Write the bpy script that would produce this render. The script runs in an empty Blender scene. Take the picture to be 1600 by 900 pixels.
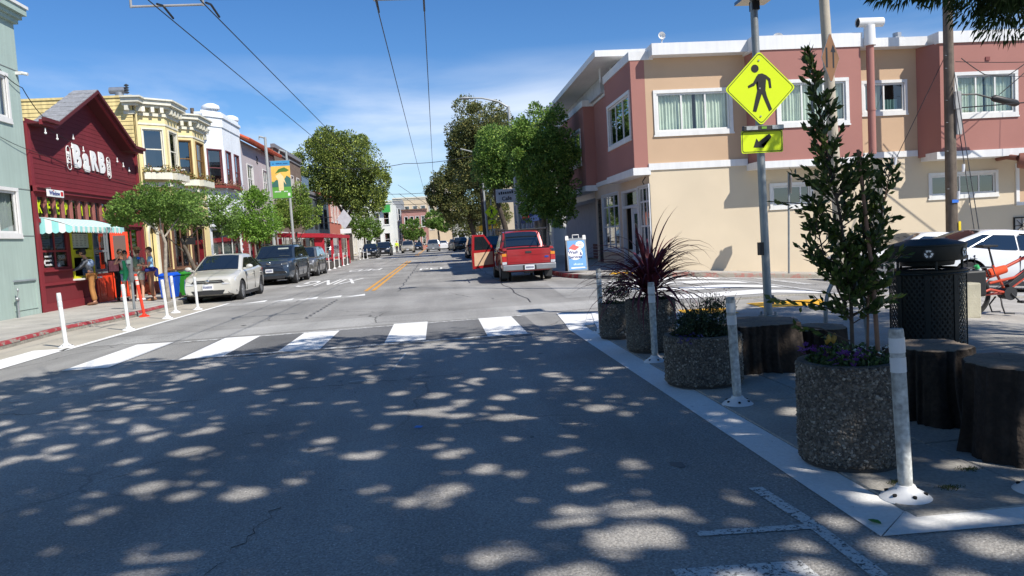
import bpy, bmesh, math, random
import numpy as np
from mathutils import Vector, Matrix, Euler
random.seed(7); RNG = np.random.default_rng(11)
PI = math.pi
SC = bpy.context.scene
COL = SC.collection

# ---------------------------------------------------------------- camera
cd = bpy.data.cameras.new('camera'); CAM = bpy.data.objects.new('camera', cd); COL.objects.link(CAM)
cd.sensor_width = 36.0; cd.lens = 36.0 * 1198.0 / 1600.0
cd.clip_start = 0.05; cd.clip_end = 3000
_r = Vector((0.99352406, -0.09783846, -0.05777174))
_u = Vector((0.06396159, 0.06135632, 0.99606441))
_f = Vector((0.09390875, 0.99330913, -0.06721689))
CAM.matrix_world = Matrix(((_r.x, _u.x, -_f.x, 0), (_r.y, _u.y, -_f.y, 0), (_r.z, _u.z, -_f.z, 1.5), (0, 0, 0, 1)))
SC.camera = CAM

# ---------------------------------------------------------------- light
SUN_EL, SUN_AZ = math.radians(45.5), math.radians(136)      # azimuth from +Y towards +X
SC.view_settings.view_transform = 'Standard'; SC.view_settings.look = 'None'
SC.view_settings.exposure = 0.44; SC.view_settings.gamma = 1.0
sd = Vector((math.sin(SUN_AZ) * math.cos(SUN_EL), math.cos(SUN_AZ) * math.cos(SUN_EL), math.sin(SUN_EL)))
sl = bpy.data.lights.new('sun', 'SUN'); sl.energy = 4.4; sl.angle = math.radians(0.53); sl.color = (1.0, 0.95, 0.87)
SUN = bpy.data.objects.new('sun', sl); COL.objects.link(SUN)
SUN.rotation_euler = sd.to_track_quat('Z', 'Y').to_euler(); SUN.location = (20, -20, 40)
W = bpy.data.worlds.new('World'); SC.world = W; W.use_nodes = True
nt = W.node_tree; N = nt.nodes; L = nt.links
for n in list(N): N.remove(n)
out = N.new('ShaderNodeOutputWorld'); bg = N.new('ShaderNodeBackground'); bg.inputs[1].default_value = 0.078
sky = N.new('ShaderNodeTexSky'); sky.sky_type = 'NISHITA'; sky.sun_disc = False
sky.sun_elevation = SUN_EL; sky.sun_rotation = SUN_AZ; sky.air_density = 1.0; sky.dust_density = 0.0; sky.ozone_density = 1.2; sky.altitude = 50
hs = N.new('ShaderNodeHueSaturation'); hs.inputs['Saturation'].default_value = 1.16; hs.inputs['Value'].default_value = 1.03
tm = N.new('ShaderNodeMix'); tm.data_type = 'RGBA'; tm.blend_type = 'MULTIPLY'; tm.inputs[0].default_value = 1; tm.inputs[7].default_value = (0.80, 0.95, 1.20, 1)
L.new(sky.outputs[0], tm.inputs[6]); L.new(tm.outputs[2], hs.inputs['Color'])
tc = N.new('ShaderNodeTexCoord')
mp = N.new('ShaderNodeMapping'); mp.inputs['Scale'].default_value = (1.0, 1.0, 4.2); mp.inputs['Rotation'].default_value = (0, 0.10, 0.3)
L.new(tc.outputs['Generated'], mp.inputs[0])
n1 = N.new('ShaderNodeTexNoise'); n1.inputs['Scale'].default_value = 2.3; n1.inputs['Detail'].default_value = 9; n1.inputs['Roughness'].default_value = 0.52; n1.inputs['Distortion'].default_value = 0.35
L.new(mp.outputs[0], n1.inputs[0])
r1 = N.new('ShaderNodeValToRGB'); r1.color_ramp.elements[0].position = 0.42; r1.color_ramp.elements[1].position = 0.70
L.new(n1.outputs[0], r1.inputs[0])
sx = N.new('ShaderNodeSeparateXYZ'); L.new(tc.outputs['Generated'], sx.inputs[0])
r2 = N.new('ShaderNodeValToRGB'); cr = r2.color_ramp
cr.elements[0].position = 0.0; cr.elements[0].color = (0.35, 0.35, 0.35, 1)
cr.elements[1].position = 0.235; cr.elements[1].color = (0, 0, 0, 1)
e = cr.elements.new(0.09); e.color = (0.6, 0.6, 0.6, 1)
e = cr.elements.new(0.15); e.color = (1, 1, 1, 1)
L.new(sx.outputs[2], r2.inputs[0])
mu = N.new('ShaderNodeMath'); mu.operation = 'MULTIPLY'; L.new(r1.outputs[0], mu.inputs[0]); L.new(r2.outputs[0], mu.inputs[1])
mu2 = N.new('ShaderNodeMath'); mu2.operation = 'MULTIPLY'; mu2.inputs[1].default_value = 0.85; L.new(mu.outputs[0], mu2.inputs[0])
mx = N.new('ShaderNodeMix'); mx.data_type = 'RGBA'; L.new(mu2.outputs[0], mx.inputs[0]); L.new(hs.outputs[0], mx.inputs[6]); mx.inputs[7].default_value = (10.5, 11.0, 11.8, 1)
L.new(mx.outputs[2], bg.inputs[0]); L.new(bg.outputs[0], out.inputs[0])

# ---------------------------------------------------------------- materials
MATS = {}
def srgb(r, g, b):
    f = lambda c: (c / 255 / 12.92) if c / 255 <= 0.04045 else ((c / 255 + 0.055) / 1.055) ** 2.4
    return (f(r), f(g), f(b))
def M(name, col=(0.5, 0.5, 0.5), rough=0.7, var=0.12, scale=3.0, bump=0.0, bscale=40.0, metal=0.0, coat=0.0, fine=0.0, fscale=150.0,
      island=None, spec=0.5, streak=0.0, emit=None, trans=0.0):
    if name in MATS: return MATS[name]
    m = bpy.data.materials.new(name); m.use_nodes = True; MATS[name] = m
    t = m.node_tree; n = t.nodes; l = t.links; p = n['Principled BSDF']
    p.inputs['Roughness'].default_value = rough; p.inputs['Metallic'].default_value = metal
    p.inputs['Coat Weight'].default_value = coat; p.inputs['Coat Roughness'].default_value = 0.05
    p.inputs['Specular IOR Level'].default_value = spec
    co = n.new('ShaderNodeTexCoord')
    def mixmul(fac, a, b):   # returns node socket: a*(1-fac..)
        x = n.new('ShaderNodeMix'); x.data_type = 'RGBA'; l.new(fac, x.inputs[0]); x.inputs[6].default_value = (*a, 1); x.inputs[7].default_value = (*b, 1)
        return x.outputs[2]
    lo = tuple(max(0, c * (1 - var)) for c in col); hi = tuple(min(1, c * (1 + var)) for c in col)
    nz = n.new('ShaderNodeTexNoise'); nz.inputs['Scale'].default_value = scale; nz.inputs['Detail'].default_value = 5
    l.new(co.outputs['Object'], nz.inputs[0])
    mr = n.new('ShaderNodeMapRange'); mr.inputs[1].default_value = 0.3; mr.inputs[2].default_value = 0.7; l.new(nz.outputs[0], mr.inputs[0])
    c = mixmul(mr.outputs[0], lo, hi)
    if streak:
        mp = n.new('ShaderNodeMapping'); mp.inputs['Scale'].default_value = (6, 6, 0.35); l.new(co.outputs['Object'], mp.inputs[0])
        ns = n.new('ShaderNodeTexNoise'); ns.inputs['Scale'].default_value = 1.5; ns.inputs['Detail'].default_value = 6; l.new(mp.outputs[0], ns.inputs[0])
        m2 = n.new('ShaderNodeMapRange'); m2.inputs[1].default_value = 0.35; m2.inputs[2].default_value = 0.65; m2.inputs[3].default_value = 1 - streak; m2.inputs[4].default_value = 1; l.new(ns.outputs[0], m2.inputs[0])
        x = n.new('ShaderNodeMix'); x.data_type = 'RGBA'; x.blend_type = 'MULTIPLY'; x.inputs[0].default_value = 1; l.new(c, x.inputs[6]); l.new(m2.outputs[0], x.inputs[7]); c = x.outputs[2]
    if fine:
        nf = n.new('ShaderNodeTexNoise'); nf.inputs['Scale'].default_value = fscale; nf.inputs['Detail'].default_value = 3; l.new(co.outputs['Object'], nf.inputs[0])
        m3 = n.new('ShaderNodeMapRange'); m3.inputs[1].default_value = 0.3; m3.inputs[2].default_value = 0.7; m3.inputs[3].default_value = 1 - fine; m3.inputs[4].default_value = 1 + fine; l.new(nf.outputs[0], m3.inputs[0])
        x = n.new('ShaderNodeMix'); x.data_type = 'RGBA'; x.blend_type = 'MULTIPLY'; x.inputs[0].default_value = 1; x.clamp_result = False; l.new(c, x.inputs[6]); l.new(m3.outputs[0], x.inputs[7]); c = x.outputs[2]
    if island:
        g = n.new('ShaderNodeNewGeometry'); rr = n.new('ShaderNodeValToRGB'); l.new(g.outputs['Random Per Island'], rr.inputs[0])
        els = rr.color_ramp.elements
        for i, (pos, cc) in enumerate(island):
            e = els[i] if i < 2 else els.new(pos)
            e.position = pos; e.color = (*cc, 1)
        c = rr.outputs[0]
    l.new(c, p.inputs['Base Color'])
    if bump:
        nb = n.new('ShaderNodeTexNoise'); nb.inputs['Scale'].default_value = bscale; nb.inputs['Detail'].default_value = 4; l.new(co.outputs['Object'], nb.inputs[0])
        b = n.new('ShaderNodeBump'); b.inputs['Strength'].default_value = bump; b.inputs['Distance'].default_value = 0.02; l.new(nb.outputs[0], b.inputs['Height']); l.new(b.outputs[0], p.inputs['Normal'])
    if emit: p.inputs['Emission Color'].default_value = (*emit[0], 1); p.inputs['Emission Strength'].default_value = emit[1]
    if trans:   # thin leaf: some light passes through
        tr = n.new('ShaderNodeBsdfTranslucent'); l.new(c, tr.inputs[0]); ms = n.new('ShaderNodeMixShader'); ms.inputs[0].default_value = trans
        l.new(p.outputs[0], ms.inputs[1]); l.new(tr.outputs[0], ms.inputs[2]); l.new(ms.outputs[0], n['Material Output'].inputs[0])
    return m
def glass(name, tint=(0.7, 0.8, 0.8), refl=0.12, clear=0.8):
    if name in MATS: return MATS[name]
    m = bpy.data.materials.new(name); m.use_nodes = True; MATS[name] = m
    t = m.node_tree; n = t.nodes; l = t.links; n.remove(n['Principled BSDF'])
    tr = n.new('ShaderNodeBsdfTransparent'); tr.inputs[0].default_value = (*tint, 1)
    gl = n.new('ShaderNodeBsdfGlossy'); gl.inputs['Roughness'].default_value = 0.02; gl.inputs[0].default_value = (1, 1, 1, 1)
    lw = n.new('ShaderNodeLayerWeight'); lw.inputs[0].default_value = 0.5; pw_ = n.new('ShaderNodeMath'); pw_.operation = 'POWER'; pw_.inputs[1].default_value = 4.0; l.new(lw.outputs['Facing'], pw_.inputs[0])
    ad = n.new('ShaderNodeMath'); ad.operation = 'ADD'; ad.use_clamp = True; ad.inputs[1].default_value = refl; l.new(pw_.outputs[0], ad.inputs[0])
    ms = n.new('ShaderNodeMixShader'); l.new(ad.outputs[0], ms.inputs[0]); l.new(tr.outputs[0], ms.inputs[1]); l.new(gl.outputs[0], ms.inputs[2])
    l.new(ms.outputs[0], n['Material Output'].inputs[0]); return m
def asphalt(name, col, crack=0.6, speck=0.35, stain=0.25):
    if name in MATS: return MATS[name]
    m = M(name, col, 0.86, stain, 0.35, 0.55, 90, fine=speck, fscale=70)
    t = m.node_tree; n = t.nodes; l = t.links; p = n['Principled BSDF']
    co = [q for q in n if q.type == 'TEX_COORD'][0]
    src = p.inputs['Base Color'].links[0].from_socket
    # aggregate flecks
    v = n.new('ShaderNodeTexVoronoi'); v.inputs['Scale'].default_value = 45; l.new(co.outputs['Object'], v.inputs[0])
    rr = n.new('ShaderNodeMapRange'); rr.inputs[1].default_value = 0.09; rr.inputs[2].default_value = 0.17; rr.inputs[3].default_value = 2.6; rr.inputs[4].default_value = 1.0; l.new(v.outputs['Distance'], rr.inputs[0])
    x = n.new('ShaderNodeMix'); x.data_type = 'RGBA'; x.blend_type = 'MULTIPLY'; x.inputs[0].default_value = 0.75; l.new(src, x.inputs[6]); l.new(rr.outputs[0], x.inputs[7])
    # wheel-path streaks along the street
    mp = n.new('ShaderNodeMapping'); mp.inputs['Scale'].default_value = (1.5, 0.12, 1); l.new(co.outputs['Object'], mp.inputs[0])
    ns = n.new('ShaderNodeTexNoise'); ns.inputs['Scale'].default_value = 1.0; ns.inputs['Detail'].default_value = 6; l.new(mp.outputs[0], ns.inputs[0])
    m2 = n.new('ShaderNodeMapRange'); m2.inputs[1].default_value = 0.35; m2.inputs[2].default_value = 0.65; m2.inputs[3].default_value = 0.85; m2.inputs[4].default_value = 1.1; l.new(ns.outputs[0], m2.inputs[0])
    y = n.new('ShaderNodeMix'); y.data_type = 'RGBA'; y.blend_type = 'MULTIPLY'; y.inputs[0].default_value = 1; l.new(x.outputs[2], y.inputs[6]); l.new(m2.outputs[0], y.inputs[7])
    # cracks
    nd = n.new('ShaderNodeTexNoise'); nd.inputs['Scale'].default_value = 1.1; nd.inputs['Detail'].default_value = 6; l.new(co.outputs['Object'], nd.inputs[0])
    av = n.new('ShaderNodeMix'); av.data_type = 'RGBA'; av.inputs[0].default_value = 0.35; l.new(co.outputs['Object'], av.inputs[6]); l.new(nd.outputs['Color'], av.inputs[7])
    vc = n.new('ShaderNodeTexVoronoi'); vc.feature = 'DISTANCE_TO_EDGE'; vc.inputs['Scale'].default_value = 0.42; l.new(av.outputs[2], vc.inputs[0])
    mc = n.new('ShaderNodeMapRange'); mc.inputs[1].default_value = 0.0015; mc.inputs[2].default_value = 0.005; mc.inputs[3].default_value = 1; mc.inputs[4].default_value = 0; l.new(vc.outputs['Distance'], mc.inputs[0])
    nm = n.new('ShaderNodeTexNoise'); nm.inputs['Scale'].default_value = 0.23; l.new(co.outputs['Object'], nm.inputs[0])
    mm = n.new('ShaderNodeMapRange'); mm.inputs[1].default_value = 0.46; mm.inputs[2].default_value = 0.56; l.new(nm.outputs[0], mm.inputs[0])
    mk = n.new('ShaderNodeMath'); mk.operation = 'MULTIPLY'; l.new(mc.outputs[0], mk.inputs[0]); l.new(mm.outputs[0], mk.inputs[1])
    mk2 = n.new('ShaderNodeMath'); mk2.operation = 'MULTIPLY'; mk2.inputs[1].default_value = crack; l.new(mk.outputs[0], mk2.inputs[0])
    z = n.new('ShaderNodeMix'); z.data_type = 'RGBA'; l.new(mk2.outputs[0], z.inputs[0]); l.new(y.outputs[2], z.inputs[6]); z.inputs[7].default_value = (0.02, 0.02, 0.02, 1)
    l.new(z.outputs[2], p.inputs['Base Color'])
    return m
def worn_paint(name, col, under, wear=0.5, scale=9.0):
    """road paint chipped to show the surface under it"""
    if name in MATS: return MATS[name]
    m = M(name, col, 0.75, 0.07, 2.0, 0.3, 60, fine=0.06, fscale=40)
    t = m.node_tree; n = t.nodes; l = t.links; p = n['Principled BSDF']; co = [q for q in n if q.type == 'TEX_COORD'][0]
    src = p.inputs['Base Color'].links[0].from_socket
    nz = n.new('ShaderNodeTexNoise'); nz.inputs['Scale'].default_value = scale; nz.inputs['Detail'].default_value = 9; nz.inputs['Roughness'].default_value = 0.72; l.new(co.outputs['Object'], nz.inputs[0])
    mr = n.new('ShaderNodeMapRange'); t0 = 0.40 + wear * 0.14; mr.inputs[1].default_value = t0 - 0.03; mr.inputs[2].default_value = t0 + 0.03; mr.inputs[3].default_value = 1; mr.inputs[4].default_value = 0; l.new(nz.outputs[0], mr.inputs[0])
    x = n.new('ShaderNodeMix'); x.data_type = 'RGBA'; l.new(mr.outputs[0], x.inputs[0]); l.new(src, x.inputs[6]); x.inputs[7].default_value = (*under, 1)
    l.new(x.outputs[2], p.inputs['Base Color']); return m

# ---------------------------------------------------------------- mesh building
class MB:
    def __init__(s): s.v = []; s.f = []
    def add(s, vs, fs):
        o = len(s.v); s.v += [tuple(v) for v in vs]; s.f += [tuple(i + o for i in f) for f in fs]; return s
    def box(s, x0, x1, y0, y1, z0, z1, mat=None):
        vs = [Vector((x, y, z)) for z in (z0, z1) for y in (y0, y1) for x in (x0, x1)]
        if mat: vs = [mat @ v for v in vs]
        return s.add(vs, [(0, 2, 3, 1), (4, 5, 7, 6), (0, 1, 5, 4), (2, 6, 7, 3), (0, 4, 6, 2), (1, 3, 7, 5)])
    def hexa(s, a, b):   # two quads of 4 points
        return s.add(list(a) + list(b), [(0, 1, 2, 3), (7, 6, 5, 4), (0, 4, 5, 1), (1, 5, 6, 2), (2, 6, 7, 3), (3, 7, 4, 0)])
    def quad(s, a, b, c, d): return s.add([a, b, c, d], [(0, 1, 2, 3)])
    def prism(s, poly, fn, a, b):   # poly: 2D points, fn(u,v,d) -> 3D
        n = len(poly); vs = [fn(u, v, a) for u, v in poly] + [fn(u, v, b) for u, v in poly]
        return s.add(vs, [tuple(range(n)), tuple(range(2 * n - 1, n - 1, -1))] + [(i, i + n, (i + 1) % n + n, (i + 1) % n) for i in range(n)])
    def tube(s, pts, rad, n=8, cap=True):
        pts = [Vector(p) for p in pts]; k = len(pts)
        if not hasattr(rad, '__len__'): rad = [rad] * k
        up = Vector((0.13, 0.31, 0.94)); o = len(s.v); prev = None
        for i, p in enumerate(pts):
            d = (pts[min(i + 1, k - 1)] - pts[max(i - 1, 0)]).normalized()
            a = (prev - d * prev.dot(d)) if prev is not None else up - d * up.dot(d)
            if a.length < 1e-4: a = Vector((1, 0, 0)) - d * d.x
            a.normalize(); b = d.cross(a); prev = a
            for j in range(n):
                t = 2 * PI * j / n; q = p + (a * math.cos(t) + b * math.sin(t)) * rad[i]; s.v.append(tuple(q))
        for i in range(k - 1):
            for j in range(n): s.f.append((o + i * n + j, o + i * n + (j + 1) % n, o + (i + 1) * n + (j + 1) % n, o + (i + 1) * n + j))
        if cap: s.f.append(tuple(o + n - 1 - j for j in range(n))); s.f.append(tuple(o + (k - 1) * n + j for j in range(n)))
        return s
    def cyl(s, p0, p1, r0, r1=None, n=16): return s.tube([p0, p1], [r0, r0 if r1 is None else r1], n)
    def lathe(s, prof, c=(0, 0, 0), n=24, axis='z', cap=True, wob=None):
        o = len(s.v); k = len(prof); c = Vector(c)
        for r, h in prof:
            for j in range(n):
                t = 2 * PI * j / n; rr = r * (wob(t, h) if wob else 1); x, y = rr * math.cos(t), rr * math.sin(t)
                q = Vector((x, y, h)) if axis == 'z' else (Vector((h, x, y)) if axis == 'x' else Vector((y, h, x)))
                s.v.append(tuple(c + q))
        for i in range(k - 1):
            for j in range(n): s.f.append((o + i * n + j, o + i * n + (j + 1) % n, o + (i + 1) * n + (j + 1) % n, o + (i + 1) * n + j))
        if cap: s.f.append(tuple(o + n - 1 - j for j in range(n))); s.f.append(tuple(o + (k - 1) * n + j for j in range(n)))
        return s
    def ell(s, c, r, n=10, m=7):
        c = Vector(c); r = r if hasattr(r, '__len__') else (r, r, r)
        prof = [(math.sin(PI * i / m), -math.cos(PI * i / m)) for i in range(m + 1)]
        o = len(s.v)
        for a, h in prof:
            for j in range(n):
                t = 2 * PI * j / n; s.v.append((c.x + r[0] * a * math.cos(t), c.y + r[1] * a * math.sin(t), c.z + r[2] * h))
        for i in range(m):
            for j in range(n): s.f.append((o + i * n + j, o + i * n + (j + 1) % n, o + (i + 1) * n + (j + 1) % n, o + (i + 1) * n + j))
        return s
    def mesh(s, name, smooth=False):
        me = bpy.data.meshes.new(name); me.from_pydata(s.v, [], s.f); me.update()
        if smooth:
            me.polygons.foreach_set('use_smooth', [True] * len(me.polygons))
            if smooth != 'all':
                try: me.set_sharp_from_angle(angle=math.radians(42))
                except Exception: pass
        return me
    def build(s, name, mat, parent=None, smooth=False, bevel=0, kind=None, label=None):
        o = bpy.data.objects.new(name, s.mesh(name, smooth)); COL.objects.link(o)
        if mat: o.data.materials.append(mat)
        if parent is not None: attach(o, parent)
        if bevel:
            b = o.modifiers.new('bevel', 'BEVEL'); b.width = bevel; b.segments = 2; b.limit_method = 'ANGLE'
        if kind: o['kind'] = kind
        if label: o['label'] = label
        return o
WINV = {}
def attach(o, parent):
    """parent o, whose mesh is in world coordinates unless the thing is built in its own frame"""
    o.parent = parent
    if WINV.get(parent.name): o.matrix_parent_inverse = WINV[parent.name]
def tag(o, label, cat, group=None, kind=None):
    if label: o['label'] = label
    if cat: o['category'] = cat
    if group: o['group'] = group
    if kind: o['kind'] = kind
    return o
def thing(name, label, cat, loc=(0, 0, 0), rz=0, group=None, local=False):
    """an Empty at the base of a thing; with local=False its parts are modelled in world coordinates"""
    o = bpy.data.objects.new(name, None); COL.objects.link(o); o.location = loc; o.rotation_euler = (0, 0, rz); o.empty_display_size = 0.2
    tag(o, label, cat, group)
    if not local: WINV[o.name] = Matrix.Translation(-Vector(loc))
    return o
def struct(name, mb, mat, smooth=False, **k):
    o = mb.build(name, mat, None, smooth, **k); o['kind'] = 'structure'; return o
def dup(root, loc, rz=None, label=None, group=None):
    def rec(o, par):
        c = o.copy(); COL.objects.link(c)
        if par is not None: c.parent = par
        for ch in o.children: rec(ch, c)
        return c
    r = rec(root, None); r.location = loc
    if rz is not None: r.rotation_euler = (0, 0, rz)
    if label: r['label'] = label
    if group: r['group'] = group
    return r
def linkdup(o, parent=None, loc=None, rot=None):
    c = o.copy(); COL.objects.link(c)
    if parent is not None: c.parent = parent
    if loc is not None: c.location = loc
    if rot is not None: c.rotation_euler = rot
    return c
def bake(o):
    """apply the modifiers of o, keep one plain mesh"""
    dg = bpy.context.evaluated_depsgraph_get(); me = bpy.data.meshes.new_from_object(o.evaluated_get(dg)); o.modifiers.clear(); o.data = me
    return o
def text_mesh(s, size, depth=0.004, bold=0.0):
    cu = bpy.data.curves.new('txt', 'FONT'); cu.body = s; cu.size = size; cu.extrude = depth; cu.offset = bold; cu.align_x = 'CENTER'; cu.align_y = 'CENTER'; cu.resolution_u = 3
    o = bpy.data.objects.new('txt', cu); COL.objects.link(o)
    dg = bpy.context.evaluated_depsgraph_get(); me = bpy.data.meshes.new_from_object(o.evaluated_get(dg))
    bpy.data.objects.remove(o); return me
def text(s, size, pos, xdir, zdir, mat, parent=None, name='lettering', depth=0.004, bold=0.0, sx=1.0, label=None):
    me = text_mesh(s, size, depth, bold); xd = Vector(xdir).normalized(); zd = Vector(zdir).normalized(); nd = xd.cross(zd)
    A = Matrix(((xd.x * sx, zd.x, nd.x, pos[0]), (xd.y * sx, zd.y, nd.y, pos[1]), (xd.z * sx, zd.z, nd.z, pos[2]), (0, 0, 0, 1)))
    me.transform(A); me.materials.clear(); me.materials.append(mat)
    o = bpy.data.objects.new(name, me); COL.objects.link(o)
    if parent is not None: attach(o, parent)
    if label: o['label'] = label
    return o

def scribble(pos, xdir, zdir, w, h, n_, mat, parent, name='print'):
    """a line of print too small to read in the photograph: uneven strokes"""
    xd = Vector(xdir).normalized(); zd = Vector(zdir).normalized(); m = MB(); p = Vector(pos)
    for k in range(n_):
        if random.random() < 0.12: continue
        a = -w / 2 + w * k / n_; b = a + w / n_ * 0.72; hh = h * random.choice((0.35, 0.35, 0.5)); o_ = xd * a - zd * h * 0.35; q = xd * b - zd * h * 0.35
        m.quad(p + o_, p + q, p + q + zd * (hh + h * 0.1), p + o_ + zd * (hh + h * 0.1))
    o = m.build(name, mat, parent); o['kind'] = 'stuff'; return o
# leaves: every leaf is a folded rhombus of its own
def leaf_mesh(name, C, D, length, width, fold=0.25, droop=0.0):
    """C centres (n,3), D directions (n,3), length/width arrays or numbers"""
    n = len(C); D = D / (np.linalg.norm(D, axis=1, keepdims=True) + 1e-9)
    R = RNG.normal(size=(n, 3)); S = np.cross(D, R); S /= (np.linalg.norm(S, axis=1, keepdims=True) + 1e-9); U = np.cross(S, D)
    ln = (np.ones(n) * length * RNG.uniform(0.7, 1.25, n))[:, None]; wd = (np.ones(n) * width * RNG.uniform(0.75, 1.25, n))[:, None]
    base = C - D * ln * 0.5; tip = C + D * ln * 0.5; tip[:, 2] -= droop * ln[:, 0]
    l_ = C + S * wd * 0.5 + U * wd * fold; r_ = C - S * wd * 0.5 + U * wd * fold
    V = np.stack([base, r_, tip, l_], axis=1).reshape(-1, 3)
    me = bpy.data.meshes.new(name); me.vertices.add(4 * n); me.vertices.foreach_set('co', V.astype(np.float32).ravel())
    F = (np.arange(n)[:, None] * 4 + np.array([0, 1, 2, 0, 2, 3])[None, :]).ravel()
    me.loops.add(6 * n); me.loops.foreach_set('vertex_index', F.astype(np.int32)); me.polygons.add(2 * n)
    me.polygons.foreach_set('loop_start', (np.arange(2 * n) * 3).astype(np.int32)); me.update(calc_edges=True); me.validate()
    return me
def leaf_obj(name, me, mat, parent=None, stuff=False):
    me.materials.append(mat); o = bpy.data.objects.new(name, me); COL.objects.link(o)
    if parent is not None: attach(o, parent)
    if stuff: o['kind'] = 'stuff'
    return o
def unit(n):
    v = RNG.normal(size=(n, 3)); return v / np.linalg.norm(v, axis=1, keepdims=True)
def crown_points(blobs, total, clump=0.28, nclump=26, inner=0.18):
    """blobs: (cx,cy,cz,rx,ry,rz). Points in clumps over each blob plus a thinner inside"""
    vol = np.array([(b[3] * b[4] * b[5]) ** (2 / 3) for b in blobs]); vol /= vol.sum(); C = []; D = []
    for b, w in zip(blobs, vol):
        c = np.array(b[:3]); r = np.array(b[3:6]); n = int(total * w); ni = int(n * inner); no = n - ni
        K = nclump; cd_ = unit(K); cc = cd_ * RNG.uniform(0.72, 0.98, (K, 1)); cs = clump * RNG.uniform(0.6, 1.35, K)
        k = RNG.integers(0, K, no); d = unit(no); rad = RNG.uniform(0.35, 1, (no, 1)) ** 0.5
        p = cc[k] + d * rad * cs[k][:, None]
        C.append(c + p * r); D.append(d + 0.7 * cd_[k] + 0.5 * unit(no))
        d2 = unit(ni); C.append(c + d2 * RNG.uniform(0.1, 0.95, (ni, 1)) ** 0.5 * r); D.append(unit(ni))
    return np.concatenate(C), np.concatenate(D)
# ================================================================ the ground
def hz(x): return -0.075 * min(max(0.0, x - 7.0), 53.0)
ASPH = (0.29, 0.28, 0.262)
m_road = asphalt('asphalt', ASPH)
m_patch = asphalt('asphalt_new', (0.17, 0.168, 0.165), crack=0.3, speck=0.3)
m_light = asphalt('asphalt_pale', (0.36, 0.35, 0.33), crack=0.8)
m_conc = M('concrete', (0.40, 0.375, 0.335), 0.85, 0.16, 1.3, 0.3, 60, fine=0.16, fscale=55)
m_conc2 = M('concrete_grey', (0.34, 0.32, 0.285), 0.88, 0.2, 1.1, 0.35, 60, fine=0.18, fscale=50)
m_kerb = M('kerb_stone', (0.27, 0.25, 0.21), 0.88, 0.3, 2.5, 0.5, 40, fine=0.25, fscale=30)
m_redkerb = worn_paint('red_kerb_paint', (0.30, 0.035, 0.042), (0.27, 0.25, 0.21), 0.35, 5); m_redfade = worn_paint('red_kerb_faded', (0.36, 0.16, 0.13), (0.30, 0.27, 0.22), 0.95, 5)
m_tan = M('tan_road_coating', (0.43, 0.39, 0.32), 0.85, 0.12, 1.0, 0.3, 70, fine=0.15, fscale=60)
m_white = worn_paint('road_white', (0.80, 0.79, 0.76), (0.30, 0.29, 0.28), -0.45, 14)
m_whitew = worn_paint('road_white_worn', (0.62, 0.62, 0.6), ASPH, 0.72, 12)
m_whitex = worn_paint('road_white_chipped', (0.64, 0.64, 0.62), (0.10, 0.10, 0.10), 0.35, 48)
m_yel = worn_paint('road_yellow', (0.72, 0.33, 0.02), ASPH, 0.3, 16)
m_tact = M('tactile_yellow', (0.75, 0.40, 0.02), 0.7, 0.1, 6, 0.4, 30)
m_dark = M('dark_void', (0.01, 0.01, 0.01), 0.9, 0)

def grid(xs, ys, off, zf=hz):
    m = MB(); nx = len(xs)
    m.v = [(x, y, zf(x) + off) for y in ys for x in xs]
    m.f = [(j * nx + i, j * nx + i + 1, (j + 1) * nx + i + 1, (j + 1) * nx + i) for j in range(len(ys) - 1) for i in range(nx - 1)]
    return m
ground = struct('ground', grid([-900, -200, -60, 0, 7, 60, 200, 900], [-300, -60, 0, 60, 300, 1500], -0.06), M('far_ground', (0.2, 0.19, 0.17), 0.9, 0.2, 0.1))
road = struct('road', grid([-8.3, -4, 0, 4.2, 7, 60], [-60, -20, 0, 8, 14, 23, 40, 80, 160, 420], 0), m_road)
def patch(name, poly, off, mat, parent=road):
    """flat sheet on the road; polygons that cross x=7 are cut there"""
    xs = [p[0] for p in poly]
    if min(xs) < 7 < max(xs):
        def clip(P, keep):
            o = []
            for i in range(len(P)):
                a, b = P[i], P[(i + 1) % len(P)]
                if keep(a[0]): o.append(a)
                if keep(a[0]) != keep(b[0]): t = (7 - a[0]) / (b[0] - a[0]); o.append((7, a[1] + t * (b[1] - a[1])))
            return o
        polys = [clip(poly, lambda x: x <= 7), clip(poly, lambda x: x > 7)]
    else: polys = [poly]
    m = MB()
    for P in polys: m.add([(x, y, hz(x) + off) for x, y in P], [tuple(range(len(P)))])
    return m.build(name, mat, parent)
def rect(name, x0, x1, y0, y1, off, mat): return patch(name, [(x0, y0), (x1, y0), (x1, y1), (x0, y1)], off, mat)
# repairs and pale concrete strips
patch('pale_strip', [(-6.25, 13.95), (-4.2, 14.0), (-1.5, 14.35), (1.75, 14.3), (2.2, 14.6), (4.1, 15.0), (4.1, 16.6), (1.9, 16.35), (-1.6, 16.0), (-4.5, 15.3), (-6.25, 15.3)], 0.004, m_light)
patch('pale_strip', [(-6.2, 22.0), (-2.5, 22.3), (-2.15, 23.6), (-6.2, 23.4)], 0.004, m_light)
patch('pale_strip', [(-6.4, 56), (-1.6, 60), (-1.6, 63), (-6.4, 60)], 0.004, m_light)
patch('asphalt_patch', [(-3.2, 11.3), (1.55, 11.35), (1.55, 14.15), (-3.2, 13.9)], 0.004, m_patch)
patch('asphalt_patch', [(-3.3, -20), (4.2, -20), (2.3, 11.2), (-4.2, 11.2), (-6.1, 6), (-6.3, -20)], 0.0035, asphalt('asphalt_near', (0.325, 0.308, 0.285), crack=0.3))  # near road, colour raised above the rest to lighten the tree shade on it
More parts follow.
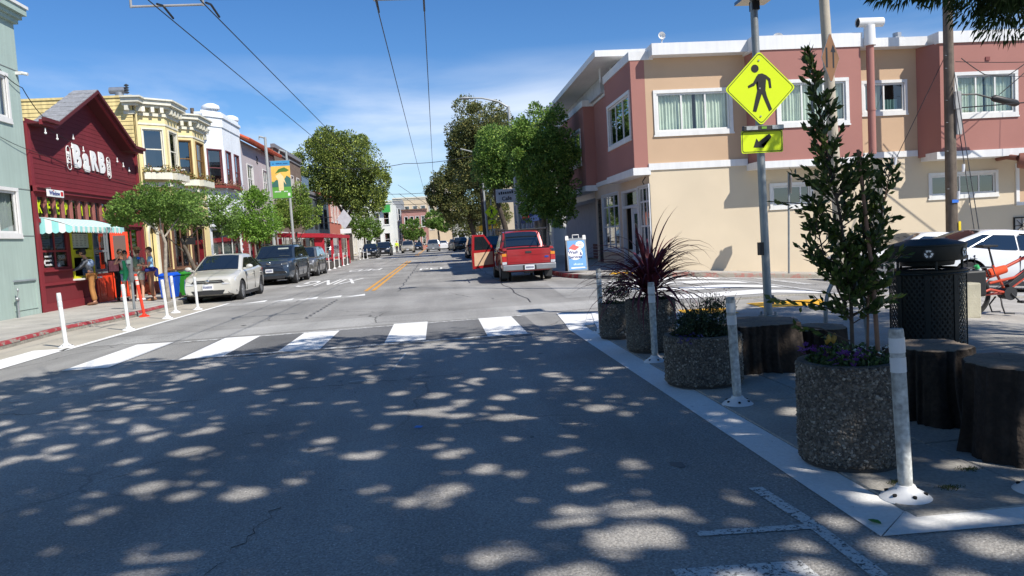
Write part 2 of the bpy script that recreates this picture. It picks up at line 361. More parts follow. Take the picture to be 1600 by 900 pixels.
for y0, y1, xx in ((16.6, 22, -2.9), (24, 52, -1.3), (17, 60, 2.0)):
    m = MB()
    pts = [(xx + 0.05 * math.sin(k * 1.7) + 0.012 * random.uniform(-1, 1), y0 + (y1 - y0) * k / 40) for k in range(41)]
    for a, b in zip(pts, pts[1:]): m.quad((a[0], a[1], 0.0035), (a[0] + 0.03, a[1], 0.0035), (b[0] + 0.03, b[1], 0.0035), (b[0], b[1], 0.0035))
    m.build('tar_seam', M('tar', (0.04, 0.04, 0.042), 0.6), road)
def crack_line(pts, w, seg=0.1, amp=0.05):
    m = MB(); P = []
    for a, b in zip(pts, pts[1:]):
        n_ = max(2, int(math.dist(a, b) / seg))
        for k in range(n_): t = k / n_; P.append((a[0] + (b[0] - a[0]) * t + random.uniform(-amp, amp), a[1] + (b[1] - a[1]) * t + random.uniform(-amp, amp)))
    for a, b in zip(P, P[1:]):
        ww = w * random.uniform(0.3, 1.2); m.quad((a[0], a[1] - ww, 0.007), (b[0], b[1] - ww, 0.007), (b[0], b[1] + ww, 0.007), (a[0], a[1] + ww, 0.007))
    m.build('crack', M('crack_dark', (0.02, 0.02, 0.021), 0.9), road)
crack_line([(-6.2, 8.4), (-5.0, 8.15), (-3.2, 7.9), (-1.6, 8.3), (0.4, 8.5)], 0.006)
crack_line([(-5.0, 8.15), (-4.4, 9.3), (-3.7, 10.6)], 0.006)
crack_line([(-2.9, 4.6), (-2.2, 5.6), (-1.4, 6.8), (-1.1, 8.3), (-0.7, 11.2)], 0.004)
crack_line([(-1.2, 3.4), (-1.0, 4.6)], 0.006, 0.06, 0.03)

# white markings
for cx, y0, y1, sk in ((-6.72, 11.15, 13.9, 0), (-4.95, 11.05, 13.75, 0), (-3.5, 11.4, 13.85, 0), (-2.12, 11.5, 13.8, 0), (-0.57, 11.65, 14.3, 0), (0.99, 11.55, 14.25, 0)):
    rect('crosswalk_bar', cx - 0.31, cx + 0.31, y0, y1, 0.0085, m_white)
patch('crosswalk_line', [(-4.3, 11.3), (1.4, 11.55), (1.4, 11.66), (-4.3, 11.42)], 0.0075, m_whitew)
patch('crosswalk_line', [(-4.5, 13.6), (1.5, 14.2), (1.5, 14.32), (-4.5, 13.72)], 0.0075, m_whitew)
m_buf = patch('kerb_buffer', [(-8.1, -10), (-6.45, -10), (-6.45, 13.9), (-6.25, 20), (-6.25, 23.2), (-6.9, 24), (-8.1, 24)], 0.004, m_tan)
patch('edge_line', [(-6.5, 13.6), (-6.36, 13.6), (-6.16, 23.3), (-6.28, 23.3)], 0.0085, m_white)
rect('edge_line', -6.45, -6.33, -10, 11.1, 0.0085, m_white)
for cx in (-5.4, -4.62, -3.9, -3.2, -2.5):
    patch('yield_tooth', [(cx - 0.28, 22.75), (cx + 0.3, 22.9), (cx + 0.22, 23.75)], 0.0085, m_white)
for k in range(8):
    rect('parking_tick', -6.35, -6.2, 25.2 + k * 6.2, 26.1 + k * 6.2, 0.0085, m_whitew)
rect('centre_line', -2.44, -2.32, 25.1, 62, 0.007, m_yel); rect('centre_line', -2.2, -2.08, 25.1, 62, 0.007, m_yel)
rect('centre_line', -2.44, -2.32, 84, 300, 0.007, m_yel); rect('centre_line', -2.2, -2.08, 84, 300, 0.007, m_yel)
patch('curb_extension_line', [(2.16, 14.25), (2.75, 13.85), (2.6, 12.6), (2.25, 11.6), (2.25, 3.57), (1.97, 3.31), (1.955, 11.7), (2.02, 12.4)], 0.0085, m_white)
patch('curb_extension_line', [(1.98, 3.31), (6.2, 3.17), (6.2, 3.43), (2.25, 3.568)], 0.0085, m_white)
patch('curb_extension_area', [(2.75, 13.85), (3.6, 13.4), (3.3, 11.4), (2.35, 11.4), (2.5, 12.4)], 0.0175, m_white)
patch('parking_tee', [(1.17, 3.51), (1.72, 3.47), (1.73, 3.53), (1.17, 3.575)], 0.0085, m_whitex)
patch('parking_tee', [(1.66, 4.1), (1.74, 4.1), (1.78, 3.55), (1.78, 2.0), (1.70, 2.0), (1.71, 3.5)], 0.0080, m_whitex)
patch('parking_box', [(0.93, 2.6), (1.52, 2.6), (1.5, 3.15), (0.93, 3.19)], 0.0085, m_whitex)
for x, y, l, w in ((-1.05, 8.5, 0.3, 0.035), (0.85, 10.35, 0.2, 0.05)):
    patch('paint_scrap', [(x, y), (x + l, y + 0.02), (x + l, y + w), (x, y + w * 0.6)], 0.0085, m_white)
patch('paint_scrap', [(-0.28, 6.15), (-0.22, 6.13), (-0.2, 6.19), (-0.26, 6.22)], 0.0085, M('blue_mark', (0.05, 0.22, 0.6), 0.6))
patch('paint_scrap', [(-0.62, 9.1), (-0.6, 9.1), (-0.5, 10.4), (-0.53, 10.4)], 0.0085, m_whitew)
# oil drips, old patches and gum on the asphalt
m_oil = M('oil_stain', (0.10, 0.098, 0.095), 0.5, 0.3, 3)
for k in range(46):
    x, y, r = random.uniform(-5.6, 1.8), random.uniform(3.2, 13) if k < 30 else random.uniform(14, 40), random.choice((0.012, 0.02, 0.035, 0.06))
    patch('oil_drip', [(x + r * random.uniform(0.6, 1.2) * math.cos(t), y + r * random.uniform(0.7, 1.6) * math.sin(t)) for t in np.linspace(0, 2 * PI, 9)[:-1]], 0.0068 if abs(x) < 9 else 0.004, m_oil)
# far crosswalk and words
for cx in np.arange(-5.9, 3.0, 1.55):
    rect('crosswalk_bar', cx - 0.35, cx + 0.35, 77.5, 80.5, 0.0085, m_white)
for s, x, y, h, sx, rot in (('PED', -0.12, 41.5, 2.4, 0.33, 0), ('XING', -0.1, 54.0, 2.8, 0.25, 0), ('XING', -4.55, 33.2, 4.6, 0.16, 1), ('PED', -4.3, 46.3, 3.0, 0.28, 1)):
    xd = (-1, 0, 0) if rot else (1, 0, 0); zd = (0, -1, 0) if rot else (0, 1, 0)
    text(s, h * 1.35, (x, y, 0.008), xd, zd, m_white, road, 'road_lettering', 0.001, 0.012, sx)
# crosswalk over the side street, yellow ramps
for k in range(4):
    y = 15.4 + k * 1.95
    rect('crosswalk_bar', 4.95, 8.1, y, y + 1.0, 0.0085, m_white)
rect('crosswalk_line', 4.6, 4.85, 15.0, 22.5, 0.0085, m_whitew); rect('crosswalk_line', 8.2, 8.45, 15.0, 22.5, 0.0085, m_whitew)
rect('stop_line', 9.3, 9.7, 18.8, 22.4, 0.0085, m_whitew)
patch('pale_strip', [(8.6, 15.0), (26, 15.0), (26, 15.9), (8.6, 15.9)], 0.004, m_light)
patch('pale_strip', [(8.6, 21.9), (26, 21.9), (26, 22.7), (8.6, 22.7)], 0.004, m_light)
patch('pale_strip', [(2.9, 17.4), (4.1, 17.6), (4.1, 22), (3.2, 23)], 0.004, m_light)

# ---------------------------------------------------------------- pavements
def slab_mesh(x0, x1, y0, y1, top, t=0.05):
    b = 0.006; z = lambda x: hz(x) + top
    lo = [(x0, y0, z(x0) - t), (x1, y0, z(x1) - t), (x1, y1, z(x1) - t), (x0, y1, z(x0) - t)]
    md = [(p[0], p[1], p[2] + t - b) for p in lo]
    hi = [(x0 + b, y0 + b, z(x0)), (x1 - b, y0 + b, z(x1)), (x1 - b, y1 - b, z(x1)), (x0 + b, y1 - b, z(x0))]
    m = MB(); m.add(lo + md + hi, [(8, 9, 10, 11)] + [(i, (i + 1) % 4, (i + 1) % 4 + 4, i + 4) for i in range(4)] + [(i + 4, (i + 1) % 4 + 4, (i + 1) % 4 + 8, i + 8) for i in range(4)])
    return m
def kerb(name, pts, top, w, mat, inner=1):
    """kerb stone along pts; inner=+1: the pavement lies to the left of the direction of travel"""
    m = MB(); ring = []
    P = [Vector((x, y, 0)) for x, y in pts]
    for i, p in enumerate(P):
        d = (P[min(i + 1, len(P) - 1)] - P[max(i - 1, 0)]).normalized(); nrm = Vector((-d.y, d.x, 0)) * inner
        a, b = p, p + nrm * w; h = hz(p.x)
        ring.append([(a.x, a.y, h - 0.05), (a.x + nrm.x * 0.012, a.y + nrm.y * 0.012, h + top - 0.02), (a.x + nrm.x * 0.03, a.y + nrm.y * 0.03, h + top + 0.002), (b.x, b.y, h + top + 0.002), (b.x, b.y, h - 0.05)])
    for a, b in zip(ring, ring[1:]):
        for k in range(4): m.add([a[k], b[k], b[k + 1], a[k + 1]], [(0, 1, 2, 3)] if inner < 0 else [(3, 2, 1, 0)])
    return m
lk = [(-7.75, -30), (-7.75, 12), (-7.85, 14.5), (-8.02, 17), (-7.75, 19.5), (-7.72, 22), (-7.85, 24.5), (-8.0, 28), (-8.0, 300)]
def lkx(y):
    for (xa, ya), (xb, yb) in zip(lk, lk[1:]):
        if ya <= y <= yb: return xa + (xb - xa) * (y - ya) / (yb - ya)
pv = struct('pavement', grid([-30, -8.1], [-30, 0, 12, 40, 100, 300], 0.112), m_conc2)
m = MB()
for y0 in np.arange(8, 48, 1.5):
    for x0, x1 in ((-11.0, -9.55), (-9.55, None)):
        a = x1 if x1 else lkx(y0) - 0.15; dz = random.uniform(-0.002, 0.002)
        o = slab_mesh(x0 + 0.005, a - 0.005, y0 + 0.005, y0 + 1.495, 0.13 + dz).build('slab', m_conc, pv)
struct('pavement', grid([-11, -8.14], [48, 100, 300], 0.128), m_conc)
struct('pavement', grid([-11, -7.9], [-30, 8], 0.128), m_conc)
kp = lambda a, b: [(lkx(a), a)] + [p for p in lk if a < p[1] < b] + [(lkx(b), b)]
struct('kerb', kerb('kerb', kp(-30, 300), 0.13, 0.15, m_kerb), m_kerb)
mk = kerb('kerb', kp(-30, 22.5), 0.1345, 0.12, m_redkerb); mk.v = [(x, y, max(z, 0.075)) for x, y, z in mk.v]; struct('kerb_paint', mk, m_redkerb)
# far right corner
rk = [(4.15, 300), (4.15, 27.5), (4.25, 25.8), (4.6, 24.4), (5.3, 23.4), (6.2, 22.85), (7.0, 22.75), (60, 22.75)]
struct('kerb', kerb('kerb', rk, 0.13, 0.15, m_kerb), m_kerb)
struct('kerb_paint', kerb('kerb', [(4.146, 32), (4.146, 27.5), (4.246, 25.8), (4.5, 24.66)], 0.134, 0.1, m_redkerb), m_redkerb)
struct('kerb_paint', kerb('kerb', [(6.3, 22.843), (7.0, 22.746), (11.5, 22.746)], 0.134, 0.1, m_redkerb), m_redfade)
m = MB(); P = [(p[0] + 0.0, p[1]) for p in rk[1:6]]
pts = [(4.3, 40)] + [(4.3, 27.5), (4.4, 25.9), (4.74, 24.5), (5.4, 23.53), (6.25, 23.0), (7.0, 22.9)]
m.add([(x, y, 0.128) for x, y in pts] + [(7.0, 40, 0.128)], [tuple(range(len(pts) + 1))[::-1]])
struct('pavement', m, m_conc)
struct('pavement', grid([4.3, 7.0, 12], [40, 300], 0.128, lambda x: 0), m_conc)
struct('pavement', grid([7.0, 60], [22.9, 40], 0.128), m_conc)
for x in (8.5, 10, 11.5, 13, 14.5, 16, 17.5): rect('expansion_joint', x, x + 0.02, 22.92, 24.9, 0.1325, m_dark)
patch('tactile_strip', [(5.3, 23.6), (6.5, 23.0), (6.6, 24.0), (5.6, 24.5)], 0.134, m_tact)
# near right: pavement slabs flush with the road round the planters, and the slope towards the side street
nr = struct('pavement', grid([2.22, 7, 30], [3.45, 14.4], 0.006), m_conc2)
xs = [2.255, 3.05, 4.55, 6.05, 7.0, 8.5, 10.0, 11.5, 13.0, 14.5, 16.0]; ys = [3.48, 4.6, 6.1, 7.6, 9.1, 10.6, 12.1, 13.4, 14.38]
for i in range(len(xs) - 1):
    for j in range(len(ys) - 1):
        if i == 0 and j >= 6: continue
        dz = random.uniform(-0.0015, 0.0015)
        slab_mesh(xs[i] + 0.006, xs[i + 1] - 0.006, ys[j] + 0.006, ys[j + 1] - 0.006, 0.014 + dz, 0.01).build('slab', m_conc2 if i < 4 else m_conc, nr)
patch('tactile_strip', [(5.55, 12.75), (6.6, 12.55), (7.0, 13.5), (5.6, 13.6)], 0.0205, m_tact)
patch('tactile_strip', [(4.1, 12.5), (4.9, 12.2), (5.0, 13.1), (4.2, 13.3)], 0.0205, m_tact)
struct('kerb', kerb('kerb', [(60, 14.6), (7.6, 14.6), (7.0, 14.55), (5.6, 14.5)], 0.03, 0.12, m_kerb, -1), m_kerb)
struct('pavement', grid([6.2, 7, 30], [-30, 3.2], 0.012), m_conc)
for x, y in ((2.45, 3.95), (2.62, 4.3), (2.95, 4.05), (3.35, 6.3), (2.66, 3.8)):
    n_ = 120; C = np.stack([RNG.normal(x, 0.03, n_), RNG.normal(y, 0.02, n_), np.full(n_, 0.02)], 1); D = unit(n_); D[:, 2] = np.abs(D[:, 2]) + 0.6
    o = leaf_obj('moss_tuft', leaf_mesh('moss', C, D, 0.015, 0.005), M('moss', (0.06, 0.08, 0.02), 0.9)); o['kind'] = 'stuff'
# fallen leaves
def fallen(x, y, s, rz, col, label):
    m = MB(); n_ = 7; o_ = [(-0.5, 0), (-0.3, 0.2), (0, 0.3), (0.3, 0.2), (0.55, 0), (0.3, -0.2), (0, -0.28), (-0.3, -0.18)]
    m.add([(0, 0, 0.004)] + [(a * s, b * s, 0.004 + 0.25 * abs(b) * s) for a, b in o_], [(0, i + 1, (i + 1) % 8 + 1) for i in range(8)])
    o = m.build('fallen_leaf', col); o.location = (x, y, hz(x) + 0.012); o.rotation_euler = (0, 0, rz); tag(o, label, 'leaf')
fallen(2.03, 3.46, 0.075, 1.9, M('leaf_fresh', (0.06, 0.2, 0.03), 0.5), 'fresh green fallen leaf lying on the corner of the white kerb line')
# ================================================================ buildings
class Fac:
    """a wall plane: u along the wall, v up, d outwards"""
    def __init__(s, fn): s.P = fn
    def box(s, m, u0, u1, v0, v1, d0, d1):
        P = s.P; return m.hexa([P(u0, v0, d0), P(u1, v0, d0), P(u1, v1, d0), P(u0, v1, d0)], [P(u0, v0, d1), P(u1, v0, d1), P(u1, v1, d1), P(u0, v1, d1)])
    def quad(s, m, u0, u1, v0, v1, d): P = s.P; return m.quad(P(u0, v0, d), P(u1, v0, d), P(u1, v1, d), P(u0, v1, d))
    def wall(s, m, u0, u1, v0, v1, holes=(), d=0.0, reveal=0.12):
        us = sorted({u0, u1, *[h[0] for h in holes], *[h[1] for h in holes]}); vs = sorted({v0, v1, *[h[2] for h in holes], *[h[3] for h in holes]})
        for a, b in zip(us, us[1:]):
            for c, e in zip(vs, vs[1:]):
                if a < u0 or b > u1 or c < v0 or e > v1: continue
                um, vm = (a + b) / 2, (c + e) / 2
                if any(h[0] < um < h[1] and h[2] < vm < h[3] for h in holes): continue
                s.quad(m, a, b, c, e, d)
        P = s.P
        for a, b, c, e in [h[:4] for h in holes]:
            r = d - reveal
            m.quad(P(a, c, d), P(a, e, d), P(a, e, r), P(a, c, r)); m.quad(P(b, c, d), P(b, c, r), P(b, e, r), P(b, e, d))
            m.quad(P(a, c, d), P(a, c, r), P(b, c, r), P(b, c, d)); m.quad(P(a, e, d), P(b, e, d), P(b, e, r), P(a, e, r))
        return m
    def skewed(s, ang): pass
def facx(x0, sgn): return Fac(lambda u, v, d: (x0 + sgn * d, u, v))
def facy(y0, sgn): return Fac(lambda u, v, d: (u, y0 + sgn * d, v))
def facline(a, b):
    """wall plane from point a to b (plan), outward on the right-hand side of a->b"""
    a = Vector((*a, 0)); b = Vector((*b, 0)); t = (b - a).normalized(); n_ = Vector((t.y, -t.x, 0))
    f = Fac(lambda u, v, d: tuple(a + t * u + n_ * d + Vector((0, 0, v)))); f.len = (b - a).length; return f
m_wh = M('white_trim', (0.72, 0.71, 0.68), 0.55, 0.05, 4, 0.1, 30, streak=0.06)
m_glass = glass('window_glass', (0.62, 0.68, 0.68), 0.10)
m_glassd = glass('window_glass_dark', (0.35, 0.40, 0.42), 0.14)
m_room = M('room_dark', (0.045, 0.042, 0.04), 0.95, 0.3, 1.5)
m_curt = M('curtain_pale', (0.78, 0.82, 0.68), 0.9, 0.1, 3, streak=0.2)
m_blind = M('blind_grey', (0.30, 0.31, 0.31), 0.8, 0.1, 3)
def curtain(F, m, u0, u1, v0, v1, d, amp=0.025, wl=0.11):
    n_ = max(4, int((u1 - u0) / wl * 6)); ph = random.random() * 6
    pts = [(u0 + (u1 - u0) * k / n_, d + amp * math.sin(2 * PI * (u1 - u0) * k / n_ / wl + ph) + amp * 0.6 * math.sin(2 * PI * (u1 - u0) * k / n_ / (wl * 2.7))) for k in range(n_ + 1)]
    for (a, da), (b, db) in zip(pts, pts[1:]): m.quad(F.P(a, v0, da), F.P(b, v0, db), F.P(b, v1, db), F.P(a, v1, da))
def window(F, parent, u0, u1, v0, v1, fw=0.05, mull=(), rows=(), d=0.0, mat=None, gl=None, back='room', casing=0, sillp=0.05, name='window', inset=0.06, curt=None, depth=0.5, cmat=None):
    """window frame (part) with panes, sill, curtain and room behind it (sub-parts). mull/rows: positions 0..1"""
    mat = mat or m_wh; gl = gl or m_glass; b = MB(); di = d - inset
    F.box(b, u0, u1, v1 - fw, v1, di, di + 0.05); F.box(b, u0, u1, v0, v0 + fw, di, di + 0.05)
    F.box(b, u0, u0 + fw, v0 + fw, v1 - fw, di, di + 0.05); F.box(b, u1 - fw, u1, v0 + fw, v1 - fw, di, di + 0.05)
    us = [u0 + fw] + [u0 + (u1 - u0) * t for t in mull] + [u1 - fw]; vs = [v0 + fw] + [v0 + (v1 - v0) * t for t in rows] + [v1 - fw]
    g = fw * 0.42
    for t in us[1:-1]: F.box(b, t - g, t + g, v0 + fw, v1 - fw, di + 0.004, di + 0.043)
    for t in vs[1:-1]:
        for a, c in zip(us, us[1:]): F.box(b, a + (g if a != us[0] else 0), c - (g if c != us[-1] else 0), t - g, t + g, di + 0.006, di + 0.041)
    if casing:
        c = casing; F.box(b, u0 - c, u1 + c, v1, v1 + c, d - 0.02, d + 0.045); F.box(b, u0 - c, u1 + c, v0 - c, v0, d - 0.02, d + 0.05)
        F.box(b, u0 - c, u0, v0, v1, d - 0.02, d + 0.04); F.box(b, u1, u1 + c, v0, v1, d - 0.02, d + 0.04)
    w = b.build(name, mat, parent)
    if sillp:
        s_ = MB(); F.box(s_, u0 - casing - 0.03, u1 + casing + 0.03, v0 - casing - 0.05, v0 - casing, d, d + sillp + 0.03); s_.build('sill', mat, w)
    for i, (a, c) in enumerate(zip(us, us[1:])):
        for j, (e_, f_) in enumerate(zip(vs, vs[1:])):
            p = MB(); a_ = a + (g if i else 0); c_ = c - (g if i < len(us) - 2 else 0); e1 = e_ + (g if j else 0); f1 = f_ - (g if j < len(vs) - 2 else 0)
            off = 0.008 * ((i + j) % 2)
            F.quad(p, a_, c_, e1, f1, di + 0.018 + off); p.build('pane', gl, w)
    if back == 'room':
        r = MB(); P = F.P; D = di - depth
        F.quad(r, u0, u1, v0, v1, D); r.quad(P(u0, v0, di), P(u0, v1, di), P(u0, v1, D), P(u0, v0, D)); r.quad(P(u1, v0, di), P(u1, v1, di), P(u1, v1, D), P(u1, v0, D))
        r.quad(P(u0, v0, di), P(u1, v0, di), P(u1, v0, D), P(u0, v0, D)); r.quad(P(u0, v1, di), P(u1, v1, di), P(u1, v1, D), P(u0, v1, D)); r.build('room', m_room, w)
    if curt:
        for a, c in curt:
            k = MB(); curtain(F, k, u0 + (u1 - u0) * a, u0 + (u1 - u0) * c, v0 + 0.02, v1 - 0.02, di - 0.10); k.build('curtain', cmat or m_curt, w, smooth='all')
    return w
def frame_rect(F, m, u0, u1, v0, v1, w, d0, d1):
    F.box(m, u0, u1, v1 - w, v1, d0, d1); F.box(m, u0, u1, v0, v0 + w, d0, d1); F.box(m, u0, u0 + w, v0 + w, v1 - w, d0, d1); F.box(m, u1 - w, u1, v0 + w, v1 - w, d0, d1)
def boxes_of(F, lst):
    m = MB()
    for b in lst: F.box(m, *b)
    return m
def each(F, lst, name, mat, parent):
    for b in lst: m = MB(); F.box(m, *b); m.build(name, mat, parent)
# ---------------------------------------------------------------- pale green stucco building, far left
m_grn = M('green_stucco', srgb(163, 181, 172), 0.9, 0.07, 0.8, 0.35, 70, streak=0.10)
G = thing('stucco_building', 'pale green stucco building with white framed windows at the left edge', 'building', (-11, 18, 0.13))
F = facx(-11, 1); W1 = (20.3, 21.66, 5.36, 6.46); W2 = (19.9, 21.6, 2.33, 3.44)
m = MB(); F.wall(m, 6, 22.36, 0.1, 8.0, [W1, W2]); F2 = facy(22.36, 1)
F2.wall(m, -22, -11, 0.1, 8.0, []); m.build('wall', m_grn, G)
boxes_of(F, [(6, 22.42, 8.0, 8.12, -0.2, 0.10), (6, 22.48, 8.12, 8.24, -0.2, 0.18), (6, 22.56, 8.24, 8.42, -0.2, 0.27)]).build('cornice', m_grn, G)
boxes_of(F, [(6, 22.6, 8.42, 8.5, -0.2, 0.31)]).build('coping', m_wh, G)
for w_ in (W1, W2): window(F, G, *w_, fw=0.06, mull=(0.5,), casing=0.09, curt=((0, 0.3), (0.62, 1)), cmat=M('curtain_white', (0.6, 0.6, 0.58), 0.9, 0.1), sillp=0.02)
for z in (3.52, 2.36 - 0.1, 6.72): boxes_of(F, [(6, 22.36, z, z + 0.02, 0.002, 0.012)]).build('wall_joint', M('joint_grey', (0.2, 0.22, 0.21), 0.8), G)
boxes_of(F, [(21.05, 22.15, 1.06, 1.1, 0, 0.05)]).build('ledge', M('ledge_grey', (0.25, 0.28, 0.3), 0.6), G)
m = MB(); frame_rect(F, m, 21.02, 22.18, 0.3, 1.06, 0.03, 0.002, 0.02); m.build('hatch_frame', m_grn, G)
m = MB(); m.tube([(-10.9, 21.0, 0.13), (-10.9, 21.0, 0.5), (-10.88, 21.02, 0.62), (-10.97, 21.1, 0.66)], 0.025); m.ell((-10.88, 20.95, 0.62), 0.05, 8, 6); m.ell((-10.86, 20.98, 0.85), (0.03, 0.03, 0.05), 8, 6)
m.tube([(-10.9, 20.98, 0.62), (-10.86, 20.98, 0.8)], 0.012); m.build('hose_bib', M('galv', (0.42, 0.43, 0.44), 0.45, 0.15, metal=0.7), G, True)
m = MB(); m.box(-11.0, -10.85, 22.2, 22.28, 6.62, 6.70); m.tube([(-10.85, 22.24, 6.66), (-10.7, 22.24, 6.62)], 0.045); m.build('security_camera', m_wh, G, True)

# ---------------------------------------------------------------- dark red barber-turned-food-window shop
m_red = M('red_clapboard', srgb(112, 32, 40), 0.75, 0.08, 1.2, 0.2, 50, streak=0.10)
m_redt = M('red_trim', srgb(124, 38, 46), 0.6, 0.06, 1.5, 0.1, 40)
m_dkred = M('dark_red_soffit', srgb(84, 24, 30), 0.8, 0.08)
B = thing('shop_building', 'dark red gabled shop with the big white name on its front and yellow-green window letters', 'building', (-11, 26, 0.13))
OP = [(22.68, 24.26, 1.30, 2.47), (24.40, 25.84, 0.98, 2.47), (25.95, 28.3, 0.13, 2.47), (28.5, 29.8, 1.45, 2.62), (28.5, 29.8, 0.95, 1.4)]
TR = (22.6, 29.35, 2.76, 3.40)
m = MB(); F = facx(-11, 1); F.wall(m, 22.40, 30.2, 0.12, 3.55, OP + [TR]); m.build('lower_wall', m_red, B)
# gable wall
m = MB(); gp = [(22.40, 3.55), (30.2, 3.55), (30.2, 5.42), (28.7, 5.42), (26.05, 6.78), (23.4, 5.42), (22.40, 5.42)]
m.prism(gp, lambda u, v, d: (-11 + d, u, v), -0.2, 0.0); m.build('gable_wall', m_red, B)
for i in range(23):   # clapboards of the upper wall and of the base
    z = 3.62 + i * 0.135
    if z > 6.65: break
    hw = 3.88 if z < 5.4 else max(0.05, (6.78 - z) / 1.36 * 2.65)
    b = MB(); c = 26.3 if z < 5.4 else 26.05; u0, u1 = (22.42, 30.18) if z < 5.4 else (c - hw, c + hw)
    b.add([(-11 + 0.010, u0, z), (-11 + 0.010, u1, z), (-11 + 0.004, u1, z + 0.13), (-11 + 0.004, u0, z + 0.13), (-11, u0, z), (-11, u1, z)], [(0, 1, 2, 3), (4, 5, 1, 0)]); b.build('clapboard', m_red, B)
# fascia and gable roof
prof = [(22.42, 5.50), (23.25, 5.50), (26.05, 6.92), (28.85, 5.50), (29.75, 5.50)]
def ribbon(prof, t, d0, d1, drop=0):
    m = MB()
    for (a, za), (b, zb) in zip(prof, prof[1:]):
        m.hexa([(-11 + d0, a, za - t - drop), (-11 + d0, b, zb - t - drop), (-11 + d0, b, zb - drop), (-11 + d0, a, za - drop)], [(-11 + d1, a, za - t - drop), (-11 + d1, b, zb - t - drop), (-11 + d1, b, zb - drop), (-11 + d1, a, za - drop)])
    return m
ribbon(prof, 0.10, 0.46, 0.56).build('fascia', m_dkred, B); ribbon(prof, 0.14, 0.38, 0.46, 0.05).build('rake_trim', m_redt, B)
ribbon(prof, 0.04, -0.2, 0.38, 0.12).build('soffit', m_dkred, B)
each(F, [(29.75, 30.25, 5.36, 5.46, -0.1, 0.1), (30.06, 30.22, 0.12, 5.36, 0.0, 0.06), (22.40, 22.56, 0.12, 5.36, 0.0, 0.06)], 'corner_trim', m_redt, B)
m_shing = M('grey_shingle', srgb(140, 142, 146), 0.9, 0.2, 6, 0.6, 60, fine=0.2, fscale=25)
for side, (a, za, b, zb) in enumerate(((23.25, 5.52, 26.05, 6.94), (26.05, 6.94, 28.85, 5.52))):
    for k in range(7):
        t0, t1 = k / 7, (k + 1) / 7; y0, z0_, y1, z1_ = a + (b - a) * t0, za + (zb - za) * t0, a + (b - a) * t1, za + (zb - za) * t1
        lift = (0.0, 0.02) if side else (0.02, 0.0)
        m = MB(); m.hexa([(-11.2, y0, z0_ - 0.02), (-11.2, y1, z1_ - 0.02), (-10.46, y1, z1_ - 0.02), (-10.46, y0, z0_ - 0.02)], [(-11.2, y0, z0_ + lift[0]), (-11.2, y1, z1_ + lift[1]), (-10.46, y1, z1_ + lift[1]), (-10.46, y0, z0_ + lift[0])]); m.build('shingle_course', m_shing, B)
m = MB(); m.box(-18, -11.2, 22.40, 30.2, 5.0, 5.36); m.build('flat_roof', m_shing, B)
# band above the transom, transom windows and the posts between them
boxes_of(F, [(22.40, 30.2, 3.50, 3.60, 0, 0.16), (22.40, 30.2, 3.60, 3.66, 0, 0.21), (22.56, 30.06, 3.42, 3.50, 0, 0.07), (22.56, 30.06, 2.64, 2.755, 0, 0.09)]).build('cornice_band', m_redt, B)
nP = 13; pw = (TR[1] - TR[0]) / nP; m_mul = M('pinkish_wood', srgb(150, 92, 84), 0.7, 0.1, 5); m_lime = M('lime_paint', srgb(190, 205, 20), 0.6, 0.05)
T_ = boxes_of(F, [(22.56, 29.4, 3.38, 3.42, -0.02, 0.05), (22.56, 29.4, 2.755, 2.79, -0.02, 0.05)]).build('transom', m_redt, B)
for k in range(nP + 1): boxes_of(F, [(TR[0] + k * pw - 0.035, TR[0] + k * pw + 0.035, 2.79, 3.38, -0.05, 0.03)]).build('mullion', m_mul, T_)
for k, ch in enumerate('KEEP IT SHORT'):
    p = MB(); F.quad(p, TR[0] + k * pw + 0.035, TR[0] + (k + 1) * pw - 0.035, 2.79, 3.38, -0.04); p.build('pane', m_glassd, T_)
    if ch != ' ': text(ch, 0.50, (-11.032, TR[0] + (k + 0.5) * pw, 3.08), (0, 1, 0), (0, 0, 1), m_lime, B, 'letter', 0.004, 0.012, 0.68)
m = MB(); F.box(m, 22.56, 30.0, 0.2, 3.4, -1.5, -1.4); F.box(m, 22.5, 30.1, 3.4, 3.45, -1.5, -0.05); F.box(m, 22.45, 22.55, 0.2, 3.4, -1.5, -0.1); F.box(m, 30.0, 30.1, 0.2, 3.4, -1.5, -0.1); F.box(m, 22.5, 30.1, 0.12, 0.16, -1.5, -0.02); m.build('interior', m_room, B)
m = MB()
for k in range(6): m.ell((-11.7, 23.2 + k * 1.15, 3.15), 0.07, 8, 6)
m.build('ceiling_lamp', M('lamp_warm', (0.5, 0.4, 0.25), 0.5), B, True)
# name
m_sw = M('sign_white', (0.80, 0.80, 0.78), 0.6, 0.03)
NM = boxes_of(F, [(24.86, 24.87, 4.3, 4.31, 0.0, 0.02)]).build('name_sign', m_sw, B)
for ch, y, z, s_, sx in (('B', 25.30, 4.72, 0.93, 0.95), ('a', 25.92, 4.70, 1.08, 0.85), ('R', 26.50, 4.70, 0.80, 0.92), ('B', 27.08, 4.70, 0.88, 0.86)):
    text(ch, s_, (-10.965, y, z), (0, 1, 0), (0, 0, 1), m_sw, NM, 'letter', 0.015, 0.048, sx)
for s_, y in (('THE', 24.76), ('SHOP', 27.62)):
    text(s_, 0.20, (-10.965, y, 4.66 if s_ == 'THE' else 4.62), (0, 0, 1), (0, -1, 0), m_sw, NM, 'letter', 0.008, 0.006, 1.05)
    m = MB(); zc = 4.66 if s_ == 'THE' else 4.62; hh = 0.36; rr = 0.13
    ring = [(y + rr * math.cos(t), zc + (hh - rr) * (1 if math.sin(t) > 0 else -1) + rr * math.sin(t)) for t in np.linspace(0, 2 * PI, 29)[:-1]]
    m.tube([(-10.965, a, b) for a, b in ring] + [(-10.965, *ring[0])], 0.013, 5); m.build('oval', m_sw, NM)
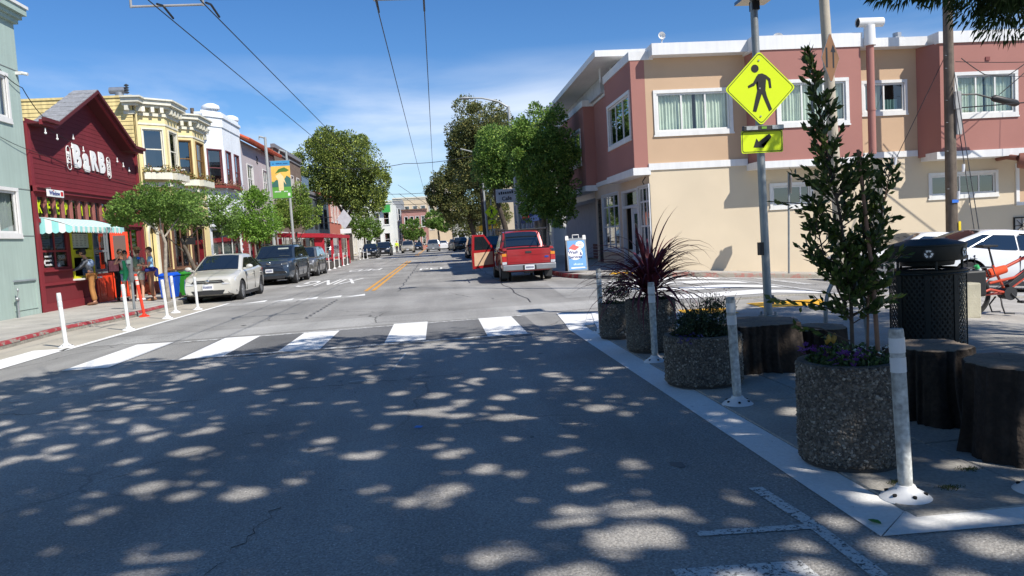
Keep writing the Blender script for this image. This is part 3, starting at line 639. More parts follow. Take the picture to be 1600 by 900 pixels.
# shop front below the awning
m_menu = M('menu_board', (0.50, 0.55, 0.52), 0.5, 0.04); m_ink = M('menu_ink', (0.12, 0.14, 0.14), 0.6)
wl = window(F, B, 22.68, 24.26, 1.30, 2.47, 0.07, (0.5,), (0.46,), mat=m_redt, gl=m_glassd, sillp=0.05)
for a, b in ((22.80, 23.32), (23.56, 24.08)):
    p = MB(); F.box(p, a, b, 1.92, 2.40, -0.075, -0.065); p.build('menu', m_menu, wl)
    ink = MB()
    for r_ in range(6): F.box(ink, a + 0.06, a + 0.06 + (0.25 if r_ % 2 else 0.38), 2.33 - r_ * 0.07, 2.35 - r_ * 0.07, -0.065, -0.061)
    ink.build('print', m_ink, wl)
for z in (1.70, 1.58, 1.46): scribble((-11.036, 23.08, z), (0, 1, 0), (0, 0, 1), 0.40, 0.10, 7, m_sw, wl)
for s_, y, z in (('&', 22.86, 1.52), ('ORDER', 23.84, 1.66), ('HERE', 23.84, 1.48)): text(s_, 0.155, (-11.036, y, z), (0, 1, 0), (0, 0, 1), m_sw, wl, 'print', 0.002, 0.004, 0.85)
m_yf = M('yellow_green_frame', srgb(196, 196, 40), 0.5, 0.05); m = MB(); frame_rect(F, m, 24.40, 25.84, 0.98, 2.47, 0.07, -0.1, 0.04); F.box(m, 24.47, 25.77, 1.62, 1.86, -0.08, 0.03); yw = m.build('serving_window', m_yf, B)
p = MB(); F.box(p, 24.50, 25.74, 1.92, 2.36, -0.06, -0.05); p.build('menu', m_menu, yw)
ink = MB()
for c_ in range(4):
    for r_ in range(7): F.box(ink, 24.58 + c_ * 0.29, 24.58 + c_ * 0.29 + 0.2 * random.uniform(0.5, 1), 2.29 - r_ * 0.05, 2.305 - r_ * 0.05, -0.05, -0.046)
ink.build('print', m_ink, yw)
p = MB(); F.quad(p, 25.15, 25.77, 1.05, 1.62, -0.05); p.build('sliding_pane', m_glassd, yw)
p = MB(); F.box(p, 24.36, 25.9, 0.93, 0.98, -0.05, 0.22); p.build('counter', m_wh, yw)
m_gfr = M('grey_frame', srgb(120, 128, 132), 0.6, 0.06)
gw = window(F, B, 25.95, 27.12, 1.12, 2.47, 0.09, (0.8,), (0.5,), mat=m_gfr, gl=m_glassd, sillp=0.05)
for a, b, c_, d_ in ((26.02, 26.4, 1.9, 2.36), (26.46, 26.86, 1.9, 2.36)): p = MB(); F.box(p, a, b, c_, d_, -0.08, -0.07); p.build('poster', m_menu, gw)
p = MB(); p.ell((-11.066, 26.62, 2.2), (0.012, 0.14, 0.11), 10, 6); p.build('poster_burger', M('orange_print', srgb(235, 150, 70), 0.6), gw)
m_or = M('orange_paint', srgb(226, 66, 30), 0.45, 0.05, coat=0.2)
sk = MB(); F.box(sk, 25.95, 27.15, 0.13, 1.10, -0.04, 0.02); sk.build('stall_riser', m_or, B)
m = MB(); F.box(m, 26.1, 26.55, 0.25, 0.95, 0.02, 0.03); F.box(m, 26.62, 27.05, 0.25, 0.95, 0.02, 0.03); m.build('riser_panel', m_or, B, bevel=0.006)
FD = facline((-10.98, 27.22), (-10.55, 27.62)); DR = MB(); FD.box(DR, 0, FD.len, 0.2, 2.42, -0.045, 0)
dr = DR.build('door', m_or, B, label='bright orange open shop door'); p = MB()
for c_, d_ in ((0.3, 0.75), (0.85, 1.25)): FD.box(p, 0.08, FD.len - 0.08, c_, d_, 0.001, 0.012)
p.build('door_panel', m_or, dr); p = MB(); FD.quad(p, 0.09, FD.len - 0.09, 1.35, 2.3, 0.004); p.build('door_glass', m_glassd, dr)
p = MB(); F.box(p, 27.95, 28.35, 0.15, 2.6, -0.02, 0.07); p.build('pale_blue_post', M('pale_blue', srgb(168, 208, 214), 0.6), B)
p = MB(); F.box(p, 27.3, 27.9, 0.5, 2.4, -0.62, -0.6); rp = p.build('recess_board', M('black_board', (0.02, 0.02, 0.022), 0.5), B)
p = MB(); F.box(p, 27.38, 27.82, 1.75, 2.3, -0.6, -0.59); p.build('poster', m_menu, rp)
text('B', 0.5, (-11.57, 27.6, 1.3), (0, 1, 0), (0, 0, 1), m_sw, rp, 'print', 0.004, 0.02)
rw = window(F, B, 28.5, 29.8, 1.45, 2.62, 0.08, (0.5,), (), mat=m_redt, gl=m_glassd); rw2 = window(F, B, 28.5, 29.8, 0.95, 1.4, 0.07, (0.5,), (), mat=m_redt, gl=m_glassd)
for y in (28.85, 29.48):
    for z in (2.38, 2.18, 1.98): p = MB(); F.box(p, y - 0.14, y + 0.14, z - 0.05, z + 0.05, -0.07, -0.062); p.build('notice', m_menu, rw)
    for z in (1.27, 1.1): p = MB(); F.box(p, y - 0.15, y + 0.15, z - 0.05, z + 0.05, -0.07, -0.062); p.build('notice', m_menu, rw2)
each(F, [(22.56, 25.95, 0.86, 0.93, 0, 0.05), (22.56, 25.95, 0.12, 0.36, 0, 0.03), (28.4, 30.05, 0.12, 0.36, 0, 0.03)], 'base_trim', m_redt, B)
p = MB(); p.box(-10.99, -10.3, 27.2, 28.3, 0.13, 0.2); p.build('door_step', m_conc2, B)
p = MB(); F.box(p, 29.0, 29.95, 0.14, 0.6, 0.05, 0.55); o = p.build('bench_box', M('brick_red_box', srgb(150, 62, 36), 0.7), None, bevel=0.01); tag(o, 'squat brick-red bench box against the foot of the shop wall behind the group', 'bench')
# small white sign
p = MB(); F.box(p, 22.62, 23.55, 3.36, 3.56, 0.30, 0.34); wsn = p.build('hanging_sign', m_sw, None, bevel=0.01); tag(wsn, 'small white horizontal sign reading Window above the first letter of the transom', 'sign')
text('Window', 0.17, (-10.655, 23.0, 3.455), (0, 1, 0), (0, 0, 1), M('navy_ink', srgb(30, 50, 120), 0.6), wsn, 'lettering', 0.002, 0.004)
text('The', 0.05, (-10.655, 22.95, 3.53), (0, 1, 0), (0, 0, 1), M('red_ink', srgb(190, 40, 40), 0.6), wsn, 'lettering', 0.002, 0.001)
p = MB(); F.box(p, 23.36, 23.5, 3.4, 3.52, 0.341, 0.344); p.build('emblem', M('red_ink'), wsn); p = MB(); p.box(-10.68, -10.67, 22.8, 22.82, 3.56, 3.62); p.tube([(-11, 22.81, 3.6), (-10.66, 22.81, 3.6)], 0.01); p.build('bracket', M('galv'), wsn)
# awning
m_aw1 = M('awning_white', (0.74, 0.78, 0.76), 0.8, 0.04); m_aw2 = M('awning_aqua', srgb(150, 216, 212), 0.8, 0.04)
AW = thing('awning', 'white and aqua striped scalloped awning over the serving window', 'awning', (-11, 24.3, 2.6)); y0, y1 = 22.62, 26.05; nst = 22; sw = (y1 - y0) / nst; XF = -10.1
for k in range(nst):
    a, b = y0 + k * sw, y0 + (k + 1) * sw; m = MB(); pts = [(-11.0, 2.80), (-10.7, 2.72), (-10.4, 2.62), (XF, 2.50)]
    for (xa, za), (xb, zb) in zip(pts, pts[1:]): m.quad((xa, a, za), (xb, a, zb), (xb, b, zb), (xa, b, za))
    for j in range(4):
        ya, yb = a + sw * j / 4, a + sw * (j + 1) / 4; f = lambda t: 2.36 - 0.045 * math.sin(PI * t)
        m.quad((XF, ya, 2.5), (XF, yb, 2.5), (XF - 0.005, yb, f((j + 1) / 4)), (XF - 0.005, ya, f(j / 4)))
    m.build('stripe', (m_aw1, m_aw2)[k % 2], AW)
for k in range(5):
    xa, xb = -11.0 + 0.18 * k, -11.0 + 0.18 * (k + 1); m = MB(); tz = lambda x: 2.80 - 0.3 * (x + 11) / 0.9
    for j in range(4):
        p0, p1 = xa + (xb - xa) * j / 4, xa + (xb - xa) * (j + 1) / 4; f = lambda t: 2.36 - 0.045 * math.sin(PI * t)
        m.quad((p0, y0, tz(p0)), (p1, y0, tz(p1)), (p1, y0, f((j + 1) / 4)), (p0, y0, f(j / 4)))
    m.build('side_stripe', (m_aw2, m_aw1)[k % 2], AW)
# string bulbs under the eaves
for i, (y, z) in enumerate(((22.65, 5.10), (23.3, 5.02), (24.15, 4.88), (24.9, 4.86), (25.1, 5.28), (28.3, 4.9), (28.8, 4.78), (29.3, 4.66))):
    m = MB(); m.ell((-10.93 + 0.35 * (i < 4), y, z), 0.036, 8, 6); m.tube([(-10.93 + 0.35 * (i < 4), y, z + 0.04), (-10.93 + 0.35 * (i < 4), y, z + 0.14)], 0.015, 6)
    o = m.build('string_bulb', m_sw, None, True); o.data.name = 'bulb'
    tag(o, ('leftmost', 'second', 'third', 'fourth', 'fifth', 'third-last', 'second-last', 'rightmost')[i] + ' of the round white bulbs under the eaves of the dark red shop', 'light bulb', 'festoon bulbs under the eaves of the dark red shop')
m = MB(); ys_ = [22.5, 22.65, 23.3, 24.15, 24.9]; m.tube([(-10.6, 22.45, 5.3), (-10.58, 22.65, 5.24), (-10.58, 23.3, 5.16), (-10.58, 24.15, 5.02), (-10.6, 24.9, 5.0)], 0.008, 5); tag(m.build('festoon_cable', m_dark), 'thin black cable carrying the bulbs along the left eave of the dark red shop', 'cable')

# ---------------------------------------------------------------- yellow bay-windowed building
m_ye = M('yellow_paint', srgb(229, 211, 156), 0.7, 0.06, 1.2, 0.12, 40, streak=0.10)
m_yeb = M('yellow_boards', srgb(232, 210, 146), 0.8, 0.12, 2.0, 0.3, 30, streak=0.22)
m_cream = M('cream_trim', srgb(222, 218, 200), 0.6, 0.07, 3, 0.1, 30, streak=0.12)
Y = thing('bay_building', 'yellow two-storey building with two angled bay windows and a cream bracketed cornice', 'building', (-11, 34.5, 0.13))
F = facx(-11, 1)
SF = [(32.4, 33.4, 0.95, 2.8), (33.6, 35.9, 0.95, 2.8), (36.1, 38.2, 0.95, 2.8), (30.75, 31.6, 0.2, 2.75)]
m = MB(); F.wall(m, 30.32, 38.9, 0.12, 7.3, SF); m.build('front_wall', m_ye, Y)
for i in range(22):   # boards of the side wall above the red shop
    z = 4.4 + i * 0.148
    if z > 7.45: break
    b = MB(); b.add([(-22, 30.30 - 0.022, z), (-11, 30.30 - 0.022, z), (-11, 30.30 - 0.004, z + 0.143), (-22, 30.30 - 0.004, z + 0.143), (-22, 30.30, z), (-11, 30.30, z)], [(0, 1, 2, 3), (4, 5, 1, 0)]); b.build('board', m_yeb, Y)
m = MB(); m.box(-22, -11, 30.3, 30.4, 0.12, 7.5); m.box(-22, -10.95, 30.25, 30.45, 7.5, 7.58); m.build('side_wall', m_yeb, Y)
m = MB(); m.tube([(-10.93, 30.42, 7.2), (-10.93, 30.42, 0.2)], 0.04); m.tube([(-10.93, 30.42, 7.2), (-10.95, 30.6, 7.35)], 0.04); m.build('downpipe', m_ye, Y, True)
m_win_sky = glass('bay_glass', (0.30, 0.34, 0.38), 0.16)
def bay(yA, yB, yC, yD, prot, z0, z1, parent, mat, wz, wmat, base=None):
    A, B_, C_, D_ = (-11, yA), (-11 + prot, yB), (-11 + prot, yC), (-11, yD)
    fs = [facline(A, B_), facline(B_, C_), facline(C_, D_)]
    m = MB()
    for f, hw in zip(fs, wz):
        hs_ = [(f.len * h[0], f.len * h[1], h[2], h[3]) for h in hw]; f.wall(m, 0, f.len, z0, z1, hs_)
    m.add([(*p, z0) for p in (A, B_, C_, D_)], [(0, 1, 2, 3)]); m.build('bay', mat, parent)
    for f, hw in zip(fs, wz):
        for h in hw: window(f, parent, f.len * h[0], f.len * h[1], h[2], h[3], 0.05, (), (0.5,), mat=wmat, gl=m_win_sky, casing=0.05, sillp=0.03, curt=((0, 0.3),) if random.random() < .5 else None)
    return fs, (A, B_, C_, D_)
def cornice(pts, z, parent, mat, steps, dent=None, dmat=None):
    """stepped cornice following the plan pts (outward on the right)"""
    m = MB()
    for (o_, za, zb) in steps:
        off = []
        for i, p in enumerate(pts):
            p = Vector(p); ds = []
            if i: ds.append((p - Vector(pts[i - 1])).normalized())
            if i < len(pts) - 1: ds.append((Vector(pts[i + 1]) - p).normalized())
            n_ = sum((Vector((d.y, -d.x)) for d in ds), Vector((0, 0))).normalized(); k = 1 / max(0.5, n_.dot(Vector((ds[0].y, -ds[0].x))))
            off.append(p + n_ * o_ * k)
        for i in range(len(pts) - 1):
            a, b, c, d = Vector(pts[i]), Vector(pts[i + 1]), off[i + 1], off[i]
            m.hexa([(a.x, a.y, z + za), (b.x, b.y, z + za), (c.x, c.y, z + za), (d.x, d.y, z + za)], [(a.x, a.y, z + zb), (b.x, b.y, z + zb), (c.x, c.y, z + zb), (d.x, d.y, z + zb)])
    c = m.build('cornice', mat, parent)
    if dent:
        for i in range(len(pts) - 1):
            f = facline(pts[i], pts[i + 1]); n_ = max(1, int(f.len / dent[0]))
            for k in range(n_):
                u = f.len * (k + 0.5) / n_; b = MB(); f.box(b, u - dent[1] / 2, u + dent[1] / 2, z + dent[3], z + dent[4], 0, dent[2]); b.build('bracket', mat, c)
    return c
WZ = [[(0.16, 0.86, 4.88, 6.38)], [(0.2, 0.8, 4.88, 6.38)], [(0.16, 0.86, 4.88, 6.38)]]
steps = [(0.06, -0.62, -0.5), (0.20, -0.32, -0.22), (0.34, -0.22, -0.06), (0.42, -0.06, 0.0)]
fs1, p1 = bay(30.62, 31.3, 32.75, 33.4, 0.8, 4.35, 7.3, Y, m_ye, WZ, m_cream); fs2, p2 = bay(34.0, 34.7, 36.3, 37.0, 0.8, 4.35, 7.3, Y, m_ye, WZ, M('brown_sash', srgb(120, 88, 44), 0.6))
cornice([(-11.3, 30.3), (-10.99, 30.32), (-10.99, 30.62)] + list(p1[1:3]) + [(-10.99, 33.4), (-10.99, 34.0)] + list(p2[1:3]) + [(-10.99, 37.0), (-10.99, 38.9)], 7.5, Y, m_cream, steps, (0.34, 0.13, 0.26, -0.5, -0.3))
m = MB(); m.box(-22, -10.98, 30.4, 38.9, 7.3, 7.45)
for P_ in (p1, p2): m.add([(*q, 7.44) for q in P_], [(0, 1, 2, 3)])
m.build('roof', m_shing, Y)
m = MB()
for P_ in (p1, p2):
    for a, b in zip(P_, P_[1:]): f = facline(a, b); f.box(m, -0.02, f.len + 0.02, 4.2, 4.36, 0, 0.07); f.box(m, 0, f.len, 6.55, 6.62, 0, 0.03)
F.box(m, 30.4, 38.85, 3.0, 3.15, 0, 0.12); F.box(m, 30.4, 38.85, 3.9, 4.02, 0, 0.08); m.build('belt_course', m_cream, Y)
p = MB(); f = fs2[0]; f.box(p, f.len * 0.3, f.len * 0.75, 4.98, 5.28, -0.035, -0.03); p.build('window_notice', M('black_board'), Y); xd_ = (f.P(1, 0, 0)[0] - f.P(0, 0, 0)[0], f.P(1, 0, 0)[1] - f.P(0, 0, 0)[1], 0); scribble(f.P(f.len * 0.52, 5.18, -0.028), xd_, (0, 0, 1), 0.3, 0.12, 5, m_sw, Y); scribble(f.P(f.len * 0.52, 5.06, -0.028), xd_, (0, 0, 1), 0.3, 0.06, 6, M('pink_print', srgb(230, 150, 150), 0.6), Y)
m_brn = M('brown_wood', srgb(104, 72, 58), 0.6, 0.12, 6); m_dkglass = glass('shop_glass', (0.2, 0.22, 0.22), 0.12)
for h in SF[:3]: window(F, Y, *h, 0.08, (0.5,) if h[1] - h[0] > 1.2 else (), (), mat=m_brn, gl=m_dkglass, sillp=0.06, name='shop_window', inset=0.10, depth=1.2)
boxes_of(F, [(31.75, 38.3, 0.12, 0.85, 0.0, 0.06)]).build('stall_riser', M('dark_grey_paint', (0.10, 0.105, 0.11), 0.6), Y)
boxes_of(F, [(31.95, 32.3, 0.85, 2.9, 0.0, 0.08), (33.42, 33.58, 0.95, 2.9, 0.0, 0.05), (35.92, 36.08, 0.95, 2.9, 0, 0.05)]).build('pilaster', m_brn, Y)
m = MB()   # arched entrance surround
for k in range(12):
    t0, t1 = PI * k / 12, PI * (k + 1) / 12; c = 31.18; z = 2.35
    m.hexa([F.P(c + 0.42 * math.cos(t0), z + 0.42 * math.sin(t0), 0), F.P(c + 0.56 * math.cos(t0), z + 0.56 * math.sin(t0), 0), F.P(c + 0.56 * math.cos(t1), z + 0.56 * math.sin(t1), 0), F.P(c + 0.42 * math.cos(t1), z + 0.42 * math.sin(t1), 0)],
           [F.P(c + 0.42 * math.cos(t0), z + 0.42 * math.sin(t0), 0.07), F.P(c + 0.56 * math.cos(t0), z + 0.56 * math.sin(t0), 0.07), F.P(c + 0.56 * math.cos(t1), z + 0.56 * math.sin(t1), 0.07), F.P(c + 0.42 * math.cos(t1), z + 0.42 * math.sin(t1), 0.07)])
F.box(m, 30.62, 30.76, 0.13, 2.35, 0, 0.07); F.box(m, 31.6, 31.74, 0.13, 2.35, 0, 0.07); m.build('arch_surround', m_cream, Y); m = MB(); F.box(m, 30.75, 31.6, 0.15, 2.75, -0.2, -0.16); m.build('entry_panel', m_ye, Y)
m = MB(); m.tube([(-11.0, 34.7, 2.3), (-10.4, 34.7, 2.3)], 0.015); m.build('blade_sign_arm', m_dark, Y); m = MB(); m.box(-10.85, -10.45, 34.68, 34.72, 1.95, 2.25); m.build('blade_sign', M('black_board'), Y)
# flower boxes
m_foli = M('box_foliage', (0.1, 0.15, 0.04), 0.7, island=[(0, (0.05, 0.09, 0.02)), (1, (0.14, 0.17, 0.05)), (0.7, (0.25, 0.20, 0.05)), (0.9, (0.30, 0.08, 0.05))])
for i, (P_, rd) in enumerate(((p1, 0), (p2, 0), (((-11, 38.95), (-10.3, 39.95), (-10.3, 42), (-11, 43)), 1))):
    f = facline(P_[0], P_[1]); g_ = facline(P_[1], P_[2]); m = MB()
    for q in (f, g_): q.box(m, 0.0, q.len, 4.46 if not rd else 4.72, 4.72 if not rd else 4.84, 0.09, 0.32)
    fb = m.build('flower_box', m_cream if not rd else M('terracotta_box', srgb(120, 50, 40), 0.7)); tag(fb, ('cream flower box under the nearer yellow bay window', 'cream flower box under the farther yellow bay window', 'reddish flower box under the first window of the white building')[i], 'flower box')
    Cs = []
    for q in (f, g_):
        for k in range(260): u = random.uniform(0, q.len); Cs.append(q.P(u, (4.74 if not rd else 4.88) + random.random() ** 2 * (0.32 * (0.5 + 0.5 * math.sin(u * 9 + i))) , 0.2 + random.uniform(-0.12, 0.16)))
    Cs = np.array(Cs); leaf_obj('foliage', leaf_mesh('foliage', Cs, unit(len(Cs)), 0.10, 0.05), m_foli if not rd else M('box_foliage_red', (0.2, 0.08, 0.04), 0.7, island=[(0, (0.16, 0.07, 0.04)), (1, (0.12, 0.12, 0.04)), (0.5, (0.30, 0.12, 0.09))]), fb, True)
# roof cowl
def cowl(name, x, y, z, s, label, mat):
    R_ = thing(name, label, 'roof vent', (x, y, z)); m = MB(); m.cyl((x, y, z), (x, y, z + 0.42 * s), 0.13 * s, 0.16 * s); m.build('stack', mat, R_, True)
    m = MB(); m.tube([(x - 0.34 * s, y, z + 0.5 * s), (x + 0.24 * s, y, z + 0.5 * s)], 0.13 * s, 12, False); m.build('cowl', mat, R_, True)
    m = MB()
    for k in range(4): t = -0.9 + k * 0.6; m.hexa([(x + 0.24 * s, y - 0.14 * s, z + 0.38 * s + 0.09 * s * k), (x + 0.24 * s, y + 0.14 * s, z + 0.38 * s + 0.09 * s * k), (x + 0.33 * s, y + 0.14 * s, z + 0.43 * s + 0.09 * s * k), (x + 0.33 * s, y - 0.14 * s, z + 0.43 * s + 0.09 * s * k)], [(x + 0.24 * s, y - 0.14 * s, z + 0.40 * s + 0.09 * s * k), (x + 0.24 * s, y + 0.14 * s, z + 0.40 * s + 0.09 * s * k), (x + 0.33 * s, y + 0.14 * s, z + 0.45 * s + 0.09 * s * k), (x + 0.33 * s, y - 0.14 * s, z + 0.45 * s + 0.09 * s * k)])
    m.build('louvre', M('galv_dark', (0.15, 0.16, 0.17), 0.5, metal=0.6), R_)
cowl('roof_cowl', -11.75, 31.2, 7.45, 1.0, 'galvanised turbine cowl on the roof of the yellow building', M('galv'))

# ---------------------------------------------------------------- white building with round finials
m_wb = M('white_wall', srgb(226, 230, 234), 0.7, 0.05, 1.0, 0.1, 40, streak=0.08)
m_mar = M('maroon_casing', srgb(110, 62, 66), 0.6)
Wb = thing('deco_building', 'white building with two round roof finials and maroon edged windows', 'building', (-11, 42.5, 0.13))
m = MB(); F.wall(m, 38.92, 46.4, 0.12, 8.3, [(39.3, 44.9, 0.9, 2.75)]); m.box(-22, -11.01, 38.93, 39.1, 4, 8.2); m.box(-22, -11.01, 38.95, 46.3, 8.0, 8.1); m.build('front_wall', m_wb, Wb)
fsW, pW = bay(38.98, 39.95, 43.3, 44.2, 0.7, 3.1, 7.75, Wb, m_wb, [[(0.18, 0.84, 4.85, 6.6)], [(0.1, 0.36, 4.85, 6.6), (0.58, 0.84, 4.85, 6.6)], []], m_mar)
cornice(list(pW), 7.9, Wb, m_wb, [(0.05, -0.15, 0.3), (0.12, 0.3, 0.42), (0.02, 0.42, 0.6)])
each(F, [(38.95, 46.38, 8.3, 8.42, -0.3, 0.06), (43.6, 45.0, 8.42, 8.75, -0.3, 0.02), (44.0, 44.12, 7.6, 8.3, 0.0, 0.07), (44.4, 44.52, 7.6, 8.3, 0.0, 0.07), (44.8, 44.92, 7.6, 8.3, 0.0, 0.07), (38.95, 46.38, 2.8, 2.95, 0, 0.15), (38.95, 46.38, 3.02, 3.1, 0, 0.1)], 'parapet', m_wb, Wb)
boxes_of(F, [(42.3, 42.8, 8.42, 8.9, -0.6, -0.2)]).build('chimney', M('grey_brick', (0.25, 0.25, 0.25), 0.8), Wb)
for y in (39.9, 43.6):
    m = MB(); x = -10.75; m.lathe([(0.30, 0), (0.30, 0.18), (0.42, 0.22), (0.44, 0.3), (0.40, 0.40), (0.22, 0.50), (0.02, 0.54)], (x, y, 8.42), 20); m.build('finial', m_wb, Wb, True)
window(F, Wb, 39.3, 44.9, 0.9, 2.75, 0.08, (0.33, 0.66), (), mat=m_wh, gl=glass('shop_glass_pale', (0.5, 0.55, 0.52), 0.15), sillp=0.08, name='shop_window', depth=0.6, curt=((0.02, 0.98),), cmat=m_blind)
m_brick = M('red_brick', srgb(128, 44, 42), 0.85, 0.15, 4)
for r_ in range(16):
    for c_ in range(3):
        a = 45.0 + (c_ + 0.5 * (r_ % 2)) * 0.42; b = MB(); F.box(b, a, min(46.3, a + 0.41), 0.2 + r_ * 0.155, 0.2 + r_ * 0.155 + 0.145, 0.0, 0.05); b.build('brick', m_brick, Wb)
# festoon with small bulbs on the white wall
for k in range(12):
    y = 38.2 + k * 0.75; z = 4.35 - 0.10 * math.sin(PI * k / 11) + 0.0 * k; o = MB().ell((-9.95, y, z), (0.035, 0.035, 0.05), 6, 5).build('string_bulb', M('bulb_dark', (0.08, 0.08, 0.08), 0.4)); tag(o, ('first', 'second', 'third', 'fourth', 'fifth', 'sixth', 'seventh', 'eighth', 'ninth', 'tenth', 'eleventh', 'last')[k] + ' tiny dark bulb from the left on the line across the white front', 'light bulb', 'dark festoon bulbs strung across the white front')

# ---------------------------------------------------------------- lilac stucco building with tiled eave
m_lil = M('lilac_stucco', srgb(176, 166, 166), 0.9, 0.05, 1, 0.2, 50); m_terra = M('terracotta', srgb(186, 84, 52), 0.8, 0.2, 3)
T = thing('tiled_building', 'grey lilac stucco building with a terracotta tile eave', 'building', (-11, 51, 0.13))
LW = [(47.6, 49.0, 5.1, 6.7), (51.8, 53.2, 5.2, 6.75)]
m = MB(); F.wall(m, 46.42, 55.6, 0.12, 8.0, LW + [(46.9, 48.2, 0.2, 2.7), (49.0, 54.8, 0.6, 2.7)]); m.box(-20, -11.01, 46.43, 46.6, 5, 8.1); m.build('front_wall', m_lil, T)
for w_ in LW: window(F, T, *w_, 0.06, (0.5,), (0.5,), casing=0.06, curt=((0, 0.25), (0.75, 1)), cmat=M('curtain_white'))
window(F, T, 46.9, 48.2, 0.2, 2.7, 0.1, (), (), mat=m_brn, gl=m_dkglass, name='doorway'); window(F, T, 49.0, 54.8, 0.6, 2.7, 0.08, (0.33, 0.66), (), mat=m_brn, gl=m_dkglass, name='shop_window')
nt_ = 40
for k in range(nt_):
    y = 46.3 + k * (9.5 / nt_); m = MB(); m.tube([(-10.45, y + 0.12, 8.0), (-11.6, y + 0.12, 8.55)], 0.115, 7); m.build('roof_tile', m_terra, T, True)
m = MB(); m.hexa([(-10.5, 46.3, 7.9), (-10.5, 55.8, 7.9), (-11.8, 55.8, 8.55), (-11.8, 46.3, 8.55)], [(-10.5, 46.3, 7.96), (-10.5, 55.8, 7.96), (-11.8, 55.8, 8.6), (-11.8, 46.3, 8.6)]); m.build('eave', M('eave_brown', srgb(90, 60, 48), 0.8), T)
m = MB(); m.tube([(-10.96, 50.2, 7.45), (-10.94, 50.35, 7.3), (-10.96, 50.2, 7.1), (-10.96, 50.4, 7.0)], 0.03, 6); m.build('wall_ornament', m_dark, T)

# ---------------------------------------------------------------- buildings farther down the left side
def plain_building(label, F, u0, u1, z1, mat, wins, parapet=0.25, trim=None, depthx=12, sgn=-1, name='row_building', sh=True, wm=None, roofm=None):
    """wins: list of (u0,u1,v0,v1)"""
    c = F.P((u0 + u1) / 2, 0, 0); R_ = thing(name, label, 'building', (c[0], c[1], 0)); m = MB(); F.wall(m, u0, u1, -3 if sh else 0, z1, wins)
    P = F.P; D = -depthx
    m.quad(P(u0, -3, 0), P(u0, -3, D), P(u0, z1, D), P(u0, z1, 0)); m.quad(P(u1, -3, 0), P(u1, -3, D), P(u1, z1, D), P(u1, z1, 0)); m.quad(P(u0, -3, D), P(u1, -3, D), P(u1, z1, D), P(u0, z1, D))
    m.build('wall', mat, R_); m = MB(); m.quad(P(u0, z1 - 0.02, 0), P(u1, z1 - 0.02, 0), P(u1, z1 - 0.02, D), P(u0, z1 - 0.02, D)); m.build('roof', m_shing, R_)
    m = MB(); F.box(m, u0 - 0.05, u1 + 0.05, z1 - 0.02, z1 + parapet, -0.15, 0.14); F.box(m, u0, u1, z1 - 0.35, z1 - 0.25, 0, 0.08); m.build('cornice', trim or m_wh, R_)
    for w_ in wins: window(F, R_, *w_, 0.07, (0.5,) if w_[1] - w_[0] > 1.6 else (), (0.5,) if w_[3] - w_[2] > 1.3 else (), mat=wm or m_wh, gl=m_win_sky, sillp=0.06, casing=0.07, inset=0.1)
    return R_
rowwins = lambda u0, u1, n_, w, v0, v1: [(u0 + (u1 - u0) * (k + 0.5) / n_ - w / 2, u0 + (u1 - u0) * (k + 0.5) / n_ + w / 2, v0, v1) for k in range(n_)]
FL = facx(-11, 1)
b1 = plain_building('weathered brown shingled building with a flat top beyond the tiled roof', FL, 55.7, 66.5, 8.7, M('brown_shingle', srgb(112, 96, 84), 0.9, 0.2, 3, 0.4, 30), rowwins(56, 66, 4, 1.0, 5.2, 7.2) + rowwins(56, 66, 3, 2.2, 0.8, 2.7), trim=M('grey_trim', srgb(120, 120, 124), 0.7))
m = MB()
for k in range(9): m.box(-10.98, -10.95, 66.6 + k * 0.4, 66.63 + k * 0.4, 6.5, 7.6)
m.box(-11.0, -10.94, 66.6, 70.0, 7.58, 7.62); m.quad((-10.97, 66.6, 6.5), (-10.97, 70, 6.5), (-10.97, 70, 7.55), (-10.97, 66.6, 7.55)); m.build('roof_railing', M('rail_blue', srgb(110, 130, 150), 0.4), b1)
b2 = plain_building('dark grey modern building with a metal top, behind the red shelter', FL, 66.8, 82, 6.3, M('slate_panel', srgb(84, 92, 98), 0.6, 0.08, 1), rowwins(68, 81, 4, 1.6, 3.4, 5.2) + rowwins(68, 81, 4, 2.4, 0.6, 2.6), trim=M('grey_trim'), wm=m_dark)
m = MB(); m.tube([(-10.9, 72, 4.2), (-9.4, 72, 4.2), (-9.4, 72, 3.7), (-10.9, 72, 3.7)], 0.04, 6); m.build('sign_bracket', m_dark, b2)
b3 = plain_building('salmon building with white sash windows beside the ficus trunk', FL, 82.2, 92, 7.4, M('salmon', srgb(180, 104, 84), 0.8, 0.06), rowwins(83, 91, 3, 1.4, 4.2, 6.2) + rowwins(83, 91, 2, 2.6, 0.6, 2.8), trim=M('tan_trim', srgb(200, 160, 120), 0.8))
b4 = plain_building('cream corner shop half hidden behind the ficus', FL, 92.2, 108, 6.2, M('cream_wall', srgb(206, 198, 176), 0.85, 0.06), rowwins(93, 107, 4, 1.4, 3.8, 5.4) + rowwins(93, 107, 4, 2.4, 0.5, 2.6))
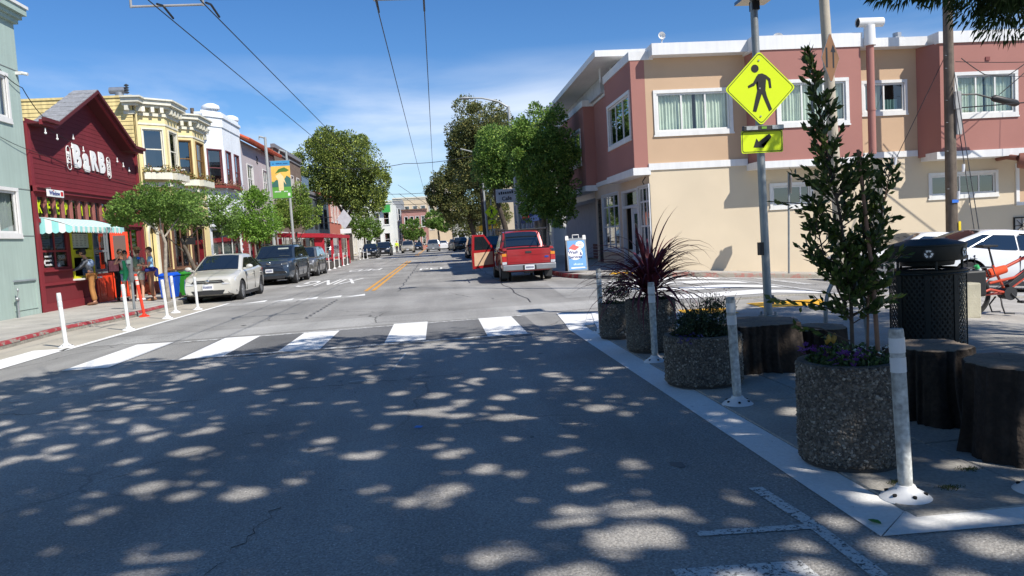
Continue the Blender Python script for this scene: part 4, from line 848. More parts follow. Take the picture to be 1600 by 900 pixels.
# the end of the street, closed by a bend and rising ground
def far_bld(label, px0, px1, y, z0, z1, col, nw, rows, roof=None, trim=None, dep=14):
    xa, xb = px0, px1; F_ = facy(y, -1); wins = []
    for (v0, v1) in rows: wins += rowwins(xa + 0.3, xb - 0.3, nw, min(1.3, (xb - xa) / nw * 0.5), v0, v1)
    return plain_building(label, F_, xa, xb, z1, M('far_' + label[:14].replace(' ', '_'), col, 0.85, 0.07, 0.8), wins, depthx=-dep if False else dep, trim=trim or m_cream)
far_bld('tall white house at the bend with a green shop sign', -12.2, -6.9, 128, 0, 8.3, srgb(222, 222, 214), 3, [(4.6, 6.6), (1.2, 3.2)])
far_bld('narrow grey house with dark window columns at the bend', -8.4, -6.6, 158, 0, 10.4, srgb(140, 142, 144), 2, [(6.0, 8.4), (2.0, 4.4)])
far_bld('pink house with a brown hipped top beside the round tree', -6.4, -1.5, 150, 0, 7.6, srgb(176, 128, 118), 4, [(4.4, 6.4), (1.0, 3.0)], trim=M('brown_trim', srgb(110, 80, 66), 0.8))
far_bld('long beige block rising above the pink house', -9.0, 4.0, 172, 0, 11.2, srgb(206, 188, 160), 7, [(7.6, 9.4), (4.0, 6.0)])
far_bld('square beige tower block behind the far right tree', -0.6, 7.0, 182, 0, 15.2, srgb(212, 200, 176), 4, [(10.5, 12.5), (7.0, 9)])
far_bld('low grey garage house at the end on the right', 3.2, 10.5, 140, 0, 6.6, srgb(168, 168, 164), 3, [(3.6, 5.2), (0.4, 2.4)])
m = MB(); m.box(-8.5, -7.2, 127.4, 127.7, 6.6, 7.8); o = m.build('shop_sign', M('sign_green', srgb(60, 160, 70), 0.6)); tag(o, 'small green sign on the tall white house at the bend', 'sign')
# closing rows so that the street does not end in the open
far_bld('pale stepped block on the far left hillside', -30, -12.6, 150, 0, 8.5, srgb(190, 190, 186), 8, [(5, 6.8), (1.4, 3.2)])
far_bld('wide tan block closing the view behind the right-hand trees', 10.8, 30, 150, 0, 9.0, srgb(196, 184, 162), 8, [(5.4, 7.2), (1.4, 3.2)])
# ================================================================ the corner building on the right
m_cr = M('cream_stucco', srgb(208, 192, 166), 0.9, 0.05, 0.7, 0.3, 60)
m_tan2 = M('tan_stucco', srgb(194, 164, 134), 0.9, 0.05, 0.7, 0.3, 60)
m_rose = M('rose_stucco', srgb(162, 112, 102), 0.9, 0.05, 0.7, 0.3, 60)
m_rw = M('roof_white', (0.74, 0.735, 0.72), 0.6, 0.05, 1.2, 0.15, 30, streak=0.08)
R = thing('corner_building', 'two-storey corner building, cream below, tan and dusty rose bays above, white bands', 'building', (7.2, 24.9, 0.1))
FS = facy(24.9, -1); FM = facx(7.1, -1)
LWs = [(16.95, 19.3, 2.05, 2.72), (11.3, 12.62, 2.02, 2.66)]
m = MB(); FS.wall(m, 7.1, 30, -2.2, 3.42, LWs, reveal=0.15); m.build('lower_wall', m_cr, R)
UWs = [(7.46, 9.92, 4.64, 5.88), (14.62, 16.05, 4.98, 5.92)]
m = MB(); FS.wall(m, 7.1, 16.75, 3.42, 7.05, UWs, reveal=0.1); m.build('upper_wall', m_tan2, R)
m = MB()
def boxbay(F, m, u0, u1, d, v0, v1, holes, skew=0.0):
    f = Fac(lambda u, v, dd: F.P(u, v, d + dd)); f.wall(m, u0 + skew, u1, v0, v1, holes, reveal=0.1)
    m.quad(F.P(u0, v0, 0), F.P(u0, v1, 0), F.P(u0 + skew, v1, d), F.P(u0 + skew, v0, d)); m.quad(F.P(u1, v0, 0), F.P(u1, v0, d), F.P(u1, v1, d), F.P(u1, v1, 0))
    m.quad(F.P(u0, v0, 0), F.P(u0 + skew, v0, d), F.P(u1, v0, d), F.P(u1, v0, 0)); return f
B1w = [(11.28, 13.52, 4.64, 5.90)]; B2w = [(17.36, 19.42, 4.66, 5.92), (21.5, 23.6, 4.66, 5.92)]
m = MB(); f1 = boxbay(FS, m, 10.5, 14.07, 0.8, 3.36, 6.98, B1w, 0.1); m.build('bay', m_rose, R)
m = MB(); f2 = boxbay(FS, m, 16.5, 26, 0.8, 3.36, 7.02, B2w, 0.3); m.build('bay', m_rose, R)
m = MB(); MW = [(25.2, 28.3, 4.58, 5.98)]; f3 = boxbay(FM, m, 24.9, 28.75, 0.47, 3.40, 7.0, MW); m.build('bay', m_rose, R)
m = MB(); f4 = boxbay(FM, m, 33.0, 40.0, 0.47, 3.40, 6.9, [(33.9, 36.6, 4.58, 5.98)]); m.build('bay', m_rose, R)
m = MB(); FM.wall(m, 24.9, 44, 3.42, 7.0, []); m.build('recessed_wall', m_rose, R)
# wall returns that close the corner
m = MB(); m.quad((6.63, 24.9, 3.40), (7.1, 24.9, 3.40), (7.1, 24.9, 7.0), (6.63, 24.9, 7.0)); 
# white string course
cb = [(7.1, 10.47, 3.42, 3.64, 0.0, 0.05), (14.1, 16.5, 3.42, 3.64, 0, 0.05)]
each(FS, [(7.1, 10.47, 3.40, 3.62, 0.0, 0.045), (14.1, 16.47, 3.42, 3.62, 0, 0.045), (10.44, 14.12, 3.22, 3.44, 0.0, 0.86), (16.6, 26, 3.22, 3.46, 0, 0.86)], 'string_course', m_rw, R)
each(FM, [(24.86, 28.8, 3.26, 3.50, -0.06, 0.53), (32.95, 40.05, 3.26, 3.50, -0.06, 0.53), (28.8, 32.95, 3.40, 3.58, 0, 0.06)], 'string_course', m_rw, R)
# roof edges
each(FS, [(7.25, 10.44, 7.03, 7.40, -0.3, 0.46), (14.12, 16.62, 7.03, 7.32, -0.3, 0.46), (10.44, 14.14, 6.98, 7.42, -0.3, 0.84), (16.74, 26.2, 6.99, 7.36, -0.3, 0.86)], 'roof_fascia', m_rw, R)
each(FM, [(24.88, 28.8, 6.98, 7.26, -0.3, 0.51), (32.94, 40.05, 6.88, 7.14, -0.3, 0.51), (28.8, 32.94, 6.9, 7.1, -0.3, 0.06)], 'roof_fascia', m_rw, R)
m = MB(); m.box(5.95, 14.0, 27.0, 44.0, 7.62, 7.84); m.build('flat_roof_slab', m_rw, R)
m = MB(); m.box(6.9, 13.9, 30.6, 44.0, 7.0, 7.60); m.build('penthouse_wall', M('pale_grey_wall', srgb(176, 180, 186), 0.8), R)
for x, y in ((6.5, 28.9), (6.9, 28.9), (7.3, 28.9)): m = MB(); m.box(x, x + 0.06, y, y + 0.06, 7.1, 7.62); m.build('post', m_rw, R)
m = MB(); m.box(7.2, 30, 25.0, 44, 6.9, 7.0); m.build('roof', m_shing, R)
# windows
for F_, w_ in ((FS, UWs[0]), (f1, B1w[0]), (f2, B2w[0]), (f2, B2w[1])):
    window(F_, R, *w_, 0.06, (0.34, 0.67), (), casing=0.11, curt=((0.0, 0.34), (0.34, 0.5), (0.55, 0.66), (0.67, 1.0)), sillp=0.02, gl=glass('window_glass_pale', (0.8, 0.86, 0.84), 0.08), depth=0.4)
window(FS, R, *UWs[1], 0.06, (0.5,), (), casing=0.10, sillp=0.02, curt=((0.0, 0.46),), depth=0.4)
m = MB(); curtain(FS, m, 15.45, 15.95, 5.0, 5.4, -0.2); m.build('curtain', M('curtain_teal', (0.30, 0.45, 0.42), 0.9), R)
for w_ in LWs: window(FS, R, *w_, 0.06, (0.45, 0.75), (), casing=0.10, sillp=0.02, gl=m_glassd, depth=0.6)
p = MB(); FS.box(p, 16.95 + 1.1, 16.95 + 1.6, 2.12, 2.35, -0.3, -0.25); p.build('stored_box', M('stored_grey', (0.3, 0.28, 0.25), 0.8), R)
window(f3, R, *MW[0], 0.06, (0.34, 0.67), (), casing=0.10, sillp=0.02, gl=m_glassd, depth=0.4); window(f4, R, 33.9, 36.6, 4.58, 5.98, 0.06, (0.5,), (), casing=0.10, sillp=0.02, gl=m_glassd, depth=0.4)
# ground floor towards the main street
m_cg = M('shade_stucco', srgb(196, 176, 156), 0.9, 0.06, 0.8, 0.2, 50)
GW = [(24.95, 26.3, 0.62, 2.92), (26.5, 28.8, 0.12, 2.95), (29.25, 32.1, 0.72, 2.95), (32.45, 33.35, 0.12, 2.9)]
m = MB(); FM.wall(m, 24.9, 33.6, 0.1, 3.42, GW, reveal=0.2); m.build('shop_wall', m_cg, R)
m_gw = M('grey_white_frame', srgb(198, 200, 204), 0.6, 0.05)
for h in (GW[0], GW[2]):
    w_ = window(FM, R, *h, 0.07, (0.34, 0.67), (0.42, 0.78), mat=m_gw, gl=m_glassd, name='shop_window', curt=((0.04, 0.3), (0.4, 0.62), (0.75, 0.96)), cmat=M('curtain_cool', (0.38, 0.42, 0.45), 0.9, 0.2), casing=0.05)
p = MB(); FM.box(p, 30.5, 30.95, 1.75, 2.3, -0.12, -0.11); p.build('open_sign', M('sign_blue', srgb(60, 90, 170), 0.5), R)
m = MB(); frame_rect(FM, m, 26.5, 28.8, 0.12, 2.95, 0.09, -0.14, 0.0); FM.box(m, 26.6, 28.7, 2.28, 2.38, -0.14, -0.02); dfr = m.build('door_frame', m_gw, R)
p = MB(); FM.quad(p, 26.6, 28.7, 2.38, 2.86, -0.1); p.build('transom_pane', m_glassd, dfr); p = MB(); FM.box(p, 26.62, 27.5, 0.15, 2.27, -0.12, -0.07); p.build('door', M('door_pale', srgb(176, 182, 190), 0.6), dfr)
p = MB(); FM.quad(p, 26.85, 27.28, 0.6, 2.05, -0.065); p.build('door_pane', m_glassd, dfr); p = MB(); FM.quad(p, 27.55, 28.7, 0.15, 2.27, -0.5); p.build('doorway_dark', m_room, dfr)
m = MB(); FM.box(m, 27.5, 27.56, 0.15, 2.27, -0.14, -0.03); m.build('jamb', m_gw, dfr)
for k in range(6): p = MB(); FM.box(p, 32.5 + k * 0.15, 32.52 + k * 0.15, 0.15, 2.85, -0.06, -0.04); p.build('gate_bar', m_dark, R)
p = MB(); FM.quad(p, 32.45, 33.35, 0.12, 2.9, -0.19); p.build('gate_back', M('gate_back', (0.2, 0.18, 0.16), 0.8), R)
for k in range(9): p = MB(); FM.box(p, 32.52, 33.3, 0.4 + k * 0.28, 0.42 + k * 0.28, -0.05, -0.035); p.build('gate_bar', m_dark, R)
p = MB(); p.tube([(7.0, 24.98, 3.2), (6.9, 25.0, 3.05), (6.95, 25.0, 2.95)], 0.02, 6); p.build('wall_hook', m_dark, R)
# recessed garage part
m_gg = M('grey_stucco_b', srgb(146, 148, 154), 0.9, 0.07)
m = MB(); F5 = facx(8.2, -1); F5.wall(m, 33.6, 48, 0.1, 3.6, [(34.4, 38.6, 0.12, 2.5)], reveal=0.2); m.quad((7.1, 33.6, 0.1), (8.2, 33.6, 0.1), (8.2, 33.6, 3.4), (7.1, 33.6, 3.4)); m.build('garage_wall', m_gg, R)
for k in range(7): p = MB(); F5.box(p, 34.42, 38.58, 0.14 + k * 0.335, 0.46 + k * 0.335, -0.16, -0.13); p.build('garage_panel', M('garage_slate', srgb(62, 64, 74), 0.5), R)
for k in range(5): p = MB(); FM.box(p, 34.0 + 0.0, 38.8, 0.15 + k * 0.15, 0.27 + k * 0.15, -0.9, -0.86); p.build('wooden_slat', M('redwood_slat', srgb(96, 52, 46), 0.8), R)
each(facx(7.6, -1), [(33.65, 46, 3.0, 3.3, -0.6, 0.35)], 'canopy_fascia', m_wh, R)
# flue pipe, chimney cap, duct
m = MB(); m.tube([(14.35, 24.02, 3.5), (14.35, 24.02, 7.0)], 0.12, 14); m.build('flue_pipe', m_rose, R, True); m = MB(); m.tube([(14.35, 24.02, 4.9), (14.35, 24.02, 4.95)], 0.135, 14); m.build('pipe_clamp', m_rose, R, True)
m = MB(); m.cyl((14.35, 24.02, 6.98), (14.35, 24.02, 7.62), 0.19, 0.17); m.build('chimney_stack', m_rw, R, True)
m = MB(); m.tube([(13.95, 24.02, 7.72), (14.8, 24.02, 7.72)], 0.15, 14, False); m.tube([(13.96, 24.02, 7.72), (14.79, 24.02, 7.72)], 0.135, 14, False); m.build('chimney_cowl', m_rw, R, True)
m = MB(); m.cyl((13.98, 24.02, 7.72), (14.0, 24.02, 7.72), 0.134, n=14); m.build('cowl_mouth', m_dark, R)
m_duct = M('duct_brown', srgb(128, 78, 62), 0.6, 0.1); m = MB(); m.tube([(19.2, 23.7, 3.02), (19.45, 23.55, 2.98), (21.6, 23.5, 3.12)], [0.24, 0.28, 0.28], 18); m.build('duct', m_duct, R, True)
m = MB(); m.tube([(19.2, 23.7, 3.1), (19.2, 24.2, 3.2), (19.4, 24.9, 3.2)], 0.09, 10); m.build('duct_elbow', m_duct, R, True); m = MB(); m.tube([(20.2, 23.52, 3.0), (20.25, 23.52, 3.0)], 0.295, 18); m.build('duct_band', m_duct, R, True)
m = MB(); frame_rect(FS, m, 20.05, 22, 1.55, 3.0, 0.12, 0, 0.05); m.build('frame_panel', m_rw, R); m = MB(); FS.box(m, 20.17, 21.9, 1.67, 2.9, 0.0, 0.02); m.build('tan_panel', m_tan2, R)
m = MB(); frame_rect(FS, m, 19.95, 21.2, 0.55, 1.15, 0.04, 0, 0.05)
for k in range(8): t = PI * 2 * k / 8; m.tube([FS.P(20.25, 0.85, 0.04), FS.P(20.25 + 0.27 * math.cos(t), 0.85 + 0.27 * math.sin(t), 0.04)], 0.012, 4)
m.build('vent_grille', m_dark, R); m = MB(); FS.box(m, 19.97, 21.18, 0.57, 1.13, 0, 0.01); m.build('vent_back', M('vent_pale', (0.45, 0.42, 0.38), 0.8), R)
m = MB(); FS.box(m, 18.4, 18.55, 6.38, 6.5, 0.8, 0.83); m.build('wall_vent', M('rust_vent', srgb(120, 60, 56), 0.7), R)
# roof dishes
def dish(x, y, z, r, label, dx=0):
    D_ = thing('satellite_dish', label, 'dish', (x, y, z)); m = MB(); m.cyl((x, y, z), (x, y, z + 0.45), 0.02, n=8); m.build('mast', m_rw, D_)
    m = MB(); m.lathe([(0.02, 0.05), (r * 0.6, 0.02), (r, -0.06), (r, -0.05), (r * 0.6, 0.035), (0.02, 0.065)], (x, y, z + 0.48), 20, 'y', False); m.build('reflector', m_rw, D_, True)
    m = MB(); m.tube([(x, y, z + 0.3), (x + 0.02, y - 0.3, z + 0.35)], 0.012, 6); m.build('arm', m_rw, D_)
dish(7.85, 25.3, 7.36, 0.12, 'small round white dish on a thin mast above the tan wall corner'); dish(11.9, 25.4, 7.1, 0.24, 'larger cream satellite dish peeking over the rose bay roof edge')
m = MB(); m.box(16.05, 16.35, 25.3, 25.6, 7.0, 7.55); m.cyl((16.2, 25.45, 7.55), (16.2, 25.45, 7.7), 0.14, n=12); tag(m.build('roof_vent', M('galv')), 'square grey metal roof vent box on the right part of the corner building', 'roof vent')
# further buildings behind the trees on the right
FR = facx(7.4, -1)
plain_building('white shop building behind the big tree over the pickup, with a blue awning', FR, 48.2, 58, 7.8, M('white_shop', srgb(206, 206, 204), 0.85, 0.05), rowwins(48.5, 57.5, 3, 1.4, 4.4, 6.2) + rowwins(48.5, 57.5, 3, 2.2, 0.6, 2.6))
plain_building('grey-blue corner building deep behind the right-hand trees', FR, 58.2, 72, 8.6, M('greyblue', srgb(140, 150, 160), 0.85, 0.05), rowwins(58.5, 71.5, 4, 1.4, 4.4, 6.4) + rowwins(58.5, 71.5, 4, 2.2, 0.6, 2.6))
plain_building('tan building with two floors beyond the far crossing', FR, 88, 120, 7.4, M('tan_far', srgb(188, 176, 156), 0.85, 0.05), rowwins(89, 119, 8, 1.4, 4.2, 6.0) + rowwins(89, 119, 8, 2.2, 0.6, 2.4))
plain_building('cream house on the left beyond the ficus', FL, 108.2, 122, 6.6, M('cream_far', srgb(200, 196, 184), 0.85, 0.05), rowwins(109, 121, 4, 1.3, 3.8, 5.4) + rowwins(109, 121, 4, 2.2, 0.6, 2.4))
m = MB(); m.hexa([(7.3, 49, 3.2), (7.3, 57, 3.2), (7.3, 57, 2.5), (7.3, 49, 2.5)], [(6.0, 49, 2.6), (6.0, 57, 2.6), (6.0, 57, 2.35), (6.0, 49, 2.35)]); aw = m.build('awning', M('awning_blue', srgb(40, 62, 110), 0.8)); tag(aw, 'blue shop awning with a red strip behind the pickup tree', 'awning')
m = MB(); m.box(5.99, 6.01, 49.2, 53, 2.62, 2.85); m.build('red_strip', M('red_strip', srgb(190, 50, 40), 0.7), aw)
m = MB(); m.hexa([(7.3, 88.5, 3.3), (7.3, 96, 3.3), (7.3, 96, 2.6), (7.3, 88.5, 2.6)], [(5.0, 88.5, 2.9), (5.0, 96, 2.9), (5.0, 96, 2.3), (5.0, 88.5, 2.3)]); tag(m.build('awning', M('awning_yellow', srgb(235, 190, 60), 0.8)), 'yellow shop awning beyond the far pedestrian sign', 'awning')
# ================================================================ vehicles
m_tyre = M('tyre', (0.02, 0.02, 0.021), 0.85, 0.1); m_rim = M('alloy', (0.45, 0.46, 0.48), 0.35, 0.05, metal=0.8); m_well = M('wheel_well', (0.008, 0.008, 0.008), 0.95)
m_cgl = M('car_glass', (0.012, 0.016, 0.02), 0.04, 0, spec=0.9, coat=1.0); m_trimb = M('black_plastic', (0.025, 0.025, 0.027), 0.55); m_chr = M('chrome', (0.6, 0.61, 0.62), 0.15, 0, metal=1.0)
m_lamp = M('headlamp', (0.55, 0.57, 0.6), 0.12, 0.2, 20, coat=1.0); m_lampd = M('headlamp_dark', (0.10, 0.105, 0.11), 0.1, coat=1.0); m_tail = M('tail_red', (0.45, 0.02, 0.02), 0.2, 0.1, coat=0.8); m_amber = M('amber', (0.7, 0.25, 0.02), 0.25, coat=0.6)
m_plate = M('plate_white', (0.75, 0.76, 0.78), 0.4); m_plink = M('plate_ink', srgb(60, 70, 110), 0.5)
def paint(name, col=(0.1, 0.1, 0.1), metal=0.3): return M(name, col, 0.28, 0.02, 2, metal=metal, coat=0.9)
def wheel_mesh(r, w, spokes=7):
    t = MB().lathe([(r * 0.66, -w / 2), (r * 0.93, -w / 2), (r, -w * 0.36), (r, w * 0.36), (r * 0.93, w / 2), (r * 0.66, w / 2), (r * 0.62, w * 0.3)], (0, 0, 0), 28, 'x', False)
    d = MB().lathe([(0.001, w * 0.2), (r * 0.64, w * 0.2)], (0, 0, 0), 24, 'x', False)
    rm = MB().lathe([(r * 0.60, w * 0.22), (r * 0.60, w * 0.40), (r * 0.68, w * 0.46), (r * 0.68, w * 0.3)], (0, 0, 0), 28, 'x', False)
    for k in range(spokes):
        a = 2 * PI * k / spokes; A = Matrix.Rotation(a, 4, 'X'); rm.box(w * 0.26, w * 0.42, -r * 0.075, r * 0.075, r * 0.08, r * 0.64, A)
    rm.cyl((w * 0.25, 0, 0), (w * 0.46, 0, 0), r * 0.16, r * 0.13)
    return t.mesh('tyre', True), d.mesh('brake', False), rm.mesh('rim', True)
def car(name, label, cat, loc, rz, p, group=None):
    """own frame: front at -Y, wheels on z=0. p: dict of sizes"""
    Lh, Wh, H, gc = p['L'] / 2, p['W'] / 2, p['H'], p.get('gc', 0.2); R_ = thing(name, label, cat, loc, rz, group, local=True); R_.rotation_euler = (0, p.get('pitch', 0), rz) if not p.get('roll') else (p['roll'], p.get('pitch', 0), rz)
    top = p['top']      # list of (y 0..1, z) body top line (bonnet, belt, boot)
    def ztop(t):
        for (a, za), (b, zb) in zip(top, top[1:]):
            if a <= t <= b: s = (t - a) / (b - a); s = s * s * (3 - 2 * s) if p.get('soft', True) else s; return za + (zb - za) * s
        return top[-1][1]
    ns = 26; secs = []
    for i in range(ns + 1):
        t = i / ns; t = 0.5 - 0.5 * math.cos(PI * t) * (0.55 + 0.45 * abs(math.cos(PI * t))) ; t = min(1, max(0, t)); y = -Lh + 2 * Lh * t
        e = abs(2 * t - 1); w = Wh * (1 - p.get('taper', 0.10) * e ** 5 - 0.04 * e ** 14); zt = ztop(t); zb = gc + 0.10 * max(0, e - 0.85) / 0.15 * p.get('lift', 1)
        pr = [(0.0, 0), (0.80, 0), (0.93, 0.05), (0.985, 0.20), (1.0, 0.45), (0.985, 0.68), (0.955, 0.86), (0.90, 0.955), (0.78, 1.0), (0.45, 1.02), (0.0, 1.03)]
        secs.append([(w * a, y, zb + (zt - zb) * b) for a, b in pr])
    m = MB(); k = len(secs[0]); ring = lambda s: s + [(-x, y, z) for x, y, z in s[-2:0:-1]]; n_ = len(ring(secs[0]))
    for s in secs: m.v += ring(s)
    for i in range(ns):
        for j in range(n_): m.f.append((i * n_ + j, i * n_ + (j + 1) % n_, (i + 1) * n_ + (j + 1) % n_, (i + 1) * n_ + j))
    m.f.append(tuple(range(n_))[::-1]); m.f.append(tuple(ns * n_ + j for j in range(n_)))
    mt = p['paint']; body = m.build('body', mt, R_, smooth=True)
    fy, ry = -Lh + p['fo'], Lh - p['ro']; wr = p['wr']
    for yy in (fy, ry):     # wheel arches cut out of the body
        c = MB().cyl((-Wh * 1.2, yy, wr * 1.02), (-Wh * 0.62, yy, wr * 1.02), wr * 1.17, n=28).cyl((Wh * 0.62, yy, wr * 1.02), (Wh * 1.2, yy, wr * 1.02), wr * 1.17, n=28)
        co = c.build('cutter', m_well); b = body.modifiers.new('b', 'BOOLEAN'); b.object = co; b.operation = 'DIFFERENCE'; b.solver = 'EXACT'; b.material_mode = 'TRANSFER' if hasattr(b, 'material_mode') else b.material_mode
        bpy.context.view_layer.update(); body.parent = None; bake(body); body.parent = R_; bpy.data.objects.remove(co)
    bo = Wh * 0.985
    # greenhouse
    g = p['gh']; (y0, z0), (y1, z1), (y2, z2), (y3, z3) = [(-Lh + 2 * Lh * a, z) for a, z in g]; hb, hr = Wh * p.get('hb', 0.90), Wh * p.get('hr', 0.72); zr = max(z1, z2)
    hw = lambda z: hb + (hr - hb) * (z - min(z0, z3)) / (zr - min(z0, z3))
    m = MB(); st = [(y0, z0), (y0 + (y1 - y0) * 0.5, z0 + (z1 - z0) * 0.53), (y1 - 0.02, z1 - 0.015), (y1 + 0.12, z1 + 0.02), ((y1 + y2) / 2, zr + 0.035), (y2 - 0.12, z2 + 0.02), (y2 + 0.02, z2 - 0.015), (y2 + (y3 - y2) * 0.5, z3 + (z2 - z3) * 0.53), (y3, z3)]
    rows = []
    for (y, z) in st:
        zb = min(z0, z3) - 0.06; w = hw(z); rows.append([(hb + 0.012, y, zb), (w, y, z - 0.03), (w * 0.94, y, z + 0.004), (w * 0.6, y, z + 0.018), (0, y, z + 0.024), (-w * 0.6, y, z + 0.018), (-w * 0.94, y, z + 0.004), (-w, y, z - 0.03), (-hb - 0.012, y, zb)])
    for r_ in rows: m.v += r_
    for i in range(len(rows) - 1):
        for j in range(8): m.f.append((i * 9 + j, i * 9 + j + 1, (i + 1) * 9 + j + 1, (i + 1) * 9 + j))
    m.build('roof', p.get('roofpaint', mt), R_, smooth=True)
    def slab(a, b, zlo, zhi, off, inset, mat, nm):   # windscreen / backlight between station a (bottom) and b (top)
        m = MB(); (ya, za), (yb, zb_) = a, b; P = []
        for t in (zlo, (zlo + zhi) / 2, zhi):
            y, z = ya + (yb - ya) * t, za + (zb_ - za) * t; w = hw(z) - inset; row = []
            for s in (-1, -0.6, -0.2, 0.2, 0.6, 1): row.append((w * s, y + off[0] * 1, z + off[1] + 0.026 * (1 - abs(s) ** 2.5)))
            P.append(row)
        for i in range(2):
            for j in range(5): m.quad(P[i][j], P[i][j + 1], P[i + 1][j + 1], P[i + 1][j])
        return m.build(nm, mat, R_, smooth='all')
    nf = Vector((0, -(z1 - z0), (y1 - y0))).normalized(); nb = Vector((0, (z2 - z3), -(y2 - y3))).normalized()
    slab((y0, z0), (y1, z1), 0.04, 0.95, (nf.y * 0.03, nf.z * 0.03), 0.10, m_cgl, 'windscreen'); slab((y3, z3), (y2, z2), 0.08, 0.93, (nb.y * 0.03, nb.z * 0.03), 0.11, m_cgl, 'rear_window')
    zb_ = min(z0, z3) + 0.05; zt_ = zr - 0.085
    ysA = lambda z: y0 + (y1 - y0) * (z - z0) / (z1 - z0) + 0.10; ysB = lambda z: y3 + (y2 - y3) * (z - z3) / (z2 - z3) - 0.10
    for s in (-1, 1):
        cuts = [0.0] + p.get('pillars', [0.5]) + [1.0]
        for a, b in zip(cuts, cuts[1:]):
            P = []
            for z in (zb_, zt_): P.append((ysA(z) + (ysB(z) - ysA(z)) * a + (0.03 if a else 0), z)); P.append((ysA(z) + (ysB(z) - ysA(z)) * b - (0.03 if b < 1 else 0), z))
            q = [P[0], P[1], P[3], P[2]]; m = MB()
            x_ = lambda z: s * (hb + (hr - hb) * (z - zb_ + 0.05) / (zr - min(z0, z3)) + 0.016)
            m.add([(x_(z), y, z) for y, z in q], [(0, 1, 2, 3) if s > 0 else (3, 2, 1, 0)]); m.build('side_window', m_cgl, R_)
        # door seams, handles, sill, mirror
        yd = [ysA(zb_) + 0.05] + [ysA(zb_) + (ysB(zb_) - ysA(zb_)) * c + 0.02 for c in p.get('pillars', [0.5])[:2]] + [min(ysB(zb_) + 0.02, ry - wr * 1.2 + 0.35)]
        sm = MB()
        for y in yd:
            for (za, zc_) in ((gc + 0.13, gc + (z0 - gc) * 0.5), (gc + (z0 - gc) * 0.5, z0 - 0.08)): sm.box(s * bo - 0.02, s * bo + 0.016, y - 0.004, y + 0.004, za, zc_)
        sm.build('door_seam', m_trimb, R_, kind='stuff')
        for y in [yd[i + 1] - 0.16 for i in range(min(2, len(yd) - 1))]: hh = MB(); zz = z0 - 0.16; hh.box(s * bo * 0.985 - 0.02, s * bo * 0.985 + 0.035, y - 0.08, y + 0.08, zz, zz + 0.028); hh.build('door_handle', p.get('handle', mt), R_, bevel=0.006)
        sk_ = MB(); sk_.box(s * bo - 0.06 * s - 0.03, s * bo - 0.06 * s + 0.03, fy + wr * 1.25, ry - wr * 1.25, gc - 0.02, gc + 0.10); sk_.build('sill', p.get('sillm', m_trimb), R_)
        mi = MB(); ym = ysA(zb_) + 0.06; mi.ell((s * (Wh + 0.11), ym, z0 + 0.10), (0.11, 0.07, 0.075), 12, 8); mi.box(min(s * (hb + 0.0), s * (Wh + 0.06)), max(s * (hb + 0.0), s * (Wh + 0.06)), ym - 0.02, ym + 0.03, z0 + 0.03, z0 + 0.07); mi.build('mirror', p.get('mirror', mt), R_, smooth=True)
    # wheels
    T_, D_, Rm = p['wheels']; ww = p.get('tw', 0.21)
    for yy in (fy, ry):
        for s in (-1, 1):
            a = 0 if s > 0 else PI
            t_ = bpy.data.objects.new('wheel', T_); COL.objects.link(t_); t_.parent = R_; t_.location = (s * (Wh - ww * 0.55), yy, wr); t_.rotation_euler = (0, 0, a)
            for nm, me, mm in (('brake_disc', D_, m_trimb), ('rim', Rm, p.get('rimm', m_rim))):
                q = bpy.data.objects.new(nm, me); COL.objects.link(q); q.parent = t_
                if not me.materials: me.materials.append(mm)
            if not T_.materials: T_.materials.append(m_tyre)
            wl_ = MB(); wl_.cyl((s * Wh * 0.60, yy, wr * 1.02), (s * Wh * 0.635, yy, wr * 1.02), wr * 1.16, n=20); wl_.build('wheel_well', m_well, R_)
    ub = MB(); ub.box(-Wh * 0.8, Wh * 0.8, -Lh * 0.9, Lh * 0.9, gc - 0.02, gc + 0.12); ub.build('underbody', m_well, R_)
    p['_'] = dict(Lh=Lh, Wh=Wh, gc=gc, ztop=ztop, R=R_, paint=mt, z0=z0)
    return R_
def on_front(p, R_, face, polys, mat, name, off=0.012, thick=0.02, mirror=True):
    """polys in (x, z) laid on the nose (face=-1) or the tail (+1), following the body outline"""
    q = p['_']; Lh, Wh = q['Lh'], q['Wh']
    def yof(x, z):
        t = min(1, abs(x) / Wh); base = Lh * (1 - 0.0 * t)
        # plan: body narrows near the ends; find the y where half width equals |x|
        e = 1.0
        for _ in range(24):
            w = Wh * (1 - p.get('taper', 0.10) * e ** 5 - 0.04 * e ** 14) * 0.99
            if w >= abs(x): break
            e -= 0.012
        zt_end = q['ztop'](0 if face < 0 else 1)
        yy = Lh * e
        if z > zt_end:
            ts = 0
            for k in range(60):
                t_ = k / 200; zz = q['ztop'](t_ if face < 0 else 1 - t_)
                if zz * 1.0 >= z + 0.0: ts = t_; break
                ts = t_
            yy = min(yy, Lh * (1 - 2 * ts))
        return face * (yy + off)
    for poly in polys:
        for sx in ((1, -1) if mirror else (1,)):
            m = MB(); pts = [(sx * x, z) for x, z in poly]; n_ = len(pts)
            m.add([(x, yof(x, z), z) for x, z in pts] + [(x, yof(x, z) - face * (thick + off), z) for x, z in pts], [tuple(range(n_)), tuple(range(2 * n_ - 1, n_ - 1, -1))] + [(i, i + n_, (i + 1) % n_ + n_, (i + 1) % n_) for i in range(n_)])
            m.build(name, mat, R_)
